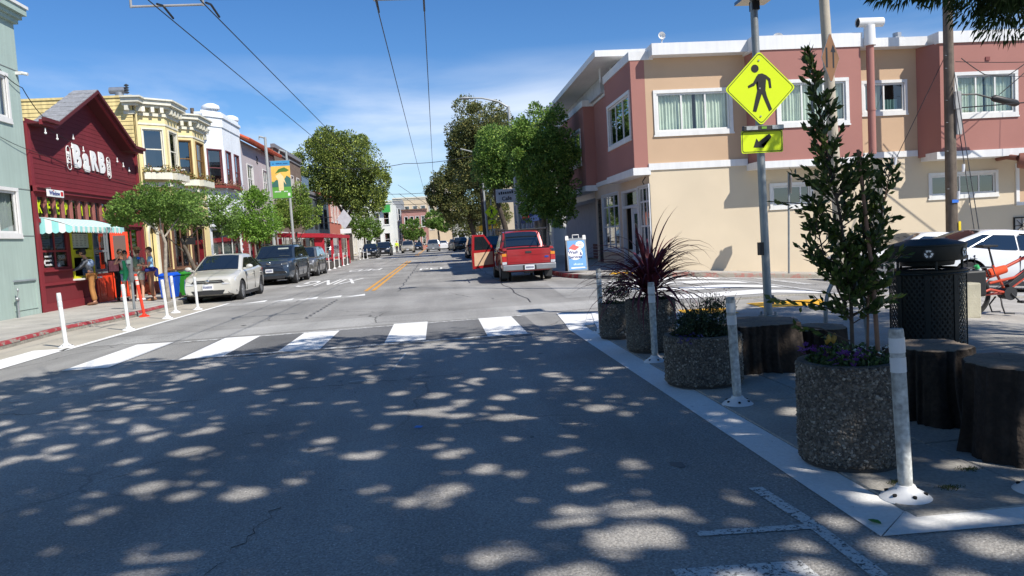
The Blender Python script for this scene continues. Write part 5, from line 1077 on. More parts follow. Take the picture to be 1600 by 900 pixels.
def plate(p, R_, face, z, x=0, txt='8KZM412'):
    q = p['_']; y = face * (q['Lh'] + 0.03); m = MB(); m.box(x - 0.155, x + 0.155, min(y, y - face * 0.05), max(y, y - face * 0.05), z - 0.08, z + 0.08); pl = m.build('number_plate', m_plate, R_)
    m = MB()
    for k in range(7): m.box(x - 0.125 + k * 0.037, x - 0.1 + k * 0.037, min(y, y + face * 0.003), max(y, y + face * 0.003), z - 0.035, z + 0.035)
    m.build('plate_print', m_plink, pl, kind='stuff')
WS = {k: wheel_mesh(r, w, n_) for k, (r, w, n_) in dict(s=(0.31, 0.2, 10), m=(0.36, 0.23, 8), l=(0.38, 0.24, 6), l2=(0.345, 0.22, 5)).items()}
SED = dict(L=4.37, W=1.70, H=1.46, gc=0.17, wr=0.31, fo=0.85, ro=0.95, top=[(0, 0.70), (0.02, 0.77), (0.10, 0.85), (0.29, 0.96), (0.6, 1.0), (0.84, 1.06), (0.97, 1.0), (1, 0.86)],
           gh=[(0.25, 0.93), (0.45, 1.40), (0.70, 1.41), (0.90, 1.05)], wheels=WS['s'], pillars=[0.42, 0.84], taper=0.16)
def dress_front(p, R_, lampm, grille, lower, lz=(0.62, 0.80), gm=None, lx=(0.42, 0.83), sl=0.06):
    W_ = p['W'] / 2; on_front(p, R_, -1, [[(W_ * lx[0], lz[0]), (W_ * lx[1] * 0.85, lz[0] + 0.01), (W_ * lx[1], lz[0] + 0.07), (W_ * (lx[1] + 0.02), lz[1] + sl), (W_ * (lx[0] + 0.2), lz[1] - 0.01), (W_ * lx[0], lz[0] + 0.06)]], lampm, 'headlight')
    on_front(p, R_, -1, grille, gm or m_trimb, 'grille', mirror=False); on_front(p, R_, -1, lower, m_trimb, 'air_intake', mirror=False)
def dress_back(p, R_, z0, z1, x0=0.72, x1=0.97, mat=None):
    W_ = p['W'] / 2; on_front(p, R_, 1, [[(W_ * x0, z0), (W_ * x1, z0 + 0.02), (W_ * x1, z1), (W_ * x0, z1 - 0.02)]], mat or m_tail, 'tail_light')
# cream sedan by the kerb
p = dict(SED, paint=paint('pearl_white', (0.62, 0.60, 0.54), 0.15)); c = car('sedan_car', 'pearl white compact sedan parked at the left kerb behind the white posts', 'car', (-7.02, 26.33, 0), 0, p)
dress_front(p, c, m_lamp, [[(-0.5, 0.60), (0.5, 0.60), (0.42, 0.69), (-0.42, 0.69)]], [[(-0.42, 0.25), (0.42, 0.25), (0.5, 0.38), (-0.5, 0.38)]], (0.55, 0.70), lx=(0.5, 0.9)); plate(p, c, -1, 0.48)
on_front(p, c, -1, [[(0.62, 0.28), (0.78, 0.30), (0.76, 0.42), (0.60, 0.33)]], m_trimb, 'fog_recess'); on_front(p, c, -1, [[(-0.4, 0.64), (0.4, 0.64), (0.39, 0.655), (-0.39, 0.655)]], m_chr, 'grille_bar', 0.022, mirror=False)
m = MB(); m.ell((0, -2.235, 0.66), (0.075, 0.012, 0.04), 12, 6); m.build('badge', m_chr, c, True); dress_back(p, c, 0.75, 0.92)
# dark blue-grey large SUV
SUV = dict(L=5.05, W=1.98, H=1.78, gc=0.24, wr=0.38, fo=0.98, ro=1.1, top=[(0, 0.80), (0.02, 0.98), (0.06, 1.05), (0.25, 1.14), (0.6, 1.16), (0.94, 1.16), (0.99, 1.1), (1, 0.9)],
           gh=[(0.23, 1.10), (0.39, 1.66), (0.86, 1.68), (0.97, 1.15)], wheels=WS['l'], pillars=[0.34, 0.66], taper=0.11, tw=0.24, hr=0.74)
p = dict(SUV, paint=paint('slate_blue', (0.055, 0.075, 0.10), 0.5)); c = car('large_suv', 'slate blue large SUV with roof rails parked behind the pearl white sedan', 'car', (-7.12, 35.85, 0), 0, p)
dress_front(p, c, m_lampd, [[(-0.7, 0.50), (0.7, 0.50), (0.52, 0.88), (-0.52, 0.88)]], [[(-0.6, 0.28), (0.6, 0.28), (0.7, 0.40), (-0.7, 0.40)]], (0.86, 0.96), lx=(0.5, 0.9)); plate(p, c, -1, 0.62)
on_front(p, c, -1, [[(0.50, 0.885), (0.54, 0.905), (0.72, 0.5), (0.68, 0.49)]], m_chr, 'grille_edge'); on_front(p, c, -1, [[(0.76, 0.42), (0.92, 0.5), (0.93, 0.72), (0.88, 0.6)]], m_trimb, 'side_intake')
for k in range(6): on_front(p, c, -1, [[(-0.64 + k * 0.015, 0.54 + k * 0.06), (0.64 - k * 0.015, 0.54 + k * 0.06), (0.64 - k * 0.015, 0.552 + k * 0.06), (-0.64 + k * 0.015, 0.552 + k * 0.06)]], M('grille_slat', (0.1, 0.1, 0.1), 0.3, metal=0.6), 'grille_bar', 0.022, mirror=False)
m = MB(); m.ell((0, -2.575, 0.94), (0.09, 0.012, 0.05), 12, 6); m.build('badge', m_chr, c, True)
for s in (-1, 1): m = MB(); m.tube([(s * 0.68, -0.55, 1.70), (s * 0.68, -0.45, 1.77), (s * 0.68, 1.6, 1.78), (s * 0.68, 1.7, 1.71)], 0.02, 6); m.build('roof_rail', m_trimb, c, True)
m = MB(); m.box(0.15, 0.6, -1.13, -1.12, 1.52, 1.58, Matrix.Identity(4)); m.build('sun_strip', M('sticker_pale', (0.5, 0.55, 0.5), 0.4), c)
# older silver-grey wagon
WAG = dict(L=4.6, W=1.78, H=1.62, gc=0.2, wr=0.33, fo=0.9, ro=0.95, top=[(0, 0.66), (0.02, 0.78), (0.08, 0.90), (0.24, 1.0), (0.6, 1.02), (0.95, 1.04), (0.99, 0.98), (1, 0.8)],
           gh=[(0.21, 0.98), (0.38, 1.52), (0.86, 1.54), (0.97, 1.04)], wheels=WS['l2'], pillars=[0.36, 0.68], taper=0.13)
p = dict(WAG, paint=paint('silver_grey', (0.24, 0.235, 0.22), 0.6)); c = car('grey_wagon', 'silver grey older wagon parked between the slate SUV and the red shelter', 'car', (-7.18, 42.95, 0), 0, p)
dress_front(p, c, m_lamp, [[(-0.4, 0.66), (0.4, 0.66), (0.42, 0.76), (-0.42, 0.76)]], [[(-0.5, 0.32), (0.5, 0.32), (0.5, 0.44), (-0.5, 0.44)]], (0.66, 0.80)); plate(p, c, -1, 0.52)
on_front(p, c, -1, [[(0.62, 0.33), (0.74, 0.33), (0.74, 0.42), (0.62, 0.42)]], m_lamp, 'fog_light')
on_front(p, c, -1, [[(-0.78, 0.24), (0.78, 0.24), (0.78, 0.3), (-0.78, 0.3)]], m_trimb, 'bumper_trim', 0.015, mirror=False)
# far left parked cars
p = dict(WAG, paint=paint('black_paint', (0.012, 0.013, 0.016), 0.3), wheels=WS['m'], wr=0.36); c = car('black_hatchback', 'black hatchback parked at the left kerb just beyond the short white posts', 'car', (-7.35, 86.5, 0), 0, p)
dress_front(p, c, m_lamp, [[(-0.4, 0.66), (0.4, 0.66), (0.42, 0.74), (-0.42, 0.74)]], [[(-0.5, 0.3), (0.5, 0.3), (0.5, 0.44), (-0.5, 0.44)]], (0.66, 0.80)); plate(p, c, -1, 0.5)
p = dict(SUV, paint=paint('black_paint', (0.012, 0.013, 0.016), 0.3)); c = car('black_suv', 'black SUV with pale flanks, next one behind the black hatchback on the left', 'car', (-6.6, 97.5, 0), 0, p)
dress_front(p, c, m_lamp, [[(-0.5, 0.62), (0.5, 0.62), (0.5, 0.88), (-0.5, 0.88)]], [[(-0.6, 0.32), (0.6, 0.32), (0.6, 0.44), (-0.6, 0.44)]], (0.80, 0.95)); plate(p, c, -1, 0.58)
# oncoming
p = dict(SUV, paint=paint('champagne', (0.42, 0.38, 0.30), 0.4), L=4.9, W=1.88); c = car('champagne_suv', 'champagne coloured SUV driving towards the camera in the left lane', 'car', (-4.05, 110, 0), 0, p)
dress_front(p, c, m_lamp, [[(-0.42, 0.64), (0.42, 0.64), (0.45, 0.9), (-0.45, 0.9)]], [[(-0.6, 0.36), (0.6, 0.36), (0.6, 0.5), (-0.6, 0.5)]], (0.74, 0.96)); plate(p, c, -1, 0.5)
p = dict(SED, paint=paint('black_paint', (0.012, 0.013, 0.016))); c = car('dark_sedan', 'small dark sedan far off between the champagne SUV and the silver pickup', 'car', (-3.2, 131, 0), 0, p); dress_front(p, c, m_lamp, [], []); plate(p, c, -1, 0.5)
p = dict(SED, paint=paint('white_paint', (0.7, 0.7, 0.7), 0)); c = car('white_hatch', 'white car with red tail lamps far ahead beside the silver pickup', 'car', (1.0, 124, 0), PI, p); dress_front(p, c, m_lamp, [], [])
dress_back(p, c, 0.72, 0.92, 0.45, 0.97)
p = dict(WAG, paint=paint('silver_grey'), L=4.5); c = car('silver_crossover', 'silver crossover parked on the right far ahead in front of the black people carrier', 'car', (2.5, 108, 0), PI, p); dress_front(p, c, m_lamp, [], []); dress_back(p, c, 0.8, 1.0)
p = dict(SUV, paint=paint('black_paint'), L=4.9); c = car('black_people_carrier', 'black people carrier parked on the right under the dark far trees', 'car', (3.05, 99.5, 0), PI, p); dress_front(p, c, m_lamp, [], []); dress_back(p, c, 0.9, 1.1); plate(p, c, 1, 0.8)
p = dict(WAG, paint=paint('dark_navy', (0.02, 0.024, 0.035), 0.4), W=1.8); c = car('navy_wagon', 'dark navy wagon parked nose away just ahead of the red pickup', 'car', (3.0, 41.0, 0), PI, p); dress_front(p, c, m_lamp, [], []); dress_back(p, c, 0.8, 1.0); plate(p, c, 1, 0.7)
p = dict(WAG, paint=paint('black_paint'), W=1.8); c = car('black_wagon', 'black wagon parked on the right farther ahead behind the far white posts', 'car', (3.1, 60.0, 0), PI, p); dress_front(p, c, m_lamp, [], []); dress_back(p, c, 0.8, 1.0)
# silver pickup and red pickup
def pickup(name, label, loc, rz, mt, shell, W_=1.75, L_=4.75, open_door=False):
    P = dict(L=L_, W=W_, H=1.65, gc=0.34, wr=0.345, fo=0.8, ro=1.12, top=[(0, 0.78), (0.02, 0.9), (0.06, 0.96), (0.26, 1.02), (0.5, 1.05), (0.9, 1.05), (1, 1.05)], gh=[(0.25, 1.0), (0.37, 1.62), (0.585, 1.64), (0.63, 1.08)], wheels=WS['l2'], pillars=[0.62], taper=0.05, lift=0.2, paint=mt, soft=True)
    c = car(name, label, 'pickup truck', loc, rz, P); Lh, Wh = L_ / 2, W_ / 2; y = Lh
    m = MB(); m.box(-Wh * 0.80, Wh * 0.80, y - 0.02, y + 0.035, 0.60, 1.05); tg = m.build('tailgate', mt, c, bevel=0.012)
    m = MB(); m.box(-Wh * 0.80, Wh * 0.80, y + 0.036, y + 0.045, 0.88, 0.90); m.box(-Wh * 0.80, Wh * 0.80, y + 0.036, y + 0.045, 0.66, 0.68); m.build('tailgate_rib', mt, tg, kind='stuff'); m = MB(); m.box(-0.1, 0.1, y + 0.036, y + 0.05, 0.93, 1.0); m.build('tailgate_handle', m_trimb, tg, bevel=0.005)
    m = MB(); m.ell((-0.58 * 1, y + 0.04, 0.79), (0.075, 0.008, 0.035), 12, 6); m.build('badge', M('badge_blue', srgb(30, 60, 140), 0.3, coat=0.8), tg)
    m = MB(); m.box(-Wh * 0.98, Wh * 0.98, y - 0.05, y + 0.17, 0.40, 0.58); m.build('rear_bumper', M('bumper_steel', (0.4, 0.4, 0.41), 0.35, 0.1, metal=0.85), c, bevel=0.02)
    m = MB(); m.box(-0.22, 0.22, y + 0.171, y + 0.175, 0.40, 0.56); m.build('bumper_recess', m_trimb, c); m = MB(); m.box(-0.155, 0.155, y + 0.176, y + 0.185, 0.41, 0.55); pl = m.build('number_plate', m_plate, c)
    m = MB()
    for k in range(7): m.box(-0.125 + k * 0.037, -0.1 + k * 0.037, y + 0.1851, y + 0.188, 0.45, 0.51)
    m.build('plate_print', m_plink, pl, kind='stuff'); m = MB(); m.box(-0.15, 0.15, y - 0.3, y - 0.05, 0.28, 0.38); m.build('hitch', m_trimb, c)
    for s in (-1, 1):
        m = MB(); m.box(s * Wh * 0.9 - 0.075, s * Wh * 0.9 + 0.075, y - 0.06, y + 0.04, 0.68, 0.86); tl = m.build('tail_light', m_tail, c, bevel=0.01); m = MB(); m.box(s * Wh * 0.9 - 0.07, s * Wh * 0.9 + 0.07, y - 0.05, y + 0.045, 0.86, 0.95); m.build('indicator', m_amber, tl)
        m = MB(); m.box(s * Wh * 0.9 - 0.07, s * Wh * 0.9 + 0.07, y - 0.05, y + 0.045, 0.60, 0.68); m.build('reverse_lamp', m_lamp, tl)
        m = MB(); m.box(s * Wh * 0.82 - 0.12, s * Wh * 0.82 + 0.12, y - 0.72, y - 0.70, 0.12, 0.5); m.build('mud_flap', m_trimb, c)
    dress_front(P, c, m_lamp, [[(-0.5, 0.62), (0.5, 0.62), (0.5, 0.85), (-0.5, 0.85)]], [], (0.62, 0.84)); return c, P
red = paint('pickup_red', (0.36, 0.018, 0.022), 0.15)
c, P = pickup('red_pickup', 'red pickup truck with an overhead ladder rack seen from behind', (2.92, 26.98, 0), PI, red, True)
y = 4.75 / 2; Wh = 0.875
m = MB(); m.quad((-0.70, y - 1.72, 1.088), (0.70, y - 1.72, 1.088), (0.70, y - 0.06, 1.088), (-0.70, y - 0.06, 1.088)); m.build('dark_bed_top', m_well, c)  # black sheet over the closed deck, stands in for the shade of an open bed
for s in (-1, 1): m = MB(); m.box(s * 0.76 - 0.06, s * 0.76 + 0.06, y - 1.75, y - 0.02, 1.03, 1.115); m.build('bed_rail', red, c, bevel=0.01)
m = MB(); m.box(-0.82, 0.82, y - 0.03, y + 0.03, 1.04, 1.07); m.build('tailgate_cap', red, c, bevel=0.008)
m = MB(); m.ell((0.36, y - 1.98, 1.27), (0.12, 0.02, 0.10), 12, 8); m.build('rear_cushion', M('pink_cushion', srgb(210, 50, 90), 0.6), c); m = MB(); m.ell((-0.40, y - 1.975, 1.30), (0.11, 0.02, 0.1), 12, 8); m.build('sticker', M('sticker_pale'), c)
rk_ = MB()
for yy in (y - 0.35, y - 1.6, y - 2.6): rk_.tube([(-0.72, yy, 1.70), (0.72, yy, 1.70)], 0.022, 6)
for s in (-0.70, 0.70): rk_.tube([(s, y - 0.35, 1.08), (s, y - 0.35, 1.70)], 0.016, 6); rk_.tube([(s, y - 1.6, 1.08), (s, y - 1.6, 1.70)], 0.016, 6); rk_.tube([(s, y - 0.2, 1.73), (s, y - 2.8, 1.73)], 0.02, 6)
rk_.tube([(0.70, y - 0.4, 1.1), (0.70, y - 1.5, 1.68)], 0.012, 6); rk_.build('ladder_rack', m_trimb, c, True, kind='stuff')
# open driver door
od = MB(); od.box(1.0, 1.02, 0, 0.01, 0, 0.01)
dm = MB(); D0 = Vector((0.90, -0.55, 0)); dv = Vector((0.62, 0.42, 0)).normalized(); dn = Vector((-dv.y, dv.x, 0))
def dp(u, z, d): q = D0 + dv * u + dn * d; return (q.x, q.y, z)
dm.prism([(0, 0.45), (0.98, 0.42), (1.0, 1.02), (0.94, 1.62), (0.42, 1.62), (0.0, 1.1)], lambda u, z, d: dp(u, z, d), -0.035, 0.035); dd = dm.build('driver_door', red, c, bevel=0.012, label='open red driver door with beige inner panel')
for s, mm_ in ((0.038, M('door_card', srgb(190, 160, 130), 0.8)), (-0.038, red)):
    q = MB(); q.prism([(0.08, 0.55), (0.92, 0.52), (0.92, 0.98), (0.08, 1.0)], lambda u, z, d: dp(u, z, d), s, s * 1.15); q.build('door_card', mm_, dd)
    q = MB(); q.prism([(0.1, 1.08), (0.90, 1.08), (0.86, 1.55), (0.46, 1.55)], lambda u, z, d: dp(u, z, d), s, s * 1.1); q.build('door_window', m_cgl, dd)
grey = paint('pickup_silver', (0.30, 0.32, 0.35), 0.5)
pickup('silver_pickup', 'silver pickup truck driving away in the middle of the far road', (-0.5, 109.5, 0), PI, grey, False, 1.95, 5.3)
# white sedans on the side street, seen past the litter bin
for i, (x, yy, rz, lab, cat) in enumerate(((13.6, 17.3, PI / 2 - 0.06, 'white sedan on the side street behind the orange bicycle, rear window towards the bin', 'car'), (13.7, 20.9, -PI / 2, 'white sedan farther across the side street, roof showing over the litter bin', 'car'))):
    p = dict(SED, L=4.75, W=1.82, wheels=WS['l2'], wr=0.345, paint=paint('white_paint', (0.7, 0.7, 0.7), 0)); p['pitch'] = 0
    c = car('white_sedan', lab, cat, (x, yy, hz(x)), rz, p); dress_front(p, c, m_lamp, [[(-0.5, 0.60), (0.5, 0.60), (0.42, 0.69), (-0.42, 0.69)]], [[(-0.42, 0.25), (0.42, 0.25), (0.5, 0.38), (-0.5, 0.38)]]); dress_back(p, c, 0.78, 0.95); plate(p, c, 1, 0.72)
    s = math.atan(0.075); c.rotation_euler = (Matrix.Rotation(s, 4, 'Y') @ Matrix.Rotation(rz, 4, 'Z')).to_euler()
# ================================================================ people
m_skin = M('skin_light', srgb(214, 160, 132), 0.55, 0.05, 8); m_skin2 = M('skin_brown', srgb(140, 92, 66), 0.55, 0.05, 8)
m_hair = M('hair_dark', (0.02, 0.015, 0.012), 0.6, 0.2, 20); m_hairb = M('hair_brown', srgb(92, 62, 42), 0.6, 0.2, 20); m_eye = M('eye', (0.02, 0.015, 0.01), 0.2)
def skin_mesh(V, E_, Rr, name, mat, parent, sub=1, root=0):
    me = bpy.data.meshes.new(name); me.from_pydata([tuple(v) for v in V], E_, []); o = bpy.data.objects.new(name, me); COL.objects.link(o)
    md = o.modifiers.new('s', 'SKIN'); md.branch_smoothing = 0.3
    for i, r in enumerate(Rr): me.skin_vertices[0].data[i].radius = r if hasattr(r, '__len__') else (r, r)
    me.skin_vertices[0].data[root].use_root = True
    sb = o.modifiers.new('u', 'SUBSURF'); sb.levels = sub; sb.render_levels = sub
    bpy.context.view_layer.update(); bake(o); o.data.materials.clear(); o.data.materials.append(mat)
    o.data.polygons.foreach_set('use_smooth', [True] * len(o.data.polygons)); o.parent = parent; return o
def person(label, loc, rz, skin, hair, top, legs, shoes, h=1.70, lean=0.0, arms=None, hipx=0.0, shorts=False, sleeve='short', stance=0.1, headyaw=0.0, extras=None, look=0.0, hairlong=False, step=0.0):
    """own frame: faces -Y. arms: {side: (elbow offset, hand offset)} from the shoulder"""
    R_ = thing('person', label, 'person', loc, rz, None, local=True); k = h / 1.70
    P = lambda x, y, z: Vector((x * k + hipx * max(0, (z - 0.2)) , (y - lean * max(0, z - 0.95)) * k, z * k - abs(lean) * 0.08 * max(0, z - 1.0)))
    J = dict(pel=P(0, 0, 0.96), wst=P(0, 0.01, 1.10), ch=P(0, 0.01, 1.28), nk=P(0, 0.0, 1.43), nk2=P(0, -0.01, 1.50), hd=P(0, -0.015, 1.60))
    for s, n_ in ((-1, 'r'), (1, 'l')):
        J['sh' + n_] = P(s * 0.175, 0.01, 1.385); J['hip' + n_] = P(s * 0.09, 0, 0.90); st = step * s
        J['kn' + n_] = Vector((s * (stance * 0.9) * k + hipx * 0.25, (-0.03 + st * 0.5) * k, 0.50 * k)); J['an' + n_] = Vector((s * stance * k, (0.03 + st) * k, 0.085 * k)); J['to' + n_] = Vector((s * (stance + 0.03) * k, (-0.12 + st) * k, 0.035 * k))
        e_, w_ = (arms or {}).get(n_, (Vector((s * 0.06, 0.03, -0.28)), Vector((s * 0.06, -0.04, -0.53))))
        J['el' + n_] = J['sh' + n_] + Vector(e_) * k; J['wr' + n_] = J['sh' + n_] + Vector(w_) * k
        d = (J['wr' + n_] - J['el' + n_]).normalized(); J['ha' + n_] = J['wr' + n_] + d * 0.085 * k
    names = list(J); idx = {n_: i for i, n_ in enumerate(names)}
    E_ = [('pel', 'wst'), ('wst', 'ch'), ('ch', 'nk'), ('nk', 'nk2'), ('nk2', 'hd')]
    for n_ in 'rl': E_ += [('ch', 'sh' + n_), ('sh' + n_, 'el' + n_), ('el' + n_, 'wr' + n_), ('wr' + n_, 'ha' + n_), ('pel', 'hip' + n_), ('hip' + n_, 'kn' + n_), ('kn' + n_, 'an' + n_), ('an' + n_, 'to' + n_)]
    rad = dict(pel=(0.13, 0.10), wst=(0.12, 0.085), ch=(0.14, 0.10), nk=(0.06, 0.06), nk2=(0.052, 0.055), hd=(0.055, 0.06), sh=(0.055, 0.055), el=(0.038, 0.038), wr=(0.026, 0.022), ha=(0.036, 0.016), hip=(0.085, 0.09), kn=(0.056, 0.058), an=(0.036, 0.04), to=(0.038, 0.024))
    rr = [tuple(c * k for c in rad.get(n_, rad.get(n_[:-1]))) for n_ in names]
    body = skin_mesh([J[n_] for n_ in names], [(idx[a], idx[b]) for a, b in E_], rr, 'body', skin, R_)
    # head with face, fingers: joined into the body mesh
    hd = MB(); hc = J['hd'] + Vector((0, -0.005, 0.02)) * k; YR = Matrix.Rotation(headyaw, 3, 'Z') @ Matrix.Rotation(look, 3, 'X'); hv = MB().ell((0, 0, 0), (0.075 * k, 0.092 * k, 0.112 * k), 16, 12)
    for (x, y, z) in hv.v:
        zz = z / (0.112 * k); x *= 1 - 0.22 * max(0, -zz); y *= 1 - 0.10 * max(0, -zz)
        hd.v.append(tuple(hc + YR @ Vector((x, y, z))))
    hd.f = hv.f
    def headpart(c, r, tgt, n_=8, m_=5):
        q = MB().ell((0, 0, 0), r, n_, m_); o_ = len(tgt.v); tgt.v += [tuple(hc + YR @ (Vector(v) + Vector(c) * k)) for v in q.v]; tgt.f += [tuple(i + o_ for i in f) for f in q.f]
    headpart((0, -0.095, -0.012), (0.012 * k, 0.016 * k, 0.022 * k), hd); headpart((0.077, 0.0, -0.01), (0.012 * k, 0.02 * k, 0.03 * k), hd); headpart((-0.077, 0.0, -0.01), (0.012 * k, 0.02 * k, 0.03 * k), hd); headpart((0, -0.085, -0.045), (0.024 * k, 0.01 * k, 0.007 * k), hd)
    for n_ in 'rl':
        d = (J['ha' + n_] - J['wr' + n_]).normalized(); sd_ = d.cross(Vector((0, 1, 0.2))).normalized(); up_ = d.cross(sd_)
        for q in range(4):
            b0 = J['ha' + n_] + sd_ * (q - 1.5) * 0.019 * k; L_ = (0.065, 0.075, 0.07, 0.055)[q] * k
            hd.tube([b0 - d * 0.01, b0 + d * L_ * 0.5 + up_ * 0.004, b0 + d * L_ * 0.95 + up_ * 0.022 * k], [0.010 * k, 0.009 * k, 0.007 * k], 6)
        b0 = J['wr' + n_] + d * 0.03 * k - sd_ * 0.02 * k; hd.tube([b0, b0 + d * 0.03 * k - sd_ * 0.02 * k, b0 + d * 0.06 * k - sd_ * 0.026 * k], [0.012 * k, 0.010 * k, 0.008 * k], 6)
    ho = hd.mesh('h', True); bm_ = bmesh.new(); bm_.from_mesh(body.data); bm_.from_mesh(ho); bm_.to_mesh(body.data); bm_.free(); bpy.data.meshes.remove(ho); body.data.polygons.foreach_set('use_smooth', [True] * len(body.data.polygons))
    ey = MB()
    for s in (-1, 1): headpart((s * 0.028, -0.084, 0.015), (0.011 * k, 0.008 * k, 0.007 * k), ey)
    ey.build('eyes', m_eye, R_)
    hr = MB(); hv = MB().ell((0, 0, 0), (0.085 * k, 0.10 * k, 0.115 * k), 16, 12)
    keep = []
    for (x, y, z) in hv.v: hr.v.append(tuple(hc + YR @ (Vector((x, y, z)) + Vector((0, 0.012, 0.014)) * k)))
    for f in hv.f:
        c = sum((Vector(hv.v[i]) for i in f), Vector()) / len(f)
        if c.z > 0.03 * k or (c.y > -0.02 * k and c.z > -0.085 * k): hr.f.append(f)
    if hairlong: headpart((0, 0.085, -0.09), (0.05 * k, 0.04 * k, 0.11 * k), hr)
    hr.build('hair', hair, R_, True)
    # clothing: fuller sleeves over the same joints
    def garment(nm, edges, mat, grow, over=None):
        ns = []; [ns.append(x) for e in edges for x in e if x not in ns]; ii = {n_: i for i, n_ in enumerate(ns)}
        V = [(over or {}).get(n_, J.get(n_)) for n_ in ns]; rr_ = []
        for n_ in ns:
            r = rad.get(n_, rad.get(n_[:-1], (0.05, 0.05))); g = grow.get(n_, grow.get(n_[:-1], 1.18)); rr_.append((r[0] * k * g, r[1] * k * g))
        return skin_mesh(V, [(ii[a], ii[b]) for a, b in edges], rr_, nm, mat, R_)
    te = [('pel', 'wst'), ('wst', 'ch'), ('ch', 'nk')]; over = {}
    for n_ in 'rl':
        te += [('ch', 'sh' + n_)]
        if sleeve == 'long': te += [('sh' + n_, 'el' + n_), ('el' + n_, 'wr' + n_)]
        elif sleeve == 'short': over['mid' + n_] = J['sh' + n_].lerp(J['el' + n_], 0.6); te += [('sh' + n_, 'mid' + n_)]
    rad['mid'] = (0.05, 0.05); over['wst'] = J['wst']
    garment('top', te, top, dict(pel=1.12, wst=1.16, ch=1.13, nk=1.15, sh=1.25, el=1.35, wr=1.5, mid=1.3), over)
    le = [('pel', 'hipr'), ('pel', 'hipl')]; over = {}
    for n_ in 'rl':
        if shorts: over['th' + n_] = J['hip' + n_].lerp(J['kn' + n_], 0.62); le += [('hip' + n_, 'th' + n_)]
        else: over['lo' + n_] = J['an' + n_] + Vector((0, 0, 0.03)); le += [('hip' + n_, 'kn' + n_), ('kn' + n_, 'lo' + n_)]
    rad['th'] = (0.085, 0.09); rad['lo'] = (0.05, 0.055)
    garment('trousers' if not shorts else 'shorts', le, legs, dict(pel=1.08, hip=1.12, kn=1.28, lo=1.35, th=1.05), over)
    for n_, s in (('r', -1), ('l', 1)):
        a, t = J['an' + n_], J['to' + n_]; m = MB(); d = (t - a); d.z = 0; d.normalize(); sd_ = Vector((-d.y, d.x, 0))
        m.tube([a - d * 0.05 * k + Vector((0, 0, -0.035 * k)), a + Vector((0, 0, -0.02 * k)), t + Vector((0, 0, 0.008 * k)), t + d * 0.06 * k], [0.038 * k, 0.048 * k, 0.042 * k, 0.02 * k], 10); m.v = [(x, y, max(z, 0.002)) for x, y, z in m.v]; m.build('shoe', shoes, R_, True)
    if extras: extras(R_, J, k, hc, YR)
    return R_
V3 = Vector
# man at the serving window, seen from behind, leaning on the counter
def vest(R_, J, k, hc, YR):
    m = MB(); c = (J['ch'] + J['wst']) / 2; m.ell(c + V3((0, 0.045, 0.09)), (0.17, 0.12, 0.13), 14, 8); m.build('shoulder_yoke', M('vest_lightblue', srgb(150, 170, 200), 0.8), R_, True)
    m = MB(); m.lathe([(0.09, 0), (0.10, 0.03), (0.085, 0.09), (0.03, 0.115), (0.002, 0.118)], hc + V3((0, 0.01, 0.02)), 16); m.tube([hc + V3((0, -0.07, 0.03)), hc + V3((0, -0.16, 0.02))], [0.07, 0.05], 8); m.build('cap', M('cap_black', (0.02, 0.02, 0.025), 0.7), R_, True)
person('man in grey vest, black cap and tan trousers leaning into the serving window', (-10.62, 24.75, 0.13), math.radians(-75), m_skin, m_hair, M('vest_grey', srgb(92, 96, 104), 0.8, 0.1), M('trousers_tan', srgb(168, 118, 66), 0.85, 0.12, 6), M('shoe_brown', srgb(110, 72, 50), 0.7), 1.72, lean=0.28,
       arms={'r': (V3((-0.08, -0.16, -0.20)), V3((-0.06, -0.36, -0.30))), 'l': (V3((0.08, -0.16, -0.20)), V3((0.06, -0.36, -0.30)))}, sleeve='long', extras=vest)
def shades(R_, J, k, hc, YR):
    m = MB()
    for s in (-1, 1): m.ell(hc + YR @ V3((s * 0.032, -0.092, 0.015)), (0.028, 0.01, 0.02), 8, 5)
    m.build('sunglasses', M('cap_black'), R_, True)
person('woman all in black with dark hair and sunglasses in the doorway of the red shop', (-10.35, 26.2, 0.13), math.radians(35), m_skin2, m_hair, M('black_top', (0.012, 0.012, 0.014), 0.8), M('black_leggings', (0.015, 0.015, 0.018), 0.8), M('black_shoe', (0.01, 0.01, 0.01), 0.5), 1.66, sleeve='short', hipx=0.03, extras=shades,
       arms={'r': (V3((-0.05, -0.02, -0.28)), V3((-0.04, -0.10, -0.5))), 'l': (V3((0.07, -0.06, -0.24)), V3((-0.02, -0.20, -0.14)))}, headyaw=0.3)
def greenwrap(R_, J, k, hc, YR):
    mt = M('green_scarf', srgb(58, 180, 118), 0.8, 0.1); m = MB(); a, b = J['shr'], J['pel']; m.tube([a + V3((0.12, -0.12, 0.0)), (a + b) / 2 + V3((0.06, -0.15, 0)), b + V3((0.0, -0.15, 0.02)), b + V3((-0.06, -0.14, -0.22))], [0.045, 0.06, 0.09, 0.05], 10); m.tube([b + V3((-0.15, -0.08, 0.05)), b + V3((0, -0.16, 0.06)), b + V3((0.16, -0.06, 0.03))], [0.06, 0.08, 0.06], 10); m.build('green_jumper', mt, R_, True); shades(R_, J, k, hc, YR)
person('young woman with a green jumper tied round her, hand raised to her brow', (-9.85, 25.4, 0.13), math.radians(20), m_skin, m_hair, M('white_top', (0.6, 0.58, 0.55), 0.8), M('denim_pale', srgb(150, 170, 205), 0.85, 0.15), M('grey_shoe', (0.12, 0.12, 0.13), 0.6), 1.60, shorts=True, sleeve='none', extras=greenwrap,
       arms={'r': (V3((-0.16, -0.10, -0.10)), V3((-0.02, -0.16, 0.13))), 'l': (V3((0.07, 0.0, -0.26)), V3((0.02, -0.16, -0.42)))})
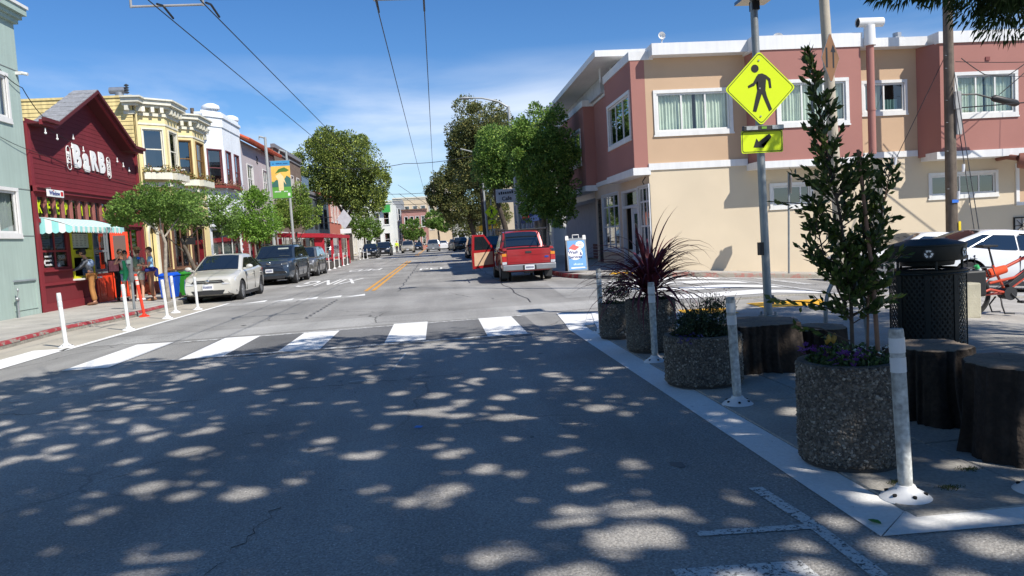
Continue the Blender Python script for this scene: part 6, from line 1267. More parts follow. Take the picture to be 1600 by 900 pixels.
def strawhat(R_, J, k, hc, YR):
    m = MB(); m.lathe([(0.001, 0.115), (0.06, 0.11), (0.088, 0.06), (0.09, 0.035), (0.16, 0.02), (0.165, 0.012), (0.088, 0.022)], hc + V3((0, 0.0, 0.03)), 22, cap=False); m.build('straw_hat', M('straw', srgb(200, 160, 100), 0.85, 0.15, 30), R_, True)
    m = MB(); m.ell(J['ch'] + V3((-0.02, 0.16, 0.0)), (0.12, 0.08, 0.17), 12, 8); m.build('rucksack', M('rucksack_olive', srgb(110, 130, 110), 0.85), R_, True); m = MB(); m.ell(J['ch'] + V3((-0.12, 0.12, 0.11)), (0.06, 0.06, 0.05), 10, 6); m.build('blue_strap', M('strap_blue', srgb(40, 110, 210), 0.7), R_, True)
person('woman in a straw hat and white shorts with her back turned, olive rucksack', (-9.45, 25.35, 0.13), math.radians(165), m_skin, m_hairb, M('grey_tee', srgb(176, 176, 160), 0.85), M('white_shorts', srgb(222, 222, 208), 0.85), M('white_shoe', (0.7, 0.7, 0.7), 0.6), 1.66, shorts=True, sleeve='short', extras=strawhat,
       arms={'l': (V3((0.05, -0.03, -0.27)), V3((-0.02, -0.22, -0.34))), 'r': (V3((-0.06, 0.0, -0.27)), V3((-0.05, -0.2, -0.36)))})
def navywrap(R_, J, k, hc, YR):
    m = MB(); b = J['pel']; m.tube([b + V3((-0.15, 0.03, 0.06)), b + V3((-0.10, -0.12, 0.03)), b + V3((0.1, -0.12, 0.03)), b + V3((0.15, 0.05, 0.06)), b + V3((0.0, 0.13, 0.02)), b + V3((-0.15, 0.03, 0.06))], [0.07, 0.075, 0.07, 0.08, 0.09, 0.07], 10); m.tube([b + V3((0.05, 0.12, 0)), b + V3((0.06, 0.16, -0.2))], [0.09, 0.05], 10); m.build('navy_jacket', M('navy_cloth', srgb(26, 38, 110), 0.85), R_, True)
person('woman in pale blue tee and brown trousers, navy jacket round her waist', (-9.02, 25.2, 0.13), math.radians(-65), m_skin, m_hairb, M('tee_paleblue', srgb(160, 205, 232), 0.85), M('brown_trousers', srgb(150, 104, 78), 0.85, 0.1, 6), M('tan_shoe', srgb(150, 110, 80), 0.7), 1.66, sleeve='short', extras=navywrap,
       arms={'l': (V3((0.04, -0.08, -0.25)), V3((-0.06, -0.26, -0.22))), 'r': (V3((-0.04, -0.08, -0.25)), V3((0.06, -0.26, -0.22)))}, look=0.1)
person('worker in a high-visibility yellow jacket standing far down the left lane', (-5.75, 112, 0), 0.2, m_skin, m_hair, M('hivis', srgb(214, 240, 30), 0.7), M('trousers_dark', (0.03, 0.03, 0.035), 0.8), M('black_shoe'), 1.8, sleeve='long')
# ================================================================ street furniture
m_galv = M('galv_pole', (0.32, 0.34, 0.345), 0.5, 0.12, 6, 0.1, 30, metal=0.55, streak=0.2); m_postw = M('post_white', (0.72, 0.72, 0.70), 0.5, 0.05, 5); m_postd = M('post_white_dirty', (0.58, 0.58, 0.54), 0.6, 0.22, 14, 0.2, 40, fine=0.28, fscale=28, streak=0.5); m_refl = M('reflective_band', (0.60, 0.61, 0.61), 0.3, 0.12, 9)
def delineator(x, y, label, h=0.98, lean=(0, 0), dirty=False, group='white flexible posts', z=None, mat=None, band=None, flat=False):
    z = hz(x) if z is None else z; R_ = thing('delineator_post', label, 'bollard', (x, y, z), random.uniform(-.3, .3), group, local=True); mt = mat or (m_postd if dirty else m_postw)
    m = MB().lathe([(0.13, 0), (0.13, 0.012), (0.10, 0.035), (0.055, 0.06), (0.045, 0.08)], (0, 0, 0), 20); b = m.build('base', mat or M('post_base', (0.72, 0.72, 0.72), 0.5, 0.08), R_, True)
    for k in range(6): t = k * PI / 3 + 0.3; q = MB().cyl((0.092 * math.cos(t), 0.092 * math.sin(t), 0.036), (0.094 * math.cos(t), 0.094 * math.sin(t), 0.046), 0.011, n=8); q.build('bolt_hole', m_dark, b)
    lx, ly = lean; f = lambda t: Vector((lx * t, ly * t, 0.05 + (h - 0.05) * t)); m = MB(); m.tube([f(0), f(0.08), f(0.5), f(0.97), f(1)], [0.034, 0.036, 0.037, 0.037, 0.034], 14); m.build('tube', mt, R_, True)
    for t in (0.78, 0.90): m = MB(); m.tube([f(t - 0.045), f(t + 0.045)], 0.0395, 14); m.build('reflector_band', band or m_refl, R_, True)
    return R_
delineator(-6.61, 14.14, 'white flexible post nearest the camera on the left side of the road', 0.97, (-0.04, 0)); delineator(-6.54, 16.72, 'second white post on the left, in front of the group of people', 0.97, (-0.05, 0.02))
delineator(-6.56, 19.12, 'third white post on the left, overlapping the tree trunk', 0.95, (-0.05, 0)); delineator(-6.95, 20.9, 'white post half hidden behind the third one, beside the blue bin', 0.98, (-0.04, 0)); delineator(-6.58, 21.55, 'slim white post in front of the pearl white sedan', 0.9, (-0.02, 0))
delineator(-7.50, 20.23, 'red-orange flexible post at the red kerb in front of the group', 1.1, (-0.13, 0), group=None, mat=M('post_orange', srgb(228, 58, 30), 0.5), band=M('band_pale', srgb(225, 200, 190), 0.4))
delineator(2.37, 3.74, 'scuffed white post nearest the camera, beside the largest planter', 0.905, (-0.02, 0.02), True); delineator(2.39, 6.06, 'scuffed white post in front of the second planter and the first stump', 0.90, (-0.03, 0), True); delineator(2.35, 8.33, 'scuffed white post in front of the red spiky plant', 0.90, (-0.01, 0), True); delineator(2.34, 11.1, 'scuffed white post by the farthest planter, behind the spiky leaves', 0.95, (0.0, 0), True)
delineator(3.06, 3.66, 'white post whose round foot just enters the right edge of the picture', 0.98, (0.05, 0), True)
for i, (x, y) in enumerate(((-8.0, 80.5), (-7.75, 82), (-7.5, 83.6), (-7.2, 85))): delineator(x, y, 'short white post beside the black hatchback, ' + ('leftmost', 'second', 'third', 'rightmost')[i] + ' of the four', 1.05, group='short white posts beside the black hatchback')
for x, y in ((2.95, 79.7), (3.12, 76)): delineator(x, y, ('left' if x < 3 else 'right') + ' one of two slender white posts on the far right island', 1.1, group='white posts on the far right island')
for k in range(6): delineator(-6.95 - 0.04 * k, 47.5 + k * 2.9, 'white post standing along the open side of the red shelter, ' + ('nearest', 'second', 'third', 'fourth', 'fifth', 'farthest')[k] + ' of six', 1.0, group='white posts along the red shelter')
patch('island', [(1.9, 77.5), (3.8, 77.5), (3.8, 79), (2.4, 79)], 0.02, m_white)

# parking meter, menu stand, bins
R_ = thing('parking_meter', 'grey double parking meter on a pole in front of the group of people', 'parking meter', (-8.22, 21.52, 0.13), local=False); m = MB(); m.cyl((-8.22, 21.52, 0.13), (-8.22, 21.52, 1.12), 0.035, n=12); m.build('pole', m_galv, R_, True)
m_met = M('meter_grey', (0.12, 0.125, 0.13), 0.5, 0.08); m = MB(); m.tube([(-8.22, 21.52, 0.86), (-8.22, 21.52, 0.98), (-8.22, 21.52, 1.12)], [0.045, 0.075, 0.062], 12); m.build('vault', m_met, R_, True); m = MB(); m.tube([(-8.22, 21.52, 1.12), (-8.22, 21.52, 1.3), (-8.22, 21.52, 1.5), (-8.22, 21.52, 1.56)], [0.055, 0.068, 0.062, 0.025], 12); m.build('head', m_met, R_, True)
m = MB(); m.box(-8.27, -8.17, 21.42, 21.435, 1.36, 1.46); m.build('display', M('meter_display', (0.25, 0.3, 0.28), 0.2), R_)
R_ = thing('menu_stand', 'thin black menu stand with a framed card next to the orange riser', 'sign', (-10.25, 25.55, 0.13)); m = MB(); m.cyl((-10.25, 25.55, 0.15), (-10.25, 25.55, 1.1), 0.014, n=8); m.build('pole', m_dark, R_); m = MB(); m.cyl((-10.25, 25.55, 0.13), (-10.25, 25.55, 0.155), 0.19, n=20); m.build('foot', m_dark, R_)
m = MB(); m.box(-10.44, -10.06, 25.5, 25.53, 1.08, 1.5); m.build('frame', m_dark, R_, bevel=0.01); m = MB(); m.box(-10.40, -10.10, 25.494, 25.499, 1.12, 1.46); m.build('menu_card', M('menu_pink', srgb(190, 120, 130), 0.5, 0.25, 12), R_)
def wheelie(x, y, mat, label, lid=None):   # 0.9 m tall
    R_ = thing('wheelie_bin', label, 'bin', (x, y, 0.13)); R_.scale = (0.88, 0.88, 0.8); b = MB(); z = 0.13
    b.hexa([(x - 0.24, y - 0.27, z + 0.06), (x + 0.24, y - 0.27, z + 0.06), (x + 0.24, y + 0.2, z + 0.06), (x - 0.24, y + 0.2, z + 0.06)], [(x - 0.29, y - 0.34, z + 0.92), (x + 0.29, y - 0.34, z + 0.92), (x + 0.29, y + 0.34, z + 0.92), (x - 0.29, y + 0.34, z + 0.92)]); b.build('tub', mat, R_, bevel=0.02)
    b = MB(); b.box(x - 0.31, x + 0.31, y - 0.37, y + 0.36, z + 0.92, z + 0.955); b.build('rim', mat, R_, bevel=0.008); b = MB(); b.hexa([(x - 0.30, y - 0.38, z + 0.957), (x + 0.30, y - 0.38, z + 0.957), (x + 0.30, y + 0.36, z + 0.957), (x - 0.30, y + 0.36, z + 0.957)], [(x - 0.22, y - 0.25, z + 1.04), (x + 0.22, y - 0.25, z + 1.04), (x + 0.22, y + 0.3, z + 1.06), (x - 0.22, y + 0.3, z + 1.06)]); b.build('lid', lid or mat, R_, bevel=0.02)
    for s in (-1, 1): b = MB(); b.lathe([(0.10, -0.025), (0.12, 0), (0.10, 0.025)], (x + s * 0.26, y + 0.24, z + 0.12), 16, 'x'); b.build('wheel', m_tyre, R_, True)
wheelie(-8.62, 25.6, M('bin_blue', srgb(20, 84, 200), 0.45, 0.05), 'bright blue wheeled bin at the kerb by the tree trunk'); wheelie(-8.55, 26.45, M('bin_green', srgb(52, 138, 44), 0.45, 0.05), 'green wheeled bin half hidden behind the blue one')
R_ = thing('sandwich_board', 'blue and white A-frame sandwich board on the right-hand pavement corner', 'sign', (4.75, 26.2, 0.13)); X0, Y0 = 4.75, 26.15; m_sb = M('board_grey', srgb(120, 126, 132), 0.5)
def sb(u, v, d, s=-1): # tilted panel
    return (X0 + u - 0.05 * s * 0, Y0 + s * (0.28 - 0.24 * (v / 1.2)) + s * d + u * 0.15, 0.13 + v)
for s in (-1, 1):
    m = MB(); m.hexa([sb(-0.36, 0.05, 0, s), sb(0.36, 0.05, 0, s), sb(0.36, 1.18, 0, s), sb(-0.36, 1.18, 0, s)], [sb(-0.36, 0.05, 0.035, s), sb(0.36, 0.05, 0.035, s), sb(0.36, 1.18, 0.035, s), sb(-0.36, 1.18, 0.035, s)]); m.build('panel', M('board_black', (0.03, 0.03, 0.032), 0.6) if s > 0 else m_sb, R_)
m = MB(); m.add([sb(-0.31, 0.1, 0.038), sb(0.31, 0.1, 0.038), sb(0.31, 1.1, 0.038), sb(-0.31, 1.1, 0.038)], [(0, 1, 2, 3)]); ps = m.build('poster', M('poster_blue', srgb(96, 150, 200), 0.5, 0.06, 4), R_)
def disc(cu, cv, ru, rv, d, mat, nm, n_=24, a0=0, a1=2 * PI):
    m = MB(); m.add([sb(cu + ru * math.cos(a0 + (a1 - a0) * k / n_), cv + rv * math.sin(a0 + (a1 - a0) * k / n_), d) for k in range(n_)], [tuple(range(n_))]); return m.build(nm, mat, ps)
disc(-0.05, 0.66, 0.26, 0.22, 0.041, m_sw, 'white_patch'); disc(0.13, 0.94, 0.15, 0.13, 0.042, m_sw, 'white_patch'); m = MB(); m.add([sb(u, v, 0.044) for u, v in ((-0.28, 0.84), (-0.1, 0.98), (0.1, 0.86), (-0.05, 0.76))], [(0, 1, 2, 3)]); m.build('red_house_shape', M('red_soft', srgb(206, 96, 90), 0.6), ps)
zd = Vector(sb(0, 1, 0)) - Vector(sb(0, 0, 0)); xdv = Vector(sb(1, 0, 0)) - Vector(sb(0, 0, 0)); m_nv = M('navy_ink', srgb(30, 50, 120))
text('Wash', 0.15, sb(-0.12, 0.70, 0.046), xdv, zd, m_nv, ps, 'lettering', 0.001, 0.003); text('&', 0.15, sb(0.14, 0.64, 0.046), xdv, zd, m_nv, ps, 'lettering', 0.001, 0.003); text('Services', 0.14, sb(-0.05, 0.54, 0.046), xdv, zd, m_nv, ps, 'lettering', 0.001, 0.003); scribble(sb(-0.02, 0.30, 0.042), xdv, zd, 0.45, 0.12, 9, M('pale_print', srgb(190, 215, 240), 0.6), ps); scribble(sb(0.13, 0.97, 0.044), xdv, zd, 0.2, 0.06, 5, M('red_soft'), ps); scribble(sb(0.13, 0.90, 0.044), xdv, zd, 0.22, 0.05, 6, M('red_soft'), ps)
m = MB(); m.add([sb(u, v, 0.042) for u, v in ((-0.24, 0.15), (0.26, 0.15), (0.26, 0.19), (-0.24, 0.19))], [(0, 1, 2, 3)]); m.build('white_rule', m_sw, ps)
m = MB(); m.tube([sb(-0.1, 1.18, 0, -1), sb(-0.1, 1.29, 0.0, -1), sb(0.12, 1.29, 0, -1), sb(0.12, 1.18, 0, -1)], 0.018, 6); m.build('handle', m_wh, R_, True)
for u in (-0.31, 0.31): m = MB(); m.hexa([sb(u - 0.06, 1.12, -0.01), sb(u + 0.06, 1.12, -0.01), sb(u + 0.05, 1.27, -0.01), sb(u - 0.05, 1.27, -0.01)], [sb(u - 0.06, 1.12, 0.045), sb(u + 0.06, 1.12, 0.045), sb(u + 0.05, 1.27, 0.045), sb(u - 0.05, 1.27, 0.045)]); m.build('corner_clip', m_wh, R_)

# ---------------------------------------------------------------- pedestrian signs
m_fy = M('fluorescent_yellow_green', srgb(214, 236, 20), 0.45, 0.03, 3, emit=None); m_blk = M('sign_black', (0.012, 0.012, 0.012), 0.5); m_sback = M('sign_back', (0.33, 0.34, 0.35), 0.45, 0.08, metal=0.5)
def rr_poly(pts, r, n_=5):
    out_ = []
    for i, p in enumerate(pts):
        a, b = Vector(pts[i - 1]), Vector(pts[(i + 1) % len(pts)]); p = Vector(p); u, v = (a - p).normalized(), (b - p).normalized(); ang = u.angle(v); t = r / math.tan(ang / 2); c = p + (u + v).normalized() * r / math.sin(ang / 2); p0, p1 = p + u * t, p + v * t; a0 = math.atan2((p0 - c).y, (p0 - c).x); a1 = math.atan2((p1 - c).y, (p1 - c).x); da = (a1 - a0 + PI) % (2 * PI) - PI
        out_ += [(c.x + r * math.cos(a0 + da * k / n_), c.y + r * math.sin(a0 + da * k / n_)) for k in range(n_ + 1)]
    return out_
def ped_sign(x, y, z0, ztop, cz, D, label, bar=True, yaw=0.0, pole_r=0.065, poletop=None, lean=0.0):
    """pole at x,y; diamond centre height cz, half diagonal D"""
    R_ = thing('pedestrian_sign', label, 'sign', (x, y, z0)); PL = lambda z: x - lean * (z - z0); m = MB(); m.cyl((x, y, z0), (PL(ztop), y, ztop), pole_r, pole_r * 0.86, 18); m.build('pole', m_galv, R_, True)
    m = MB(); m.cyl((x, y, z0), (x, y, z0 + 0.035), 0.15, n=4); m.build('base_plate', m_galv, R_)
    for k in range(4): t = k * PI / 2 + PI / 4; m = MB(); m.cyl((x + 0.115 * math.cos(t), y + 0.115 * math.sin(t), z0 + 0.03), (x + 0.115 * math.cos(t), y + 0.115 * math.sin(t), z0 + 0.085), 0.02, n=6); m.build('anchor_bolt', m_galv, R_)
    c, s = math.cos(yaw), math.sin(yaw); yf = y - pole_r - 0.02; cx = PL(cz)
    def pt(u, v, d, zc=cz): return (cx + u * c + d * s, yf + u * s - d * c, zc + v)
    def plate_(poly, d0, d1, mat, nm, par, zc=cz): m = MB(); m.prism(poly, lambda u, v, d: pt(u, v, d, zc), d0, d1); return m.build(nm, mat, par)
    dia = rr_poly([(0, -D), (D, 0), (0, D), (-D, 0)], D * 0.09); sg = plate_(dia, 0, 0.006, m_sback, 'diamond_plate', R_); f = plate_(dia, 0.007, 0.009, m_fy, 'sign_face', sg)
    k1, k2 = 0.955, 0.93; o1 = [(u * k1, v * k1) for u, v in dia]; o2 = [(u * k2, v * k2) for u, v in dia]; m = MB(); n_ = len(dia); m.add([pt(u, v, 0.0105) for u, v in o1] + [pt(u, v, 0.0105) for u, v in o2], [(i, (i + 1) % n_, (i + 1) % n_ + n_, i + n_) for i in range(n_)]); m.build('border', m_blk, sg)
    S = D / 0.56
    ped = [[(-0.03, 0.215), (-0.07, 0.155), (-0.035, 0.10), (-0.05, -0.03), (0.08, -0.03), (0.095, 0.13), (0.10, 0.195), (0.035, 0.225)], [(0.10, 0.195), (0.165, 0.14), (0.177, 0.0), (0.142, 0.0), (0.128, 0.11), (0.09, 0.15)], [(-0.05, 0.19), (-0.11, 0.09), (-0.195, 0.045), (-0.185, 0.01), (-0.09, 0.045), (-0.03, 0.12)],
        [(0.0, -0.02), (0.08, -0.03), (0.10, -0.12), (0.175, -0.32), (0.13, -0.35), (0.045, -0.14)], [(-0.05, -0.03), (0.04, -0.03), (-0.005, -0.15), (-0.075, -0.35), (-0.13, -0.34), (-0.08, -0.14)]]
    me_b = bmesh.new()
    for q_, poly in enumerate(ped): me_b.faces.new([me_b.verts.new(pt(u * S, v * S, 0.0125 + 0.0002 * q_)) for u, v in poly])
    bmesh.ops.triangulate(me_b, faces=me_b.faces[:]); me = bpy.data.meshes.new('walking_figure'); me_b.to_mesh(me); me_b.free(); o = bpy.data.objects.new('walking_figure', me); COL.objects.link(o); me.materials.append(m_blk); attach(o, sg)
    m = MB(); m.add([pt((-0.075 + 0.06 * math.cos(2 * PI * k / 20)) * S, (0.30 + 0.06 * math.sin(2 * PI * k / 20)) * S, 0.0125) for k in range(20)], [tuple(range(20))]); m.build('figure_head', m_blk, sg)
    for v in (0.42, 0.0, -0.42): m = MB(); a = pt(-0.01, v * S, 0.0125); b = pt(-0.01, v * S, 0.02); m.cyl(a, b, 0.014, n=8); m.build('bolt', m_galv, sg)
    zp = cz - D - 0.24 * S; w_, h_ = 0.33 * S, 0.17 * S; rp = rr_poly([(-w_, -h_), (w_, -h_), (w_, h_), (-w_, h_)], 0.03 * S); sp = plate_(rp, 0, 0.006, m_sback, 'arrow_plate', R_, zp); plate_(rp, 0.007, 0.009, m_fy, 'plate_face', sp, zp)
    m = MB(); n_ = len(rp); m.add([pt(u * 0.96, v * 0.92, 0.0105, zp) for u, v in rp] + [pt(u * 0.93, v * 0.86, 0.0105, zp) for u, v in rp], [(i, (i + 1) % n_, (i + 1) % n_ + n_, i + n_) for i in range(n_)]); m.build('border', m_blk, sp)
    ar = [(-0.14, -0.085), (0.02, -0.095), (-0.018, -0.05), (0.15, 0.065), (0.115, 0.115), (-0.055, 0.0), (-0.09, 0.05)]; m = MB(); me_b = bmesh.new(); vs = [me_b.verts.new(pt(u * S, v * S, 0.0125, zp)) for u, v in ar]; fc = me_b.faces.new(vs); bmesh.ops.triangulate(me_b, faces=[fc]); me = bpy.data.meshes.new('arrow'); me_b.to_mesh(me); me_b.free(); o = bpy.data.objects.new('arrow', me); COL.objects.link(o); me.materials.append(m_blk); attach(o, sp)
    if bar:
        m = MB(); zb_ = cz - D - 0.035; m.box(cx - 0.30, cx + 0.34, yf - 0.05, yf + 0.03, zb_ - 0.045, zb_ + 0.035); lb = m.build('flasher_bar', M('flasher_black', (0.03, 0.03, 0.03), 0.5), R_, bevel=0.008)
        for u in (-0.17, 0.24): m = MB(); m.box(cx + u - 0.09, cx + u + 0.09, yf - 0.058, yf - 0.05, zb_ - 0.03, zb_ + 0.025); m.build('flasher_lens', M('lens_grey', (0.4, 0.42, 0.42), 0.2, 0.1, 60, coat=0.6), lb)
        m = MB(); m.box(cx - 0.02, cx + 0.06, yf - 0.056, yf - 0.05, zb_ - 0.02, zb_ + 0.015); m.build('control_label', M('label_green', srgb(120, 170, 60), 0.4), lb)
        m = MB(); m.box(cx - 0.06, cx + 0.05, y - 0.07, y + 0.07, ztop - 0.16, ztop - 0.02); m.build('solar_clamp', m_blk, R_); m = MB(); m.box(cx - 0.2, cx + 0.28, y - 0.25, y + 0.3, ztop - 0.0, ztop + 0.05, Matrix.Identity(4)); m.build('solar_panel', M('solar_panel', (0.02, 0.025, 0.05), 0.2, coat=0.6), R_)
        m = MB(); m.box(x - 0.12, x - 0.055, y - 0.05, y + 0.05, 0.98, 1.18); m.build('push_button_box', m_blk, R_); m = MB(); m.box(x + 0.06, x + 0.09, y - 0.03, y + 0.03, 0.2, 0.34); m.build('conduit_box', m_met, R_)
    return R_
ped_sign(5.13, 11.6, 0.0, 4.90, 3.54, 0.565, 'near yellow-green pedestrian crossing sign on the galvanised pole with an arrow plate', lean=0.012)
ped_sign(4.55, 62.0, 0.1, 4.6, 3.55, 0.565, 'far yellow-green pedestrian crossing sign beyond the red pickup', bar=False)
R_ = thing('diamond_road_sign', 'white diamond sign seen from behind over the red shelter', 'sign', (-7.6, 66.0, 0.1)); m = MB(); m.cyl((-7.6, 66, 0.1), (-7.6, 66, 4.4), 0.04, n=8); m.build('pole', m_galv, R_)
m = MB(); m.prism(rr_poly([(0, -0.85), (0.85, 0), (0, 0.85), (-0.85, 0)], 0.05), lambda u, v, d: (-7.6 + u * 0.75, 65.93 - d, 3.75 + v), 0, 0.01); m.build('plate', M('sign_backwhite', (0.55, 0.57, 0.6), 0.4), R_); m = MB(); m.box(-8.0, -7.1, 65.92, 65.93, 2.55, 2.95); m.build('lower_plate', m_sw, R_)

# edge-on stop sign and orange arrow sign, poles
R_ = thing('stop_sign', 'stop sign turned edge-on with its grey back towards us on a thin pole', 'sign', (10.98, 23.2, hz(10.98) + 0.13)); zb_ = hz(10.98) + 0.13; m = MB(); m.cyl((10.98, 23.2, zb_), (11.08, 23.2, 3.0), 0.032, n=10); m.build('pole', m_galv, R_, True)
m = MB(); yw = math.radians(70); m.prism([(0.36 * math.cos(PI / 8 + k * PI / 4), 0.36 * math.sin(PI / 8 + k * PI / 4)) for k in range(8)], lambda u, v, d: (11.10 + u * math.cos(yw) + d * math.sin(yw), 23.15 + u * math.sin(yw) - d * math.cos(yw), 2.66 + v), 0, 0.012); m.build('octagon_plate', m_sback, R_)
m = MB(); m.prism([(0.35 * math.cos(PI / 8 + k * PI / 4), 0.35 * math.sin(PI / 8 + k * PI / 4)) for k in range(8)], lambda u, v, d: (11.10 + u * math.cos(yw) + d * math.sin(yw), 23.15 + u * math.sin(yw) - d * math.cos(yw), 2.66 + v), 0.013, 0.015); m.build('red_face', M('stop_red', srgb(180, 20, 25), 0.5), R_)
m_cpole = M('concrete_pole', srgb(176, 166, 148), 0.8, 0.08, 3, 0.2, 40); R_ = thing('street_light', 'tall beige concrete light pole rising behind the leafy sapling', 'street light', (8.45, 15.6, hz(8.45))); m = MB(); m.cyl((8.58, 15.6, -0.12), (8.22, 15.6, 9.2), 0.12, 0.09, 18); m.build('pole', m_cpole, R_, True)
m = MB(); m.tube([(8.22, 15.6, 9.1), (7.6, 16.5, 9.7), (6.0, 18.2, 9.9)], [0.06, 0.05, 0.04], 10); m.build('arm', m_galv, R_, True); m = MB(); m.ell((5.7, 18.5, 9.88), (0.32, 0.32, 0.1), 12, 6); m.build('lamp_head', m_galv, R_, True)
R_ = thing('arrow_sign', 'brown-orange diamond sign with a dark up arrow, strapped to the beige light pole', 'sign', (8.5, 15.4, 5.0)); yw = math.radians(35); W_ = lambda u, v, d: (8.30 + u * math.cos(yw) + d * math.sin(yw), 15.34 + u * math.sin(yw) * 0.6 - d * math.cos(yw), 4.78 + v)
m = MB(); m.prism(rr_poly([(0, -0.53), (0.31, 0), (0, 0.53), (-0.31, 0)], 0.04), W_, 0, 0.008); m.build('plate', m_sback, R_); m = MB(); m.prism(rr_poly([(0, -0.52), (0.30, 0), (0, 0.52), (-0.30, 0)], 0.04), W_, 0.009, 0.011); m.build('sign_face', M('sign_ochre', srgb(124, 88, 56), 0.6, 0.08), R_)
for P_ in ([(0.06, -0.2), (0.11, -0.2), (0.11, 0.12), (0.17, 0.12), (0.085, 0.28), (0.0, 0.12), (0.06, 0.12)], [(-0.17, 0.2), (-0.11, 0.2), (-0.11, -0.2), (-0.17, -0.2)]): m = MB(); m.add([W_(u, v, 0.014) for u, v in P_], [tuple(range(len(P_)))]); m.build('arrow', m_blk, R_)
# wooden utility pole with its gear
m_wood = M('pole_wood', srgb(112, 100, 88), 0.9, 0.2, 5, 0.5, 30, streak=0.4); ux, uy = 16.55, 23.3; uz = hz(ux) + 0.13
R_ = thing('utility_pole', 'weathered wooden utility pole in front of the rose bay at the right', 'utility pole', (ux, uy, uz)); m = MB(); m.tube([(ux, uy, uz), (ux, uy, 4), (ux - 0.02, uy, 12)], [0.19, 0.165, 0.12], 16); m.build('pole', m_wood, R_, True)
m = MB(); m.box(ux + 0.02, ux + 0.22, uy - 0.26, uy - 0.14, 4.7, 5.25); m.build('junction_box', M('box_grey', (0.35, 0.35, 0.34), 0.6), R_, bevel=0.01); m = MB(); m.box(ux + 0.08, ux + 0.24, uy - 0.24, uy - 0.16, 3.9, 4.7); m.build('conduit', M('box_grey'), R_)
m = MB(); m.tube([(ux + 1.2, uy - 0.3, 4.98), (ux + 1.3, uy - 0.3, 4.97), (ux + 2.1, uy - 0.2, 4.80), (ux + 2.2, uy - 0.2, 4.78)], [0.05, 0.11, 0.11, 0.05], 12); m.build('splice_case', m_blk, R_, True); m = MB(); m.tube([(ux + 0.1, uy - 0.2, 5.15), (ux + 0.7, uy - 0.3, 5.12), (ux + 1.2, uy - 0.3, 4.98)], 0.03, 6); m.build('cable_tail', m_blk, R_)
for z in (4.3, 5.0, 6.0, 6.4, 3.4, 2.2): m = MB(); m.tube([(ux - 0.14, uy - 0.1, z), (ux - 0.24, uy - 0.16, z)], 0.012, 5); m.build('step_bolt', m_galv, R_)
m = MB(); m.box(ux - 0.12, ux + 0.1, uy - 0.205, uy - 0.19, 1.75, 1.85); m.build('blue_tag', M('tag_blue', srgb(50, 110, 200), 0.5), R_); m = MB(); m.box(ux + 0.09, ux + 0.17, uy - 0.20, uy - 0.18, 0.55, 1.15); m.build('yellow_marker', M('tag_yellow', srgb(230, 200, 40), 0.5), R_)
m = MB(); m.box(ux - 1.2, ux + 1.2, uy - 0.05, uy + 0.05, 10.9, 11.05); m.build('crossarm', m_wood, R_)
# left banner pole, right street lights
m_ltp = M('lamp_pole_grey', srgb(168, 170, 168), 0.5, 0.06, 3, metal=0.2)
R_ = thing('banner_pole', 'tall grey pole with a picture banner at the left kerb behind the bright green trees', 'pole', (-8.5, 41.5, 0.13)); m = MB(); m.cyl((-8.5, 41.5, 0.13), (-8.55, 41.5, 7.4), 0.10, 0.07, 12); m.build('pole', m_ltp, R_, True)
m = MB(); m.tube([(-8.55, 41.5, 7.35), (-8.85, 41.5, 7.45), (-8.85, 41.5, 7.3)], 0.05, 8); m.build('top_arm', m_ltp, R_)
m = MB(); m.box(-8.42, -7.35, 41.52, 41.54, 6.12, 6.16); m.box(-8.42, -7.35, 41.52, 41.54, 4.18, 4.22); m.build('banner_rod', m_ltp, R_, kind='stuff')
bx0, bx1 = -8.38, -7.4
m = MB(); m.box(bx0, bx1, 41.49, 41.50, 4.2, 6.14); bn = m.build('banner', M('banner_green', srgb(96, 160, 62), 0.7), R_)
def bq(pts, d, mat, nm): m = MB(); m.add([(bx0 + (bx1 - bx0) * u, 41.488 - d, 4.2 + 1.94 * v) for u, v in pts], [tuple(range(len(pts)))]); m.build(nm, mat, bn)
bq([(0, 0.45), (1, 0.40), (1, 0.86), (0, 0.86)], 0.001, M('banner_sun', srgb(240, 190, 90), 0.7), 'banner_field'); bq([(0, 0.86), (1, 0.86), (1, 1), (0, 1)], 0.001, M('banner_blue', srgb(70, 150, 200), 0.7), 'banner_field')
bq([(0, 0.38), (0.25, 0.5), (0.55, 0.42), (0.8, 0.6), (1, 0.52), (1, 0.3), (0, 0.3)], 0.002, M('banner_teal', srgb(60, 110, 100), 0.7), 'banner_hill'); bq([(0.35, 0.2), (0.6, 0.2), (0.62, 0.45), (0.75, 0.35), (0.62, 0.58), (0.45, 0.68), (0.3, 0.62), (0.2, 0.6), (0.33, 0.5)], 0.003, M('banner_cream', srgb(240, 215, 160), 0.7), 'banner_figure')
bq([(0.2, 0.66), (0.4, 0.78), (0.7, 0.82), (0.95, 0.74), (0.8, 0.70), (0.5, 0.70)], 0.003, M('banner_leaf', srgb(80, 120, 50), 0.7), 'banner_tree')
scribble(((bx0 + bx1) / 2, 41.484, 6.0), (1, 0, 0), (0, 0, 1), 0.8, 0.1, 13, M('banner_navy', srgb(20, 60, 120), 0.7), bn); scribble(((bx0 + bx1) / 2, 41.484, 4.55), (1, 0, 0), (0, 0, 1), 0.75, 0.12, 11, m_sw, bn); bq([(0.8, 0.05), (0.92, 0.05), (0.92, 0.13), (0.8, 0.13)], 0.003, m_sw, 'banner_logo')
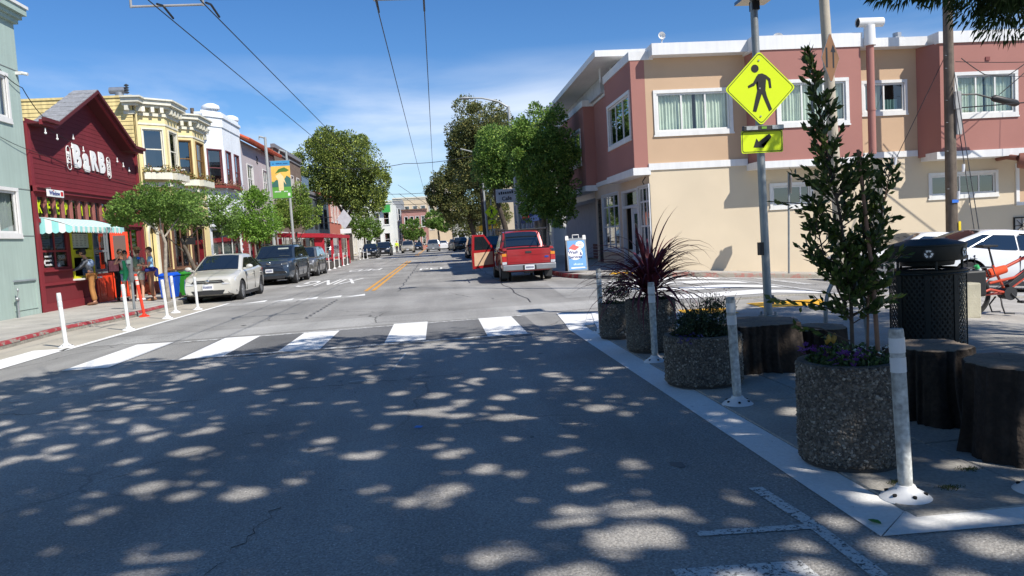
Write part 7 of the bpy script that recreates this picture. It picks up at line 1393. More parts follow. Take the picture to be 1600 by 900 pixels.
R_ = thing('pole', 'second slimmer grey pole just right of the banner', 'pole', (-7.9, 43.8, 0.13)); m = MB(); m.cyl((-7.9, 43.8, 0.13), (-7.95, 43.8, 6.9), 0.08, 0.06, 12); m.build('shaft', m_ltp, R_, True); m = MB(); m.tube([(-7.95, 43.8, 6.85), (-8.3, 43.8, 7.0), (-8.35, 43.8, 6.8)], 0.05, 8); m.build('top_arm', m_ltp, R_)
R_ = thing('street_light', 'grey cobra-head street light rising out of the big tree behind the red pickup', 'street light', (4.75, 43, 0.13)); m = MB(); m.cyl((4.75, 43, 0.13), (4.45, 43, 8.7), 0.12, 0.08, 14); m.build('pole', m_ltp, R_, True)
m = MB(); m.tube([(4.45, 43, 8.65), (3.9, 43, 9.0), (3.0, 43, 9.22), (2.4, 43, 9.25)], [0.06, 0.05, 0.045, 0.04], 10); m.build('arm', m_ltp, R_, True); m = MB(); m.ell((2.1, 43, 9.25), (0.34, 0.14, 0.08), 12, 6); m.build('lamp_head', m_ltp, R_, True)
m = MB(); m.box(3.45, 4.62, 42.9, 42.92, 3.4, 4.15); sg = m.build('cafe_sign', M('cafe_board', srgb(196, 196, 196), 0.6)); tag(sg, 'pale grey hanging cafe sign beside the street light behind the pickup', 'sign'); scribble((4.03, 42.89, 3.97), (1, 0, 0.08), (-0.08, 0, 1), 0.85, 0.28, 7, m_blk, sg); text('Cafe', 0.3, (4.05, 42.89, 3.62), (1, 0, 0.08), (-0.08, 0, 1), m_blk, sg, 'lettering', 0.001, 0.006)
R_ = thing('street_light', 'farther thin street light standing beside the darker tree on the right', 'street light', (4.6, 68, 0.13)); m = MB(); m.cyl((4.6, 68, 0.13), (4.3, 68, 8.9), 0.11, 0.08, 10); m.build('pole', m_ltp, R_, True); m = MB(); m.tube([(4.3, 68, 8.9), (2.6, 68, 9.4)], 0.05, 8); m.build('arm', m_ltp, R_)
R_ = thing('utility_pole', 'wooden utility pole top showing behind the white building roof', 'utility pole', (-17.5, 60, 0)); m = MB(); m.cyl((-17.5, 60, 0), (-17.5, 60, 12.4), 0.18, 0.14, 10); m.build('pole', m_wood, R_); m = MB(); m.box(-18.6, -16.4, 59.9, 60.1, 11.3, 11.45); m.build('crossarm', m_wood, R_)

# ---------------------------------------------------------------- red dining shelter
m_rs = M('shelter_red', srgb(170, 28, 46), 0.6, 0.05, 2); m_pv = glass('clear_plastic', (0.72, 0.72, 0.70), 0.12)
R_ = thing('dining_shelter', 'red framed dining shelter with clear panels on the left kerb', 'shelter', (-8.4, 57, 0)); x0, x1, y0, y1 = -9.9, -7.25, 50.2, 64.5
m = MB(); m.hexa([(x0 - 0.1, y0 - 0.3, 2.28), (x1 + 0.15, y0 - 0.3, 2.12), (x1 + 0.15, y1, 2.12), (x0 - 0.1, y1, 2.28)], [(x0 - 0.1, y0 - 0.3, 2.55), (x1 + 0.15, y0 - 0.3, 2.38), (x1 + 0.15, y1, 2.38), (x0 - 0.1, y1, 2.55)]); m.build('roof', m_rs, R_)
ys_ = [y0, 54.5, 59, 64.3]
for y in ys_:
    for x in (x0, x1): m = MB(); m.box(x - (0.5 if y == y0 and x == x1 else 0.09), x + 0.09, y - 0.08, y + 0.08, 0.05, 2.2); m.build('post', m_rs, R_)
for a, b in zip(ys_, ys_[1:]):
    m = MB(); m.quad((x1, a + 0.1, 0.75), (x1, b - 0.1, 0.75), (x1, b - 0.1, 2.1), (x1, a + 0.1, 2.1)); m.build('clear_panel', m_pv, R_); m = MB(); m.box(x1 - 0.05, x1 + 0.05, a + 0.08, b - 0.08, 0.65, 0.77); m.build('rail', m_rs, R_)
    m = MB(); m.box(x1 - 0.04, x1 + 0.04, a + 0.08, b - 0.08, 0.05, 0.5); m.build('planter_board', M('dark_board', (0.08, 0.07, 0.06), 0.8), R_)
m = MB(); m.quad((x0 + 0.1, y0, 0.8), (x1 - 0.5, y0, 0.8), (x1 - 0.5, y0, 2.1), (x0 + 0.1, y0, 2.1)); m.build('clear_panel', m_pv, R_)
m = MB(); m.box(x0 + 0.1, x1 - 0.5, y0 - 0.03, y0 + 0.03, 0.1, 0.7); m.build('end_board', M('dark_board'), R_)

# ---------------------------------------------------------------- overhead trolley wires
m_wire = M('wire_black', (0.015, 0.015, 0.016), 0.5)
def wire(pts, r, label, sag=0.0, cat='wire', group=None, n_=16):
    P = []
    for a, b in zip(pts, pts[1:]):
        for k in range(n_): t = k / n_; q = Vector(a).lerp(Vector(b), t); q.z -= sag * 4 * t * (1 - t); P.append(q)
    P.append(Vector(pts[-1])); o = MB().tube(P, r, 5).build('overhead_wire', m_wire); return tag(o, label, cat, group)
for x, lab in ((-4.42, 'leftmost of the four trolley wires running down the street'), (-3.62, 'second trolley wire from the left'), (-0.78, 'third trolley wire from the left'), (0.05, 'rightmost of the four trolley wires running down the street')): wire([(x, -20, 5.75), (x, 13.9, 5.68), (x, 60, 5.75), (x, 160, 5.8)], 0.0105, lab)
for (a, b), lab in (((-4.95, -3.75), 'left insulated spreader bar holding two trolley wires'), ((-0.82, 0.62), 'right insulated spreader bar holding two trolley wires')):
    R_ = thing('wire_spreader', lab, 'wire hanger', ((a + b) / 2, 14.0, 5.8)); m = MB(); m.tube([(a, 14.0, 5.80), (b, 14.0, 5.80)], 0.02, 8); m.build('rod', M('rod_pale', (0.35, 0.34, 0.33), 0.5), R_)
    for x in (a, b): m = MB(); m.tube([(x, 14.0, 5.78), (x, 14.0, 5.98)], 0.022, 8); m.build('insulator', M('insulator_grey', (0.3, 0.3, 0.3), 0.4), R_)
    for x in ((-4.42, -3.62) if a < -2 else (-0.78, 0.05)): m = MB(); m.tube([(x, 13.7, 5.74), (x, 14.0, 5.80), (x, 14.5, 5.73)], 0.02, 6); m.build('clamp', m_blk, R_)
wire([(-11, 14.0, 6.9), (-4.95, 14.0, 5.95), (-3.75, 14.0, 5.89), (-2.3, 14.0, 5.86), (-0.82, 14.0, 5.89), (0.62, 14.0, 5.96), (8.4, 15.5, 7.6)], 0.011, 'span wire crossing the street between the two spreader bars'); wire([(-11, 14.1, 7.2), (-3.75, 14.1, 6.06), (-0.8, 14.05, 6.1)], 0.009, 'second thinner span wire above the left spreader bar')
wire([(-8.0, 58, 7.4), (-2.0, 58, 7.35), (4.5, 58, 8.0)], 0.022, 'cross-street span wire halfway down, ending in the right-hand tree', 0.25); wire([(-8, 100, 8.0), (4.5, 100, 8.2)], 0.03, 'far cross-street span wire above the cars', 0.4); wire([(-8, 130, 8.0), (4.5, 128, 8.0)], 0.035, 'farthest cross-street span wire over the bend', 0.3)
wire([(-4.4, 100, 7.8), (0.2, 160, 5.8)], 0.03, 'slanting feeder wire far down the street on the left'); wire([(-4.6, 104, 9.2), (1.5, 150, 6.4)], 0.03, 'steeper slanting feeder wire far down the street')
wire([(-11, 21.2, 6.75), (-10.9, 22.3, 6.28), (-10.9, 23.5, 5.6)], 0.012, 'black service cable sagging from the green building to the red shop', 0.1)
wire([(-11, 20.5, 4.95), (-10.9, 22.5, 4.6), (-10.95, 30, 4.2), (-10.2, 31, 4.2)], 0.008, 'thin lower cable across the green and red walls', 0.05)
wire([(16.7, 23.3, 6.9), (14.2, 24.0, 1.6)], 0.012, 'pale guy wire slanting from the utility pole over the tan wall', cat='guy wire'); wire([(16.6, 23.25, 5.6), (15.2, 20.2, -0.4)], 0.014, 'lower of the two near-parallel guy wires beside the utility pole', cat='guy wire'); wire([(16.65, 23.2, 5.9), (15.35, 20.2, -0.4)], 0.014, 'upper of the two near-parallel guy wires beside the utility pole', cat='guy wire')
for x, z in ((15.9, 2.75), (15.72, 1.95), (14.93, 3.2)): m = MB(); m.tube([(x - 0.02, 21.8 if x != 14.93 else 23.7, z - 0.12), (x + 0.03, 21.85 if x != 14.93 else 23.72, z + 0.12)], 0.045, 8); o = m.build('guy_insulator', M('insulator_white', (0.6, 0.6, 0.6), 0.3)); tag(o, {15.9: 'upper white insulator on the guy wires', 15.72: 'lower white insulator on the guy wires', 14.93: 'small white insulator on the slanting wire over the tan wall'}[x], 'insulator')
wire([(16.7, 23.2, 6.2), (22, 21.5, 5.9)], 0.012, 'thin cable running right from the pole across the rose bay, uppermost', 0.12); wire([(16.8, 23.2, 4.75), (22, 21.3, 4.78)], 0.02, 'thick black cable running right from the pole below the splice case', 0.03); wire([(16.9, 23.2, 6.3), (17.6, 23.1, 5.75), (18.4, 23.1, 5.68), (19.4, 23.0, 6.35), (19.7, 23, 6.4)], 0.015, 'loose looping black cable in front of the rose bay', 0.02); wire([(18.1, 23.1, 5.1), (19.6, 23, 6.3)], 0.014, 'black cable rising from the splice case', 0.02); wire([(16.9, 23.2, 5.75), (22, 21.8, 5.35)], 0.008, 'hair-thin cable below the loose loop', 0.05); wire([(20.0, 23, 7.3), (19.9, 23, 4.2)], 0.008, 'thin cable hanging down the right end of the rose bay', 0)
# ================================================================ planters, stumps, litter bin, bicycle
m_agg = M('aggregate_bed', (0.10, 0.09, 0.075), 0.95, 0.3, 8, 0.8, 60, fine=0.4, fscale=60)
m_peb = M('pebbles', (0.2, 0.18, 0.15), 0.75, island=[(0, (0.05, 0.042, 0.034)), (1, (0.42, 0.39, 0.33)), (0.25, (0.09, 0.075, 0.06)), (0.5, (0.145, 0.12, 0.09)), (0.75, (0.19, 0.17, 0.14)), (0.93, (0.25, 0.22, 0.18))])
m_soil = M('soil', (0.03, 0.022, 0.016), 0.95, 0.3, 10, 0.8, 40)
OCT = np.array([[1, 0, 0], [-1, 0, 0], [0, 1, 0], [0, -1, 0], [0, 0, 1], [0, 0, -1]], float)
OF = np.array([[0, 2, 4], [2, 1, 4], [1, 3, 4], [3, 0, 4], [2, 0, 5], [1, 2, 5], [3, 1, 5], [0, 3, 5]])
def pebbles(name, n, r, h, size, parent, z0=0.03):
    th = RNG.uniform(0, 2 * PI, n); z = RNG.uniform(z0, h - 0.01, n); s = size * RNG.uniform(0.45, 1.3, n) * np.where(RNG.random(n) < 0.05, 1.7, 1)
    a = RNG.uniform(0, 2 * PI, n); ca, sa = np.cos(a), np.sin(a); el = RNG.uniform(0.6, 1.0, n)
    V = OCT[None] * np.stack([s * 0.5, s * el * 0.75, s * 0.62], 1)[:, None, :] * RNG.uniform(0.8, 1.15, (n, 6, 3))     # x: outwards
    y = V[..., 1] * ca[:, None] - V[..., 2] * sa[:, None]; zz = V[..., 1] * sa[:, None] + V[..., 2] * ca[:, None]; x = V[..., 0] + r - 0.001
    c, s_ = np.cos(th)[:, None], np.sin(th)[:, None]; P = np.stack([x * c - y * s_, x * s_ + y * c, zz + z[:, None]], -1).reshape(-1, 3)
    F = (np.arange(n)[:, None, None] * 6 + OF[None]).reshape(-1); me = bpy.data.meshes.new(name); me.vertices.add(len(P)); me.vertices.foreach_set('co', P.astype(np.float32).ravel())
    me.loops.add(len(F)); me.loops.foreach_set('vertex_index', F.astype(np.int32)); k = len(F) // 3; me.polygons.add(k); me.polygons.foreach_set('loop_start', (np.arange(k) * 3).astype(np.int32)); me.update(calc_edges=True)
    me.polygons.foreach_set('use_smooth', [True] * k); me.materials.append(m_peb); o = bpy.data.objects.new(name, me); COL.objects.link(o); o.parent = parent; o['kind'] = 'stuff'; return o
def planter(x, y, r, h, npeb, ps, label):
    R_ = thing('planter', label, 'planter', (x, y, 0.014), random.uniform(0, 6), 'exposed aggregate concrete planters', local=True); R_.rotation_euler = (0, 0, 0)
    m = MB().lathe([(r * 0.93, 0), (r * 0.95, 0.02), (r * 0.99, 0.045), (r, 0.06), (r, h - 0.02), (r * 0.985, h), (r - 0.055, h), (r - 0.06, h - 0.02), (r - 0.065, h - 0.12)], (0, 0, 0), 56, cap=False); m.build('tub', m_agg, R_, True)
    m = MB().lathe([(r * 0.94, 0), (r * 0.965, 0.004), (r * 0.965, 0.025), (r * 0.94, 0.03)], (0, 0, 0), 48); m.build('foot_ring', M('foot_ring', (0.05, 0.045, 0.04), 0.9), R_)
    pebbles('pebbles', npeb, r, h, ps, R_); m = MB(); n_ = 30; m.lathe([(0.001, h - 0.05), (r - 0.06, h - 0.07)], (0, 0, 0), n_, cap=False); m.build('soil', m_soil, R_)
    return R_
PL = [planter(2.45, 4.42, 0.30, 0.62, 8200, 0.0165, 'largest-looking pebbled planter in front, holding the tall dark-leaved sapling and pansies'), planter(2.44, 7.0, 0.355, 0.47, 6200, 0.018, 'wide low pebbled planter with a bushy pink-flowered plant'),
      planter(2.54, 9.12, 0.297, 0.63, 4200, 0.019, 'tall pebbled planter holding the dark red spiky plant'), planter(2.44, 10.42, 0.26, 0.48, 2200, 0.02, 'farthest pebbled planter with a small white-flowered shrub')]
# sapling: two leaders, side twigs, each leaf a blade of its own
m_sapleaf = M('sapling_leaf', (0.03, 0.06, 0.02), 0.35, spec=0.3, island=[(0, (0.028, 0.052, 0.014)), (1, (0.17, 0.20, 0.05)), (0.6, (0.055, 0.090, 0.022)), (0.9, (0.10, 0.14, 0.03))], trans=0.18)
m_stem = M('stem_brown', (0.07, 0.05, 0.035), 0.8, 0.2, 10); S0 = Vector((2.49, 4.44, 0.56))
SP = thing('sapling', 'tall narrow dark-leaved sapling growing in the nearest planter', 'tree', tuple(S0))
LD = [[(2.49, 4.44, 0.56), (2.50, 4.46, 1.0), (2.47, 4.5, 1.5), (2.40, 4.54, 2.0), (2.345, 4.58, 2.50)], [(2.56, 4.40, 0.56), (2.60, 4.44, 1.0), (2.70, 4.47, 1.4), (2.80, 4.5, 1.78)], [(2.50, 4.46, 1.0), (2.62, 4.5, 1.3), (2.64, 4.52, 1.85)], [(2.48, 4.45, 0.9), (2.36, 4.5, 1.25), (2.30, 4.52, 1.6)]]
def lerpp(P, t):
    k = t * (len(P) - 1); i = min(int(k), len(P) - 2); return Vector(P[i]).lerp(Vector(P[i + 1]), k - i)
m = MB(); m.tube(LD[0], [0.013, 0.011, 0.009, 0.006, 0.003], 7); m.tube(LD[2], [0.007, 0.006, 0.003], 6); m.tube(LD[3], [0.006, 0.005, 0.003], 6); m.build('trunk', m_stem, SP, True); m = MB(); m.tube([(2.60, 4.34, 0.55), (2.60, 4.38, 1.1), (2.56, 4.44, 1.9)], [0.014, 0.013, 0.009], 8); m.tube(LD[1], [0.009, 0.007, 0.005, 0.003], 6); m.build('second_stem', M('stem_tan', srgb(122, 92, 72), 0.8, 0.15, 10), SP, True)
Cs, Ds = [], []; tw = MB()
def twigs(P, t0, t1, n_, L0, L1, up):
    for k in range(n_):
        t = t0 + (t1 - t0) * (k + random.random()) / n_; b = lerpp(P, t); a = random.uniform(0, 2 * PI); Lk = (L0 + (L1 - L0) * ((t - t0) / (t1 - t0))) * random.uniform(0.45, 1.15); d = Vector((math.cos(a), math.sin(a), up * random.uniform(0.5, 1.3))).normalized()
        e = b + d * Lk + Vector((0, 0, 0.15 * Lk)); tw.tube([b, (b + e) / 2, e], [0.004, 0.003, 0.0015], 4, False)
        nl = max(6, int(Lk / 0.011))
        for q in range(nl):
            s = 0.2 + 0.8 * (q + random.random()) / nl; c = b.lerp(e, s); dd = (d + Vector((random.gauss(0, .6), random.gauss(0, .6), random.gauss(0.35, .45)))).normalized(); Cs.append(tuple(c + dd * 0.032)); Ds.append(tuple(dd))
twigs(LD[0], 0.16, 0.62, 68, 0.30, 0.22, 0.5); twigs(LD[0], 0.55, 1.0, 70, 0.20, 0.04, 1.0); twigs(LD[1], 0.25, 1.0, 46, 0.22, 0.08, 0.8); twigs(LD[2], 0.15, 1.0, 34, 0.20, 0.06, 0.8); twigs(LD[3], 0.1, 1.0, 36, 0.22, 0.08, 0.7)
for (e, n_) in (((2.02, 4.55, 1.02), 22), ((2.03, 4.5, 1.62), 14), ((2.12, 4.45, 0.86), 18), ((2.8, 4.4, 1.0), 14), ((2.86, 4.42, 1.25), 16)):
    b = Vector((2.48, 4.45, e[2] - 0.12)); e = Vector(e); tw.tube([b, (b + e) / 2 + Vector((0, 0, 0.03)), e], [0.005, 0.004, 0.002], 4, False)
    for q in range(n_): s = 0.25 + 0.75 * q / n_; c = b.lerp(e, s); dd = ((e - b).normalized() + Vector((random.gauss(0, .5), random.gauss(0, .5), random.gauss(0.2, .5)))).normalized(); Cs.append(tuple(c + dd * 0.03)); Ds.append(tuple(dd))
tw.build('twigs', m_stem, SP, True, kind='stuff'); leaf_obj('leaves', leaf_mesh('leaves', np.array(Cs), np.array(Ds), 0.058, 0.027, 0.12), m_sapleaf, SP, True)
# pansies and filling plants
def bedding(parent_label, x, y, r, z, n_, hgt, mat, size, seed_shape=1.0, name='bedding_plant', cat='plant'):
    a = RNG.uniform(0, 2 * PI, n_); rr = r * np.sqrt(RNG.random(n_)); C = np.stack([x + rr * np.cos(a), y + rr * np.sin(a), z + RNG.random(n_) ** 1.3 * hgt * (1 - 0.55 * (rr / r) ** 2)], 1); D = unit(n_); D[:, 2] = np.abs(D[:, 2]) + 0.3
    o = leaf_obj(name, leaf_mesh(name, C, D, size, size * 0.5), mat); o['kind'] = 'stuff'; return o
m_herb = M('herb_leaf', (0.05, 0.1, 0.03), 0.6, island=[(0, (0.02, 0.05, 0.012)), (1, (0.11, 0.18, 0.05)), (0.6, (0.045, 0.085, 0.022))], trans=0.15); m_dkherb = M('dark_herb', (0.03, 0.05, 0.02), 0.6, island=[(0, (0.010, 0.022, 0.008)), (1, (0.07, 0.11, 0.035)), (0.7, (0.025, 0.045, 0.015))], trans=0.12)
def flowers(x, y, r, z0, z1, n_, col, s, name, label=None):
    m = MB()
    for k in range(n_):
        a, q = random.uniform(0, 2 * PI), r * math.sqrt(random.random()); c = Vector((x + q * math.cos(a), y + q * math.sin(a), random.uniform(z0, z1)))
        tilt = Matrix.Rotation(random.uniform(-.7, .7), 3, 'X') @ Matrix.Rotation(random.uniform(-.7, .7), 3, 'Y')
        for p_ in range(5): t = p_ * 2 * PI / 5; d = Vector((math.cos(t), math.sin(t), 0)); e = Vector((-math.sin(t), math.cos(t), 0)); m.quad(c, c + tilt @ (d * s * 0.7 - e * s * 0.4), c + tilt @ (d * s + Vector((0, 0, s * 0.25))), c + tilt @ (d * s * 0.7 + e * s * 0.4))
    return m.build(name, M('petal_' + name, col, 0.6, 0.1, 20), kind='stuff')
bedding('', 2.45, 4.42, 0.25, 0.57, 1500, 0.17, m_herb, 0.034); flowers(2.36, 4.30, 0.15, 0.64, 0.72, 26, (0.10, 0.015, 0.16), 0.020, 'purple_pansy'); flowers(2.53, 4.36, 0.16, 0.64, 0.71, 34, (0.75, 0.75, 0.68), 0.013, 'white_flower'); flowers(2.32, 4.55, 0.12, 0.66, 0.72, 16, (0.09, 0.015, 0.14), 0.02, 'purple_pansy')
for k, (x, y, z) in enumerate(((2.33, 4.42, 0.755), (2.38, 4.46, 0.74), (2.36, 4.5, 0.73), (2.41, 4.5, 0.75))): m = MB(); m.lathe([(0.004, -0.01), (0.012, 0), (0.014, 0.015), (0.009, 0.035), (0.003, 0.04)], (x, y, z), 8); tag(m.build('tulip', M('tulip_yellow', srgb(150, 120, 40), 0.6), None, True), ('leftmost', 'second', 'third', 'rightmost')[k] + ' of the small closed yellow tulips among the pansies', 'flower', 'closed yellow tulips')
bedding('', 2.44, 7.0, 0.30, 0.42, 1500, 0.16, m_dkherb, 0.04)
C, D = crown_points([(2.52, 7.02, 0.62, 0.26, 0.26, 0.20), (2.36, 6.95, 0.55, 0.2, 0.2, 0.14)], 3600, 0.35, 20, 0.3); leaf_obj('bush_leaves', leaf_mesh('bush', C, D, 0.028, 0.014), m_dkherb).__setitem__('kind', 'stuff')
m = MB()
for k in range(70): a = random.uniform(0, 2 * PI); b = Vector((2.48 + 0.12 * math.cos(a), 7.0 + 0.12 * math.sin(a), 0.5)); e = Vector((2.48 + 0.34 * math.cos(a) * random.random(), 7.0 + 0.34 * math.sin(a) * random.random(), random.uniform(0.72, 0.88))); m.tube([b, e], 0.002, 3, False)
m.build('flower_stalks', m_dkherb, kind='stuff'); flowers(2.48, 7.0, 0.30, 0.68, 0.88, 90, (0.42, 0.12, 0.16), 0.010, 'pink_flower'); flowers(2.24, 6.78, 0.12, 0.44, 0.52, 30, (0.07, 0.04, 0.20), 0.018, 'violet_flower')
C, D = crown_points([(2.42, 10.42, 0.56, 0.24, 0.24, 0.16), (2.55, 10.5, 0.72, 0.14, 0.14, 0.16)], 1500, 0.35, 14, 0.3); leaf_obj('shrub_leaves', leaf_mesh('shrub', C, D, 0.035, 0.018), m_dkherb).__setitem__('kind', 'stuff'); flowers(2.45, 10.4, 0.24, 0.6, 0.86, 50, (0.6, 0.55, 0.5), 0.012, 'pale_flower')
bedding('', 2.54, 9.12, 0.26, 0.58, 900, 0.15, m_dkherb, 0.035)
# spiky red cordyline: every blade an object
m_cord = M('cordyline', (0.14, 0.030, 0.042), 0.5, 0.4, 4, spec=0.3, trans=0.12); CO = thing('cordyline', 'dark red spiky-leaved plant bursting out of the third planter', 'plant', (2.54, 9.12, 0.58)); blades = []
def blade(L_, w, el, droop):
    m = MB(); n_ = 9; y = 0.0; z = 0.0; a = el; pts = []
    for i in range(n_ + 1): t = i / n_; pts.append((y, z, w * (0.55 + 1.1 * t - 1.65 * t ** 2 if t < 0.6 else max(0.03, 0.616 * (1 - t) / 0.4)))); y += math.cos(a) * L_ / n_; z += math.sin(a) * L_ / n_; a -= droop / n_ * (0.4 + 1.4 * t)
    for i, (yy, zz, ww) in enumerate(pts): m.v += [(-ww / 2, yy, zz + ww * 0.22), (0, yy, zz), (ww / 2, yy, zz + ww * 0.22)]
    for i in range(n_): m.f += [(3 * i, 3 * i + 1, 3 * i + 4, 3 * i + 3), (3 * i + 1, 3 * i + 2, 3 * i + 5, 3 * i + 4)]
    me = m.mesh('blade', 'all'); me.materials.append(m_cord); return me
for k in range(26): el = math.radians(random.choice((random.uniform(5, 50), random.uniform(30, 82)))); L_ = random.uniform(0.72, 1.08); blades.append((el, blade(L_, random.uniform(0.032, 0.05), el, random.uniform(0.9, 2.5) if el < 1.15 else random.choice((0.35, 0.8, 1.6, 2.4, 2.9)))))
m = MB(); m.tube([(2.54, 9.12, 0.55), (2.53, 9.12, 0.85)], [0.05, 0.035], 9); m.build('stem', m_stem, CO, True)
for k in range(215):
    el, me = blades[k % 26]; a = k * 2.39996 + random.uniform(-.2, .2); o = bpy.data.objects.new('leaf', me); COL.objects.link(o); o.parent = CO; o.rotation_euler = (random.uniform(-.12, .12), random.uniform(-.25, .25), a); o.location = (-0.02 * math.sin(a), 0.02 * math.cos(a), 0.08 + 0.20 * random.random() * (0.4 + el / 1.6)); s = random.uniform(0.78, 1.12); o.scale = (1, s, s)
# tree stumps used as seats
m_bark = M('stump_bark', (0.042, 0.030, 0.022), 0.95, 0.5, 5, 1.0, 22, fine=0.3, fscale=30, streak=0.55); m_cut = M('stump_cut', (0.22, 0.17, 0.125), 0.9, 0.3, 3, 0.5, 40, fine=0.2, fscale=40)
def stump(x, y, r, h, flare, seed, label, tilt=0.0):
    R_ = thing('tree_stump', label, 'stump', (x, y, 0.014), 0, 'tree stump seats', local=True); rs = random.Random(seed); lob = [(rs.uniform(0.02, 0.09), q, rs.uniform(0, 6)) for q in (2, 3, 5)]; rid = [(rs.uniform(0.009, 0.024), q, rs.uniform(0, 6)) for q in (11, 17, 23, 31, 43)]
    def wob(t, z): f = 1 - z / h; return 1 + sum(a * math.sin(q * t + p_) * (1 + 0.8 * f) for a, q, p_ in lob) + sum(a * (1 + 0.6 * f) * math.sin(q * t + p_ + 0.8 * math.sin(z * 7)) for a, q, p_ in rid)
    prof = [(r * (1 + flare * (1 - k / 12) ** 2.2), h * k / 12) for k in range(13)]; m = MB(); m.lathe(prof, (0, 0, 0), 110, cap=False, wob=wob); m.v = [(a, b, c + tilt * a * c / h) for a, b, c in m.v]; m.build('bark', m_bark, R_, 'all')
    m = MB(); n_ = 110; ring = [(wob(2 * PI * j / n_, h) * r * math.cos(2 * PI * j / n_), wob(2 * PI * j / n_, h) * r * math.sin(2 * PI * j / n_)) for j in range(n_)]
    for q, s in enumerate((1.0, 0.96, 0.6, 0.3)): m.v += [(a * s, b * s, h + (-0.004, 0.006, 0.010, 0.004)[q] + tilt * a * s + 0.003 * math.sin(9 * a + 7 * b)) for a, b in ring]
    m.v.append((0, 0, h + 0.006)); m.f = [(q * n_ + j, q * n_ + (j + 1) % n_, (q + 1) * n_ + (j + 1) % n_, (q + 1) * n_ + j) for q in range(3) for j in range(n_)] + [(3 * n_ + j, 3 * n_ + (j + 1) % n_, 4 * n_) for j in range(n_)]; m.build('cut_face', m_cut, R_, 'all')
    m = MB()
    for k in range(3):
        t = rs.uniform(0, 6.28); c_ = [(s * r * math.cos(t + 0.25 * math.sin(s * 6)), s * r * math.sin(t + 0.25 * math.sin(s * 6))) for s in np.linspace(0.05, 0.93, 8)]
        for a, b in zip(c_, c_[1:]): m.quad((a[0], a[1] - 0.003, h + 0.0135 + tilt * a[0]), (b[0], b[1] - 0.003, h + 0.0135 + tilt * b[0]), (b[0], b[1] + 0.003, h + 0.0135 + tilt * b[0]), (a[0], a[1] + 0.003, h + 0.0135 + tilt * a[0]))
    m.build('radial_crack', m_dark, R_, kind='stuff')
stump(3.20, 7.55, 0.40, 0.47, 0.10, 3, 'broad dark tree stump between the low planter and the metal sign pole', 0.03); stump(3.50, 5.22, 0.27, 0.52, 0.22, 5, 'split dark stump in the middle, just behind the nearest planter', 0.02)
stump(3.50, 4.30, 0.33, 0.545, 0.12, 8, 'large pale-barked stump cut by the right edge of the picture', -0.03); stump(3.98, 7.75, 0.27, 0.34, 0.1, 13, 'low stump half hidden behind the sapling planter', 0.0)
# bike rack hoop, concrete block
m = MB(); P_ = [(4.50, 8.62, 0.02)] + [(4.72 - 0.23 * math.cos(t), 8.55 - 0.07 * math.cos(t) * -1 * 0 + 0.03 * math.cos(t), 0.30 + 0.52 * math.sin(t) ** 0.8 if 0 < t < PI else 0.3) for t in np.linspace(0, PI, 15)] + [(4.96, 8.50, 0.02)]; o = m.tube(P_, 0.024, 10).build('bike_rack', m_galv, None, True); tag(o, 'grey steel bike rack hoop behind the sapling', 'bike rack')
m = MB(); m.box(7.28, 7.56, 10.05, 10.33, hz(7.4), 0.47); tag(m.build('concrete_block', M('block_cream', srgb(176, 170, 150), 0.9, 0.1, 4, 0.3, 40), None, bevel=0.02), 'square cream concrete block between the litter bin and the orange bicycle', 'block')
# litter bin
m_bin = M('bin_green_black', (0.006, 0.010, 0.010), 0.5, 0.1, 4, spec=0.3); bx, by = 5.27, 7.84
R_ = thing('litter_bin', 'dark green-black round litter bin with lattice sides and a hooded lid', 'bin', (bx, by, 0.014))
for z, r, t in ((0.02, 0.37, 0.03), (0.84, 0.39, 0.022)): m = MB(); m.lathe([(r - 0.02, z), (r, z), (r + 0.006, z + t / 2), (r, z + t), (r - 0.02, z + t)], (bx, by, 0), 48); m.build('hoop', m_bin, R_, True)
m = MB(); N_ = 44
for j in range(N_):
    for s in (1, -1):
        pts = [(bx + 0.365 * math.cos(2 * PI * (j + s * q * 0.9) / N_), by + 0.365 * math.sin(2 * PI * (j + s * q * 0.9) / N_), 0.05 + 0.79 * q / 12) for q in range(13)]
        for a, b in zip(pts, pts[1:]):
            n2 = Vector((a[0] - bx, a[1] - by, 0)).normalized(); tt = Vector((-n2.y, n2.x, 0)) * 0.010; m.quad(Vector(a) - tt, Vector(a) + tt, Vector(b) + tt, Vector(b) - tt)
m.build('lattice', m_bin, R_, kind='stuff')
for j in range(8): t = 2 * PI * j / 8 + 0.2; m = MB(); m.hexa([(bx + 0.362 * math.cos(t + d), by + 0.362 * math.sin(t + d), 0.03) for d in (-0.07, 0.07)] + [(bx + 0.375 * math.cos(t + d), by + 0.375 * math.sin(t + d), 0.03) for d in (0.07, -0.07)], [(bx + 0.362 * math.cos(t + d), by + 0.362 * math.sin(t + d), 0.85) for d in (-0.07, 0.07)] + [(bx + 0.375 * math.cos(t + d), by + 0.375 * math.sin(t + d), 0.85) for d in (0.07, -0.07)]); m.build('strap', m_bin, R_)
m = MB(); m.lathe([(0.29, 0.04), (0.31, 0.84)], (bx, by, 0), 32, cap=True); m.build('liner', M('liner_black', (0.006, 0.007, 0.008), 0.6), R_, True)
m = MB(); m.lathe([(0.30, 0.87), (0.385, 0.865), (0.388, 0.885), (0.30, 0.90)], (bx, by, 0), 40, cap=False); m.build('rim', m_bin, R_, True)
for j in range(5): t = 2 * PI * j / 5 - 1.9; m = MB(); m.cyl((bx + 0.33 * math.cos(t), by + 0.33 * math.sin(t), 0.86), (bx + 0.33 * math.cos(t), by + 0.33 * math.sin(t), 1.0), 0.014, n=8); m.build('lid_post', m_bin, R_)
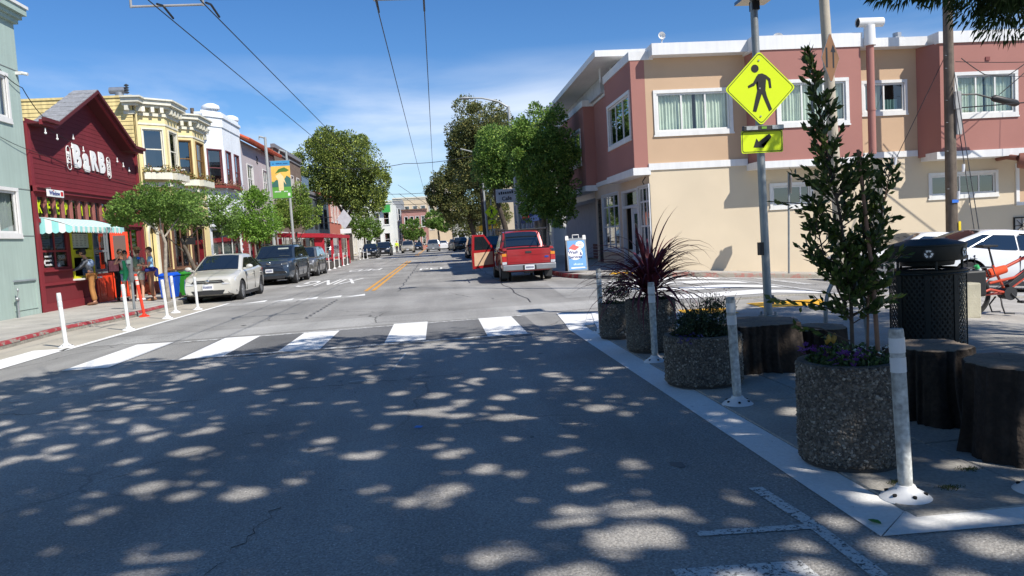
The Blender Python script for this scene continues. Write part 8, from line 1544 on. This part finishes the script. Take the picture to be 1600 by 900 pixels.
m = MB(); m.lathe([(0.26, 0.93), (0.27, 0.975), (0.365, 0.985), (0.378, 1.0), (0.378, 1.135), (0.385, 1.14), (0.385, 1.155), (0.36, 1.165), (0.22, 1.20), (0.20, 1.21), (0.001, 1.215)], (bx, by, 0), 48); m.build('lid', m_bin, R_, True)
def emblem(ang):
    n2 = Vector((math.cos(ang), math.sin(ang), 0)); t2 = Vector((-n2.y, n2.x, 0)); c = Vector((bx, by, 1.065)) + n2 * 0.381
    m = MB()
    m.add([tuple(c + t2 * 0.055 * math.cos(k * PI / 12) + Vector((0, 0, 0.055 * math.sin(k * PI / 12)))) for k in range(24)], [tuple(range(24))]); dk = m.build('emblem_disc', m_blk, R_); m = MB()
    for q in range(3):
        a0 = PI / 2 + q * 2 * PI / 3
        for (f0, f1) in ((-0.75, -0.15), (0.0, 0.5)):
            pts = [(0.022, a0 + f0), (0.042, a0 + f0), (0.042, a0 + f1), (0.022, a0 + f1)]; m.add([tuple(c + n2 * 0.002 + t2 * r * math.cos(a) + Vector((0, 0, r * math.sin(a)))) for r, a in pts], [(0, 1, 2, 3)])
        m.add([tuple(c + n2 * 0.0025 + t2 * r * math.cos(a) + Vector((0, 0, r * math.sin(a)))) for r, a in ((0.014, a0 + 0.5), (0.050, a0 + 0.5), (0.032, a0 + 0.95))], [(0, 1, 2)])
    m.build('recycling_arrows', m_sw, dk, kind='stuff')
va = math.atan2(-by, -bx); emblem(va + 0.05); emblem(va + 1.15)
# orange cargo bicycle
Z = lambda x: hz(x) + 0.016; m_orf = M('bike_orange', srgb(190, 62, 26), 0.35, 0.04, coat=0.6); YB = 10.5; BK = thing('bicycle', 'orange long-tail electric bicycle with black saddle on a double kickstand', 'bicycle', (8.3, YB, Z(8.3)))
zb = Z(7.9); RH, FH, BB = Vector((7.72, YB, zb + 0.30)), Vector((9.10, YB, Z(9.1) + 0.34)), Vector((8.28, YB, zb + 0.30)); ST, HT, HB = Vector((8.08, YB, zb + 0.72)), Vector((8.86, YB, zb + 0.92)), Vector((8.93, YB, zb + 0.72))
for c, r, nm in ((RH, 0.29, 0), (FH, 0.33, 1)):
    m = MB(); m.tube([c + Vector((r * math.cos(t), 0, r * math.sin(t))) for t in np.linspace(0, 2 * PI, 37)], 0.028, 8, False); w_ = m.build('wheel', m_tyre, BK, True); m = MB(); m.tube([c + Vector(((r - 0.035) * math.cos(t), 0, (r - 0.035) * math.sin(t))) for t in np.linspace(0, 2 * PI, 37)], 0.010, 6, False); m.build('rim', m_trimb, w_, True)
    m = MB()
    for k in range(28): t = 2 * PI * k / 28; m.tube([c + Vector((0.03 * math.cos(t + 0.8), 0.02 * (-1) ** k, 0.03 * math.sin(t + 0.8))), c + Vector(((r - 0.035) * math.cos(t), 0, (r - 0.035) * math.sin(t)))], 0.0018, 3, False)
    m.build('spokes', m_galv, w_, kind='stuff'); m = MB(); m.cyl(c + Vector((0, -0.05, 0)), c + Vector((0, 0.05, 0)), 0.035, n=12); m.build('hub', m_trimb, w_, True)
m = MB(); m.tube([HB, BB + Vector((0.05, 0, 0.06))], 0.028, 10); m.tube([HT, ST + Vector((0, 0, -0.12))], 0.024, 10); m.tube([HB + Vector((0, 0, 0.05)), Vector((8.42, YB, zb + 0.52)), Vector((8.02, YB, zb + 0.46))], 0.022, 8); m.tube([BB, ST], 0.02, 10); m.tube([HT + Vector((-0.01, 0, 0.05)), HB], 0.03, 10)
for s in (-0.07, 0.07): o_ = Vector((0, s, 0)); m.tube([BB + o_ * 0.5, RH + o_], 0.014, 8); m.tube([ST + o_ * 0.4 + Vector((0, 0, -0.1)), RH + o_], 0.012, 8); m.tube([ST + o_ * 0.4 + Vector((0, 0, -0.14)), Vector((7.36, YB + s, zb + 0.62))], 0.014, 8); m.tube([RH + o_, Vector((7.36, YB + s, zb + 0.62))], 0.012, 8); m.tube([BB + o_, Vector((7.95, YB + s * 1.6, zb + 0.38)), Vector((7.55, YB + s * 1.8, zb + 0.26))], 0.018, 8)
m.build('frame', m_orf, BK, True); m = MB()
for s in (-0.05, 0.05): m.tube([HB + Vector((0.0, s, -0.02)), HB + Vector((0.05, s, -0.2)), FH + Vector((0, s, 0))], 0.015, 8)
m.build('fork', m_orf, BK, True); m = MB(); m.tube([ST + Vector((0.02, 0, -0.05)), Vector((8.02, YB, zb + 0.99))], 0.015, 8); m.build('seat_post', m_trimb, BK, True)
m = MB(); m.hexa([(7.88, YB - 0.08, zb + 0.985), (8.05, YB - 0.05, zb + 0.99), (8.05, YB + 0.05, zb + 0.99), (7.88, YB + 0.08, zb + 0.985)], [(7.86, YB - 0.09, zb + 1.03), (8.04, YB - 0.05, zb + 1.025), (8.04, YB + 0.05, zb + 1.025), (7.86, YB + 0.09, zb + 1.03)]); m.hexa([(8.04, YB - 0.045, zb + 0.99), (8.16, YB - 0.015, zb + 0.985), (8.16, YB + 0.015, zb + 0.985), (8.04, YB + 0.045, zb + 0.99)], [(8.04, YB - 0.045, zb + 1.025), (8.17, YB - 0.015, zb + 1.015), (8.17, YB + 0.015, zb + 1.015), (8.04, YB + 0.045, zb + 1.025)]); m.build('saddle', m_blk, BK, bevel=0.01)
m = MB(); m.tube([HT + Vector((0, 0, 0.03)), HT + Vector((-0.03, 0, 0.2))], 0.016, 8); m.tube([HT + Vector((-0.12, -0.30, 0.22)), HT + Vector((-0.02, -0.12, 0.2)), HT + Vector((-0.02, 0.12, 0.2)), HT + Vector((-0.12, 0.30, 0.22))], 0.012, 8); m.build('handlebar', m_trimb, BK, True)
m = MB(); m.cyl(BB + Vector((0, -0.09, 0)), BB + Vector((0, 0.07, 0)), 0.09, n=18); m.build('motor', m_blk, BK, True); m = MB(); m.hexa([tuple(BB + Vector(v)) for v in ((0.03, -0.05, 0.07), (0.45, -0.05, 0.33), (0.45, 0.05, 0.33), (0.03, 0.05, 0.07))], [tuple(BB + Vector(v)) for v in ((0.0, -0.05, 0.13), (0.42, -0.05, 0.40), (0.42, 0.05, 0.40), (0.0, 0.05, 0.13))]); m.build('battery', m_trimb, BK, bevel=0.01)
m = MB(); m.lathe([(0.06, -0.004), (0.10, -0.004), (0.10, 0.004), (0.06, 0.004)], BB + Vector((0, -0.10, 0)), 24, 'y'); m.tube([BB + Vector((0, -0.11, 0)), BB + Vector((0.12, -0.12, -0.12))], 0.012, 6); m.build('crank', m_trimb, BK, True); m = MB(); m.box(BB.x + 0.08, BB.x + 0.17, YB - 0.22, YB - 0.12, BB.z - 0.14, BB.z - 0.11); m.build('pedal', m_blk, BK)
m = MB(); m.tube([(7.30, YB - 0.10, zb + 0.70), (8.0, YB - 0.10, zb + 0.70)], 0.012, 6); m.tube([(7.30, YB + 0.10, zb + 0.70), (8.0, YB + 0.10, zb + 0.70)], 0.012, 6)
for x in (7.3, 7.48, 7.66, 7.84, 8.0): m.tube([(x, YB - 0.10, zb + 0.70), (x, YB + 0.10, zb + 0.70)], 0.010, 6)
for x in (7.4, 7.9): m.tube([(x, YB - 0.10, zb + 0.70), (x, YB - 0.16, zb + 0.58), (x + 0.1, YB - 0.16, zb + 0.58), (x + 0.1, YB - 0.10, zb + 0.70)], 0.009, 6)
m.build('rear_rack', m_trimb, BK, True); m = MB(); m.box(7.30, 7.80, YB - 0.25, YB - 0.10, zb + 0.30, zb + 0.68); m.build('pannier', m_blk, BK, bevel=0.03)
m = MB()
for s in (-0.13, 0.13): m.tube([BB + Vector((-0.12, s * 0.4, -0.05)), BB + Vector((-0.16, s, -0.17)), BB + Vector((-0.12, s, -0.285)), BB + Vector((0.02, s * 1.1, -0.287))], 0.012, 8)
m.build('kickstand', m_trimb, BK, True); m = MB(); m.tube([(8.0, YB - 0.02, zb + 0.60), (8.24, YB - 0.05, zb + 0.66)], [0.07, 0.06], 10); m.build('orange_bag', M('bag_orange', srgb(236, 84, 40), 0.8), BK, True)
m = MB(); m.tube([(7.70, YB - 0.2, zb + 0.70), (7.80, YB - 0.2, zb + 0.53)], 0.036, 12); bt = m.build('water_bottle', M('bottle_white', (0.6, 0.62, 0.62), 0.3), BK, True); m = MB(); m.tube([(7.672, YB - 0.2, zb + 0.75), (7.70, YB - 0.2, zb + 0.70)], 0.03, 12); m.build('cap', M('cap_green', srgb(70, 190, 110), 0.5), bt, True)
m = MB(); m.tube([HT + Vector((0, -0.02, 0.1)), HT + Vector((-0.1, -0.05, -0.05)), Vector((8.5, YB - 0.03, zb + 0.5)), RH + Vector((0.2, -0.05, 0.05))], 0.005, 5); m.build('cable', m_trimb, BK)
# ================================================================ trees
m_tb = M('tree_bark', (0.16, 0.13, 0.10), 0.9, 0.3, 6, 0.8, 30, streak=0.3); m_tbd = M('tree_bark_dark', (0.07, 0.055, 0.042), 0.9, 0.3, 6, 0.8, 30, streak=0.3)
def leafmat(name, a, b, c, d, tr=0.22, k=1.0): f = lambda c_: tuple(min(1, x * k) for x in c_); return M(name, b, 0.6, spec=0.25, island=[(0, f(a)), (1, f(d)), (0.45, f(b)), (0.85, f(c))], trans=tr)
L_mag = leafmat('leaf_mid', (0.045, 0.08, 0.018), (0.075, 0.13, 0.028), (0.11, 0.18, 0.04), (0.17, 0.24, 0.05), 0.3, k=1.9); L_bright = leafmat('leaf_bright', (0.06, 0.11, 0.02), (0.11, 0.20, 0.03), (0.16, 0.27, 0.045), (0.22, 0.34, 0.07), 0.36, 1.8)
L_fic = leafmat('leaf_ficus', (0.03, 0.045, 0.015), (0.065, 0.085, 0.022), (0.115, 0.14, 0.03), (0.26, 0.28, 0.07), 0.3, 2.7); L_dk = leafmat('leaf_darkbrown', (0.025, 0.035, 0.014), (0.05, 0.06, 0.022), (0.09, 0.09, 0.03), (0.17, 0.15, 0.05), 0.28, 2.6)
L_r = leafmat('leaf_right', (0.03, 0.055, 0.014), (0.06, 0.105, 0.022), (0.10, 0.16, 0.035), (0.20, 0.24, 0.05), 0.32, 2.5); L_sh = leafmat('leaf_willow', (0.012, 0.03, 0.010), (0.022, 0.05, 0.014), (0.035, 0.07, 0.02), (0.06, 0.10, 0.03), 0.26)
def tree(label, base, trunk, r0, limbs, blobs, n_, ls, lw, leafm, bark=None, clump=0.28, nclump=26, inner=0.18, cat='tree', fold=0.2, droop=0.0, group=None, name='street_tree', filt=None):
    R_ = thing(name, label, cat, base, 0, group); m = MB(); k = len(trunk); m.tube([base] + trunk, [r0 * 1.35] + [r0 * (1 - 0.45 * i / k) for i in range(k)], 12); bk = bark or m_tb; m.build('trunk', bk, R_, True)
    for L_ in limbs: m = MB(); m.tube(L_, [r0 * 0.5 * (1 - 0.8 * i / (len(L_) - 1)) for i in range(len(L_))], 7); m.build('limb', bk, R_, True)
    m = MB(); top = Vector(trunk[-1])
    for b in blobs:
        c = Vector(b[:3]); s = c.lerp(top, 0.45) if not limbs else min((Vector(p) for L_ in limbs for p in L_), key=lambda p: (p - c).length)
        for q in range(9): d = Vector(unit(1)[0]); e = c + Vector((d.x * b[3], d.y * b[4], d.z * b[5])) * 0.75; m.tube([s, (s + e) / 2 + Vector((0, 0, 0.1 * b[5])), e], [r0 * 0.16, r0 * 0.1, r0 * 0.04], 4, False)
    m.build('branches', bk, R_, kind='stuff'); C, D = crown_points(blobs, n_, clump, nclump, inner)
    if filt is not None: k_ = filt(C); C, D = C[k_], D[k_]
    leaf_obj('crown', leaf_mesh('crown', C, D, ls, lw, fold, droop), leafm, R_, True); return R_
G_ = 'street trees along the left kerb'
tree('small street tree with a pale trunk in front of the red and yellow shops', (-8.22, 24.20, 0.13), [(-8.26, 24.25, 1.0), (-8.2, 24.30, 1.9), (-8.3, 24.30, 2.3)], 0.055, [[(-8.3, 24.30, 2.2), (-8.7, 24.10, 2.6), (-9.0, 24.00, 2.95)], [(-8.2, 24.30, 2.1), (-7.9, 24.60, 2.6), (-7.7, 24.70, 2.9)], [(-8.3, 24.30, 2.3), (-8.3, 24.30, 3.0)]],
     [(-8.95, 24.10, 3.0, 0.75, 0.7, 0.48), (-8.2, 24.40, 3.2, 0.85, 0.8, 0.52), (-7.75, 24.80, 2.95, 0.6, 0.6, 0.42), (-9.3, 24.00, 2.8, 0.42, 0.45, 0.35)], 9500, 0.085, 0.05, L_mag, M('bark_pale', (0.30, 0.26, 0.21), 0.9, 0.3, 8, 0.6, 30), 0.36, 22, 0.2, group=G_)
tree('second small street tree leaning right behind the sedan, against the yellow shop window', (-8.3, 27.9, 0.13), [(-8.5, 27.9, 1.0), (-8.75, 27.8, 1.8), (-8.85, 27.8, 2.1)], 0.07, [[(-8.6, 27.9, 1.4), (-9.2, 27.7, 2.1), (-9.6, 27.5, 2.3)], [(-8.8, 27.8, 1.9), (-8.2, 28.0, 2.5), (-7.6, 28.3, 2.8)]],
     [(-8.9, 27.7, 3.1, 0.9, 0.9, 0.6), (-8.1, 28.1, 3.15, 0.9, 0.9, 0.62), (-7.45, 28.5, 2.9, 0.55, 0.6, 0.6), (-9.5, 27.5, 2.9, 0.5, 0.6, 0.4), (-7.5, 28.6, 2.4, 0.35, 0.4, 0.4)], 9500, 0.09, 0.052, L_mag, m_tb, 0.36, 22, 0.2, group=G_)
tree('bright lime-green young tree above the slate SUV', (-8.45, 37.2, 0.13), [(-8.4, 37.2, 1.2), (-8.45, 37.2, 2.2)], 0.06, [[(-8.45, 37.2, 1.6), (-8.0, 37.2, 2.6)], [(-8.45, 37.2, 1.8), (-8.9, 37.2, 2.8)]],
     [(-8.5, 37.2, 3.2, 1.0, 1.0, 1.15), (-9.1, 37.2, 2.7, 0.7, 0.8, 0.6), (-7.9, 37.2, 2.8, 0.75, 0.8, 0.8), (-8.4, 37.2, 3.9, 0.5, 0.5, 0.55)], 9000, 0.12, 0.06, L_bright, m_tb, 0.34, 26, 0.25, group=G_)
tree('bright green tree beside the banner pole, right of the lime-green one', (-8.4, 47.5, 0.13), [(-8.4, 47.5, 1.3), (-8.4, 47.5, 2.5)], 0.07, [[(-8.4, 47.5, 1.8), (-7.7, 47.5, 3.0)], [(-8.4, 47.5, 2.0), (-9.0, 47.5, 3.2)]],
     [(-8.4, 47.5, 3.9, 1.15, 1.1, 1.1), (-7.6, 47.5, 3.5, 0.8, 0.8, 0.75), (-9.0, 47.5, 3.5, 0.8, 0.8, 0.75), (-8.1, 47.5, 4.9, 0.6, 0.6, 0.6)], 9000, 0.13, 0.07, leafmat('leaf_green2', (0.05, 0.08, 0.018), (0.085, 0.14, 0.025), (0.15, 0.2, 0.04), (0.24, 0.28, 0.06), 0.3, k=1.9), m_tb, 0.32, 28, 0.25, group=G_)
tree('big lobed ficus tree on the left towering over the red shelter', (-8.3, 74, 0.13), [(-8.2, 74, 2.5), (-8.5, 74, 4.5), (-8.3, 74, 6.2)], 0.30, [[(-8.4, 74, 4.2), (-9.6, 74, 6.5), (-10.6, 74, 8.5)], [(-8.3, 74, 4.0), (-7.0, 74, 6.5), (-6.2, 74, 8.5)], [(-8.3, 74, 5.5), (-8.3, 74, 9)]],
     [(-10.7, 74, 9.4, 2.3, 2.5, 2.4), (-9.6, 74, 11.0, 1.7, 2, 1.5), (-8.4, 74, 8.4, 2.4, 2.6, 2.6), (-6.5, 74, 9.4, 2.1, 2.3, 2.3), (-5.4, 74, 7.4, 1.5, 1.8, 1.7), (-6.2, 74, 5.6, 1.6, 1.8, 1.5), (-9.6, 74, 6.6, 1.5, 1.7, 1.4), (-7.6, 74, 6.2, 1.4, 1.6, 1.3)], 44000, 0.20, 0.13, L_fic, m_tbd, 0.38, 22, 0.24)
tree('smaller green tree under the right side of the ficus', (-8.7, 95, 0.13), [(-8.7, 95, 1.6), (-8.7, 95, 3)], 0.12, [], [(-8.7, 95, 4.2, 1.9, 1.9, 1.9), (-8.0, 95, 3.2, 1.4, 1.4, 1.3)], 5000, 0.24, 0.15, L_mag, m_tb, 0.25, 26)
tree('leafy green tree against the rose bays, right behind the red pickup', (4.8, 34.6, 0.13), [(4.85, 34.6, 1.2), (4.9, 34.6, 2.4), (5.0, 34.6, 3.6)], 0.12, [[(4.9, 34.6, 2.4), (4.2, 34.4, 3.8), (3.9, 34.3, 4.8)], [(4.9, 34.6, 3.0), (5.6, 34.6, 4.4)]],
     [(4.9, 34.6, 6.1, 1.35, 1.4, 1.15), (5.6, 34.4, 4.9, 1.0, 1.2, 1.2), (4.4, 34.4, 4.9, 1.1, 1.3, 1.2), (5.3, 34.2, 3.5, 1.1, 1.2, 1.1), (4.6, 34.3, 3.3, 0.9, 1.1, 1.0), (5.6, 34.2, 2.5, 0.7, 0.8, 0.6), (4.0, 34.5, 5.9, 0.8, 0.9, 0.8)], 36000, 0.13, 0.07, L_r, m_tb, 0.34, 26, 0.28)
tree('olive tree with a slanting trunk over the red pickup', (4.75, 50, 0.13), [(4.5, 50, 2.2), (4.05, 50, 4.0), (4.0, 50, 5.2)], 0.17, [[(4.05, 50, 4.2), (4.9, 50, 6.0)], [(4.0, 50, 4.8), (3.4, 50, 6.0)]],
     [(4.4, 50, 7.4, 1.6, 1.7, 1.3), (3.7, 50, 6.1, 1.1, 1.3, 1.2), (5.4, 50, 6.6, 1.3, 1.4, 1.5), (4.6, 50, 5.5, 1.3, 1.3, 0.9), (6.2, 50, 7.6, 1.2, 1.3, 1.2)], 22000, 0.18, 0.09, L_r, m_tbd, 0.34, 26, 0.28)
tree('tallest brownish-green tree on the right behind the street light', (4.7, 73, 0.13), [(4.7, 73, 3), (4.6, 73, 6), (4.6, 73, 9)], 0.26, [[(4.6, 73, 6), (3.2, 73, 9)], [(4.6, 73, 6.5), (6, 73, 9.5)]],
     [(4.6, 73, 12.4, 2.7, 2.7, 2.1), (3.3, 73, 10.4, 2.0, 2.2, 2.2), (6.1, 73, 10.8, 2.2, 2.3, 2.5), (4.3, 73, 8.4, 2.3, 2.3, 1.9), (6.8, 73, 8.6, 1.8, 2, 1.8)], 32000, 0.21, 0.13, L_dk, m_tbd, 0.34, 26, 0.28)
tree('dark dense tree leaning over the far right lane', (4.5, 88, 0.13), [(4.3, 88, 2), (3.8, 88, 4.2)], 0.28, [[(4.0, 88, 3.5), (2.0, 88, 6.5)], [(3.9, 88, 4.0), (5, 88, 7)]],
     [(1.4, 88, 7.2, 2.2, 2.4, 2.3), (3.6, 88, 8.6, 2.2, 2.4, 1.9), (5.8, 88, 8.2, 2.2, 2.3, 2.4), (2.6, 88, 5.0, 2.0, 2.2, 1.7), (5.0, 88, 5.2, 2.2, 2.3, 1.8), (6.8, 88, 4.2, 1.8, 2, 1.6), (0.2, 88, 6.8, 1.2, 1.5, 1.5)], 34000, 0.23, 0.14, L_dk, m_tbd, 0.34, 26, 0.28)
tree('round dark green tree in front of the pink far house', (-4.3, 146, 0), [(-4.3, 146, 1.5), (-4.3, 146, 2.4)], 0.2, [], [(-4.3, 146, 3.8, 2.1, 2.1, 1.9)], 4500, 0.34, 0.2, L_mag, m_tbd, 0.25, 30)
tree('upright green tree between the far silver pickup and the square tower block', (0.4, 138, 0), [(0.5, 138, 2), (0.4, 138, 3.2)], 0.2, [], [(-0.2, 138, 5.2, 1.8, 1.8, 1.6), (1.4, 138, 4.6, 1.7, 1.7, 1.6)], 6000, 0.32, 0.2, L_mag, m_tbd, 0.25, 30)
tree('shrubby green tree beside the low grey house at the far end', (4.5, 128, 0), [(4.5, 128, 2)], 0.2, [], [(4.5, 128, 4.2, 2.6, 2.2, 2.4), (7.5, 128, 5, 2.5, 2.2, 2.8)], 6000, 0.34, 0.2, L_dk, m_tbd, 0.25, 30)
def gaps(C):
    """openings in the crown: bundles of gaps that let the sun through, and a thin ragged outer edge"""
    a = -np.array(sd); e1 = np.array([1.0, 0, -a[0] / a[2]]); g = C[:, :2] - C[:, 2:3] * (a[:2] / a[2])[None, :]      # where each leaf's shadow falls
    keep = np.ones(len(C), bool); rs = np.random.default_rng(5)
    for _ in range(210):
        c = rs.uniform((-7, 0.5), (6, 13.5)); nb = rs.integers(1, 8)
        for q in range(nb): h = c + rs.normal(0, 0.30, 2) * (1.2, 0.8); r = rs.uniform(0.045, 0.13); keep &= ((g[:, 0] - h[0]) ** 2 / (1.15 * r) ** 2 + (g[:, 1] - h[1]) ** 2 / (1.25 * r) ** 2) > 1
    for q in range(420): h = rs.normal((-0.6, 7.0), (2.6, 2.8)); r = rs.uniform(0.03, 0.085); keep &= ((g[:, 0] - h[0]) ** 2 / (1.15 * r) ** 2 + (g[:, 1] - h[1]) ** 2 / (1.25 * r) ** 2) > 1
    lim = np.interp(g[:, 0], [-9, -6, -4, -2, 6], [9.6, 10.6, 11.6, 12.7, 13.2]) + 0.35 * np.sin(g[:, 0] * 2.3) + 0.2 * np.sin(g[:, 0] * 5.7 + 1)
    keep &= g[:, 1] < lim; keep &= ~((g[:, 1] > lim - 2.2) & (RNG.random(len(C)) < 0.55)); return keep
# the tree beside the camera: its unseen crown is filled and thinned to shape the dapple on the near road
tree('willow-leaved street tree beside the camera, its crown out of view and shading the near road', (5.4, 1.2, 0.014), [(5.3, 1.2, 1.6), (5.2, 1.4, 3.2), (5.0, 1.6, 4.6)], 0.17, [[(5.1, 1.5, 3.8), (3.2, 2.4, 6.4), (1.2, 3.4, 7.6)], [(5.1, 1.5, 4.0), (6.0, 4.2, 5.8), (6.3, 7.0, 5.6)], [(5.0, 1.6, 4.4), (4.2, -1.0, 6.8)], [(5.0, 1.6, 4.4), (3.8, 5.0, 7.0)]],
     [(2.4, 1.6, 7.8, 2.9, 2.8, 1.2), (3.6, 5.4, 7.4, 2.6, 2.5, 1.3), (0.6, 4.4, 8.2, 2.0, 2.3, 1.0), (2.2, -2.6, 7.6, 3.2, 2.8, 1.3), (5.8, 2.6, 6.8, 2.4, 3.0, 1.4), (6.6, 6.0, 6.4, 2.2, 2.0, 1.2), (-0.4, 1.0, 8.4, 1.8, 2.4, 0.9), (5.4, -3.6, 7.0, 2.6, 2.6, 1.3), (8.6, 4.5, 6.4, 1.9, 2.4, 1.2), (8.4, 8.4, 6.2, 1.8, 1.6, 1.0), (0.4, -0.6, 8.1, 2.5, 2.4, 1.1), (-1.0, 2.8, 8.3, 1.8, 2.0, 0.9), (3.9, 0.2, 7.5, 2.4, 2.4, 1.2), (4.6, 3.6, 7.1, 2.2, 2.0, 1.1), (1.6, 3.8, 8.0, 2.2, 2.2, 1.0), (-0.6, -3.4, 8.2, 2.4, 2.2, 1.0), (7.2, -1.6, 7.2, 2.4, 2.4, 1.2), (8.2, 1.4, 6.8, 2.0, 2.2, 1.1), (5.4, -0.6, 7.3, 2.0, 2.0, 1.1)], 260000, 0.16, 0.072, L_sh, m_tb, 0.22, 120, 0.55, droop=0.15, filt=gaps)
tree('second willow-leaved street tree just outside the right edge, boughs beside the utility pole', (9.6, 5.2, hz(9.6)), [(9.5, 5.3, 1.6), (9.3, 5.5, 3.0)], 0.15, [[(9.4, 5.4, 2.4), (7.8, 7.4, 4.6), (6.4, 8.6, 5.2)], [(9.3, 5.5, 3.0), (8.6, 8.4, 4.8)]],
     [(6.3, 8.3, 4.42, 1.2, 1.0, 0.66), (7.6, 8.6, 4.4, 1.2, 1.1, 0.85), (8.8, 8.4, 4.3, 1.2, 1.1, 0.90), (7.4, 7.0, 5.0, 1.8, 1.6, 0.8), (5.35, 7.9, 4.35, 0.7, 0.6, 0.42), (8.9, 5.6, 5.2, 1.9, 1.9, 1.0), (8.0, 4.4, 5.4, 1.6, 1.6, 0.9)], 52000, 0.10, 0.024, L_sh, m_tb, 0.25, 44, 0.12, droop=0.45)
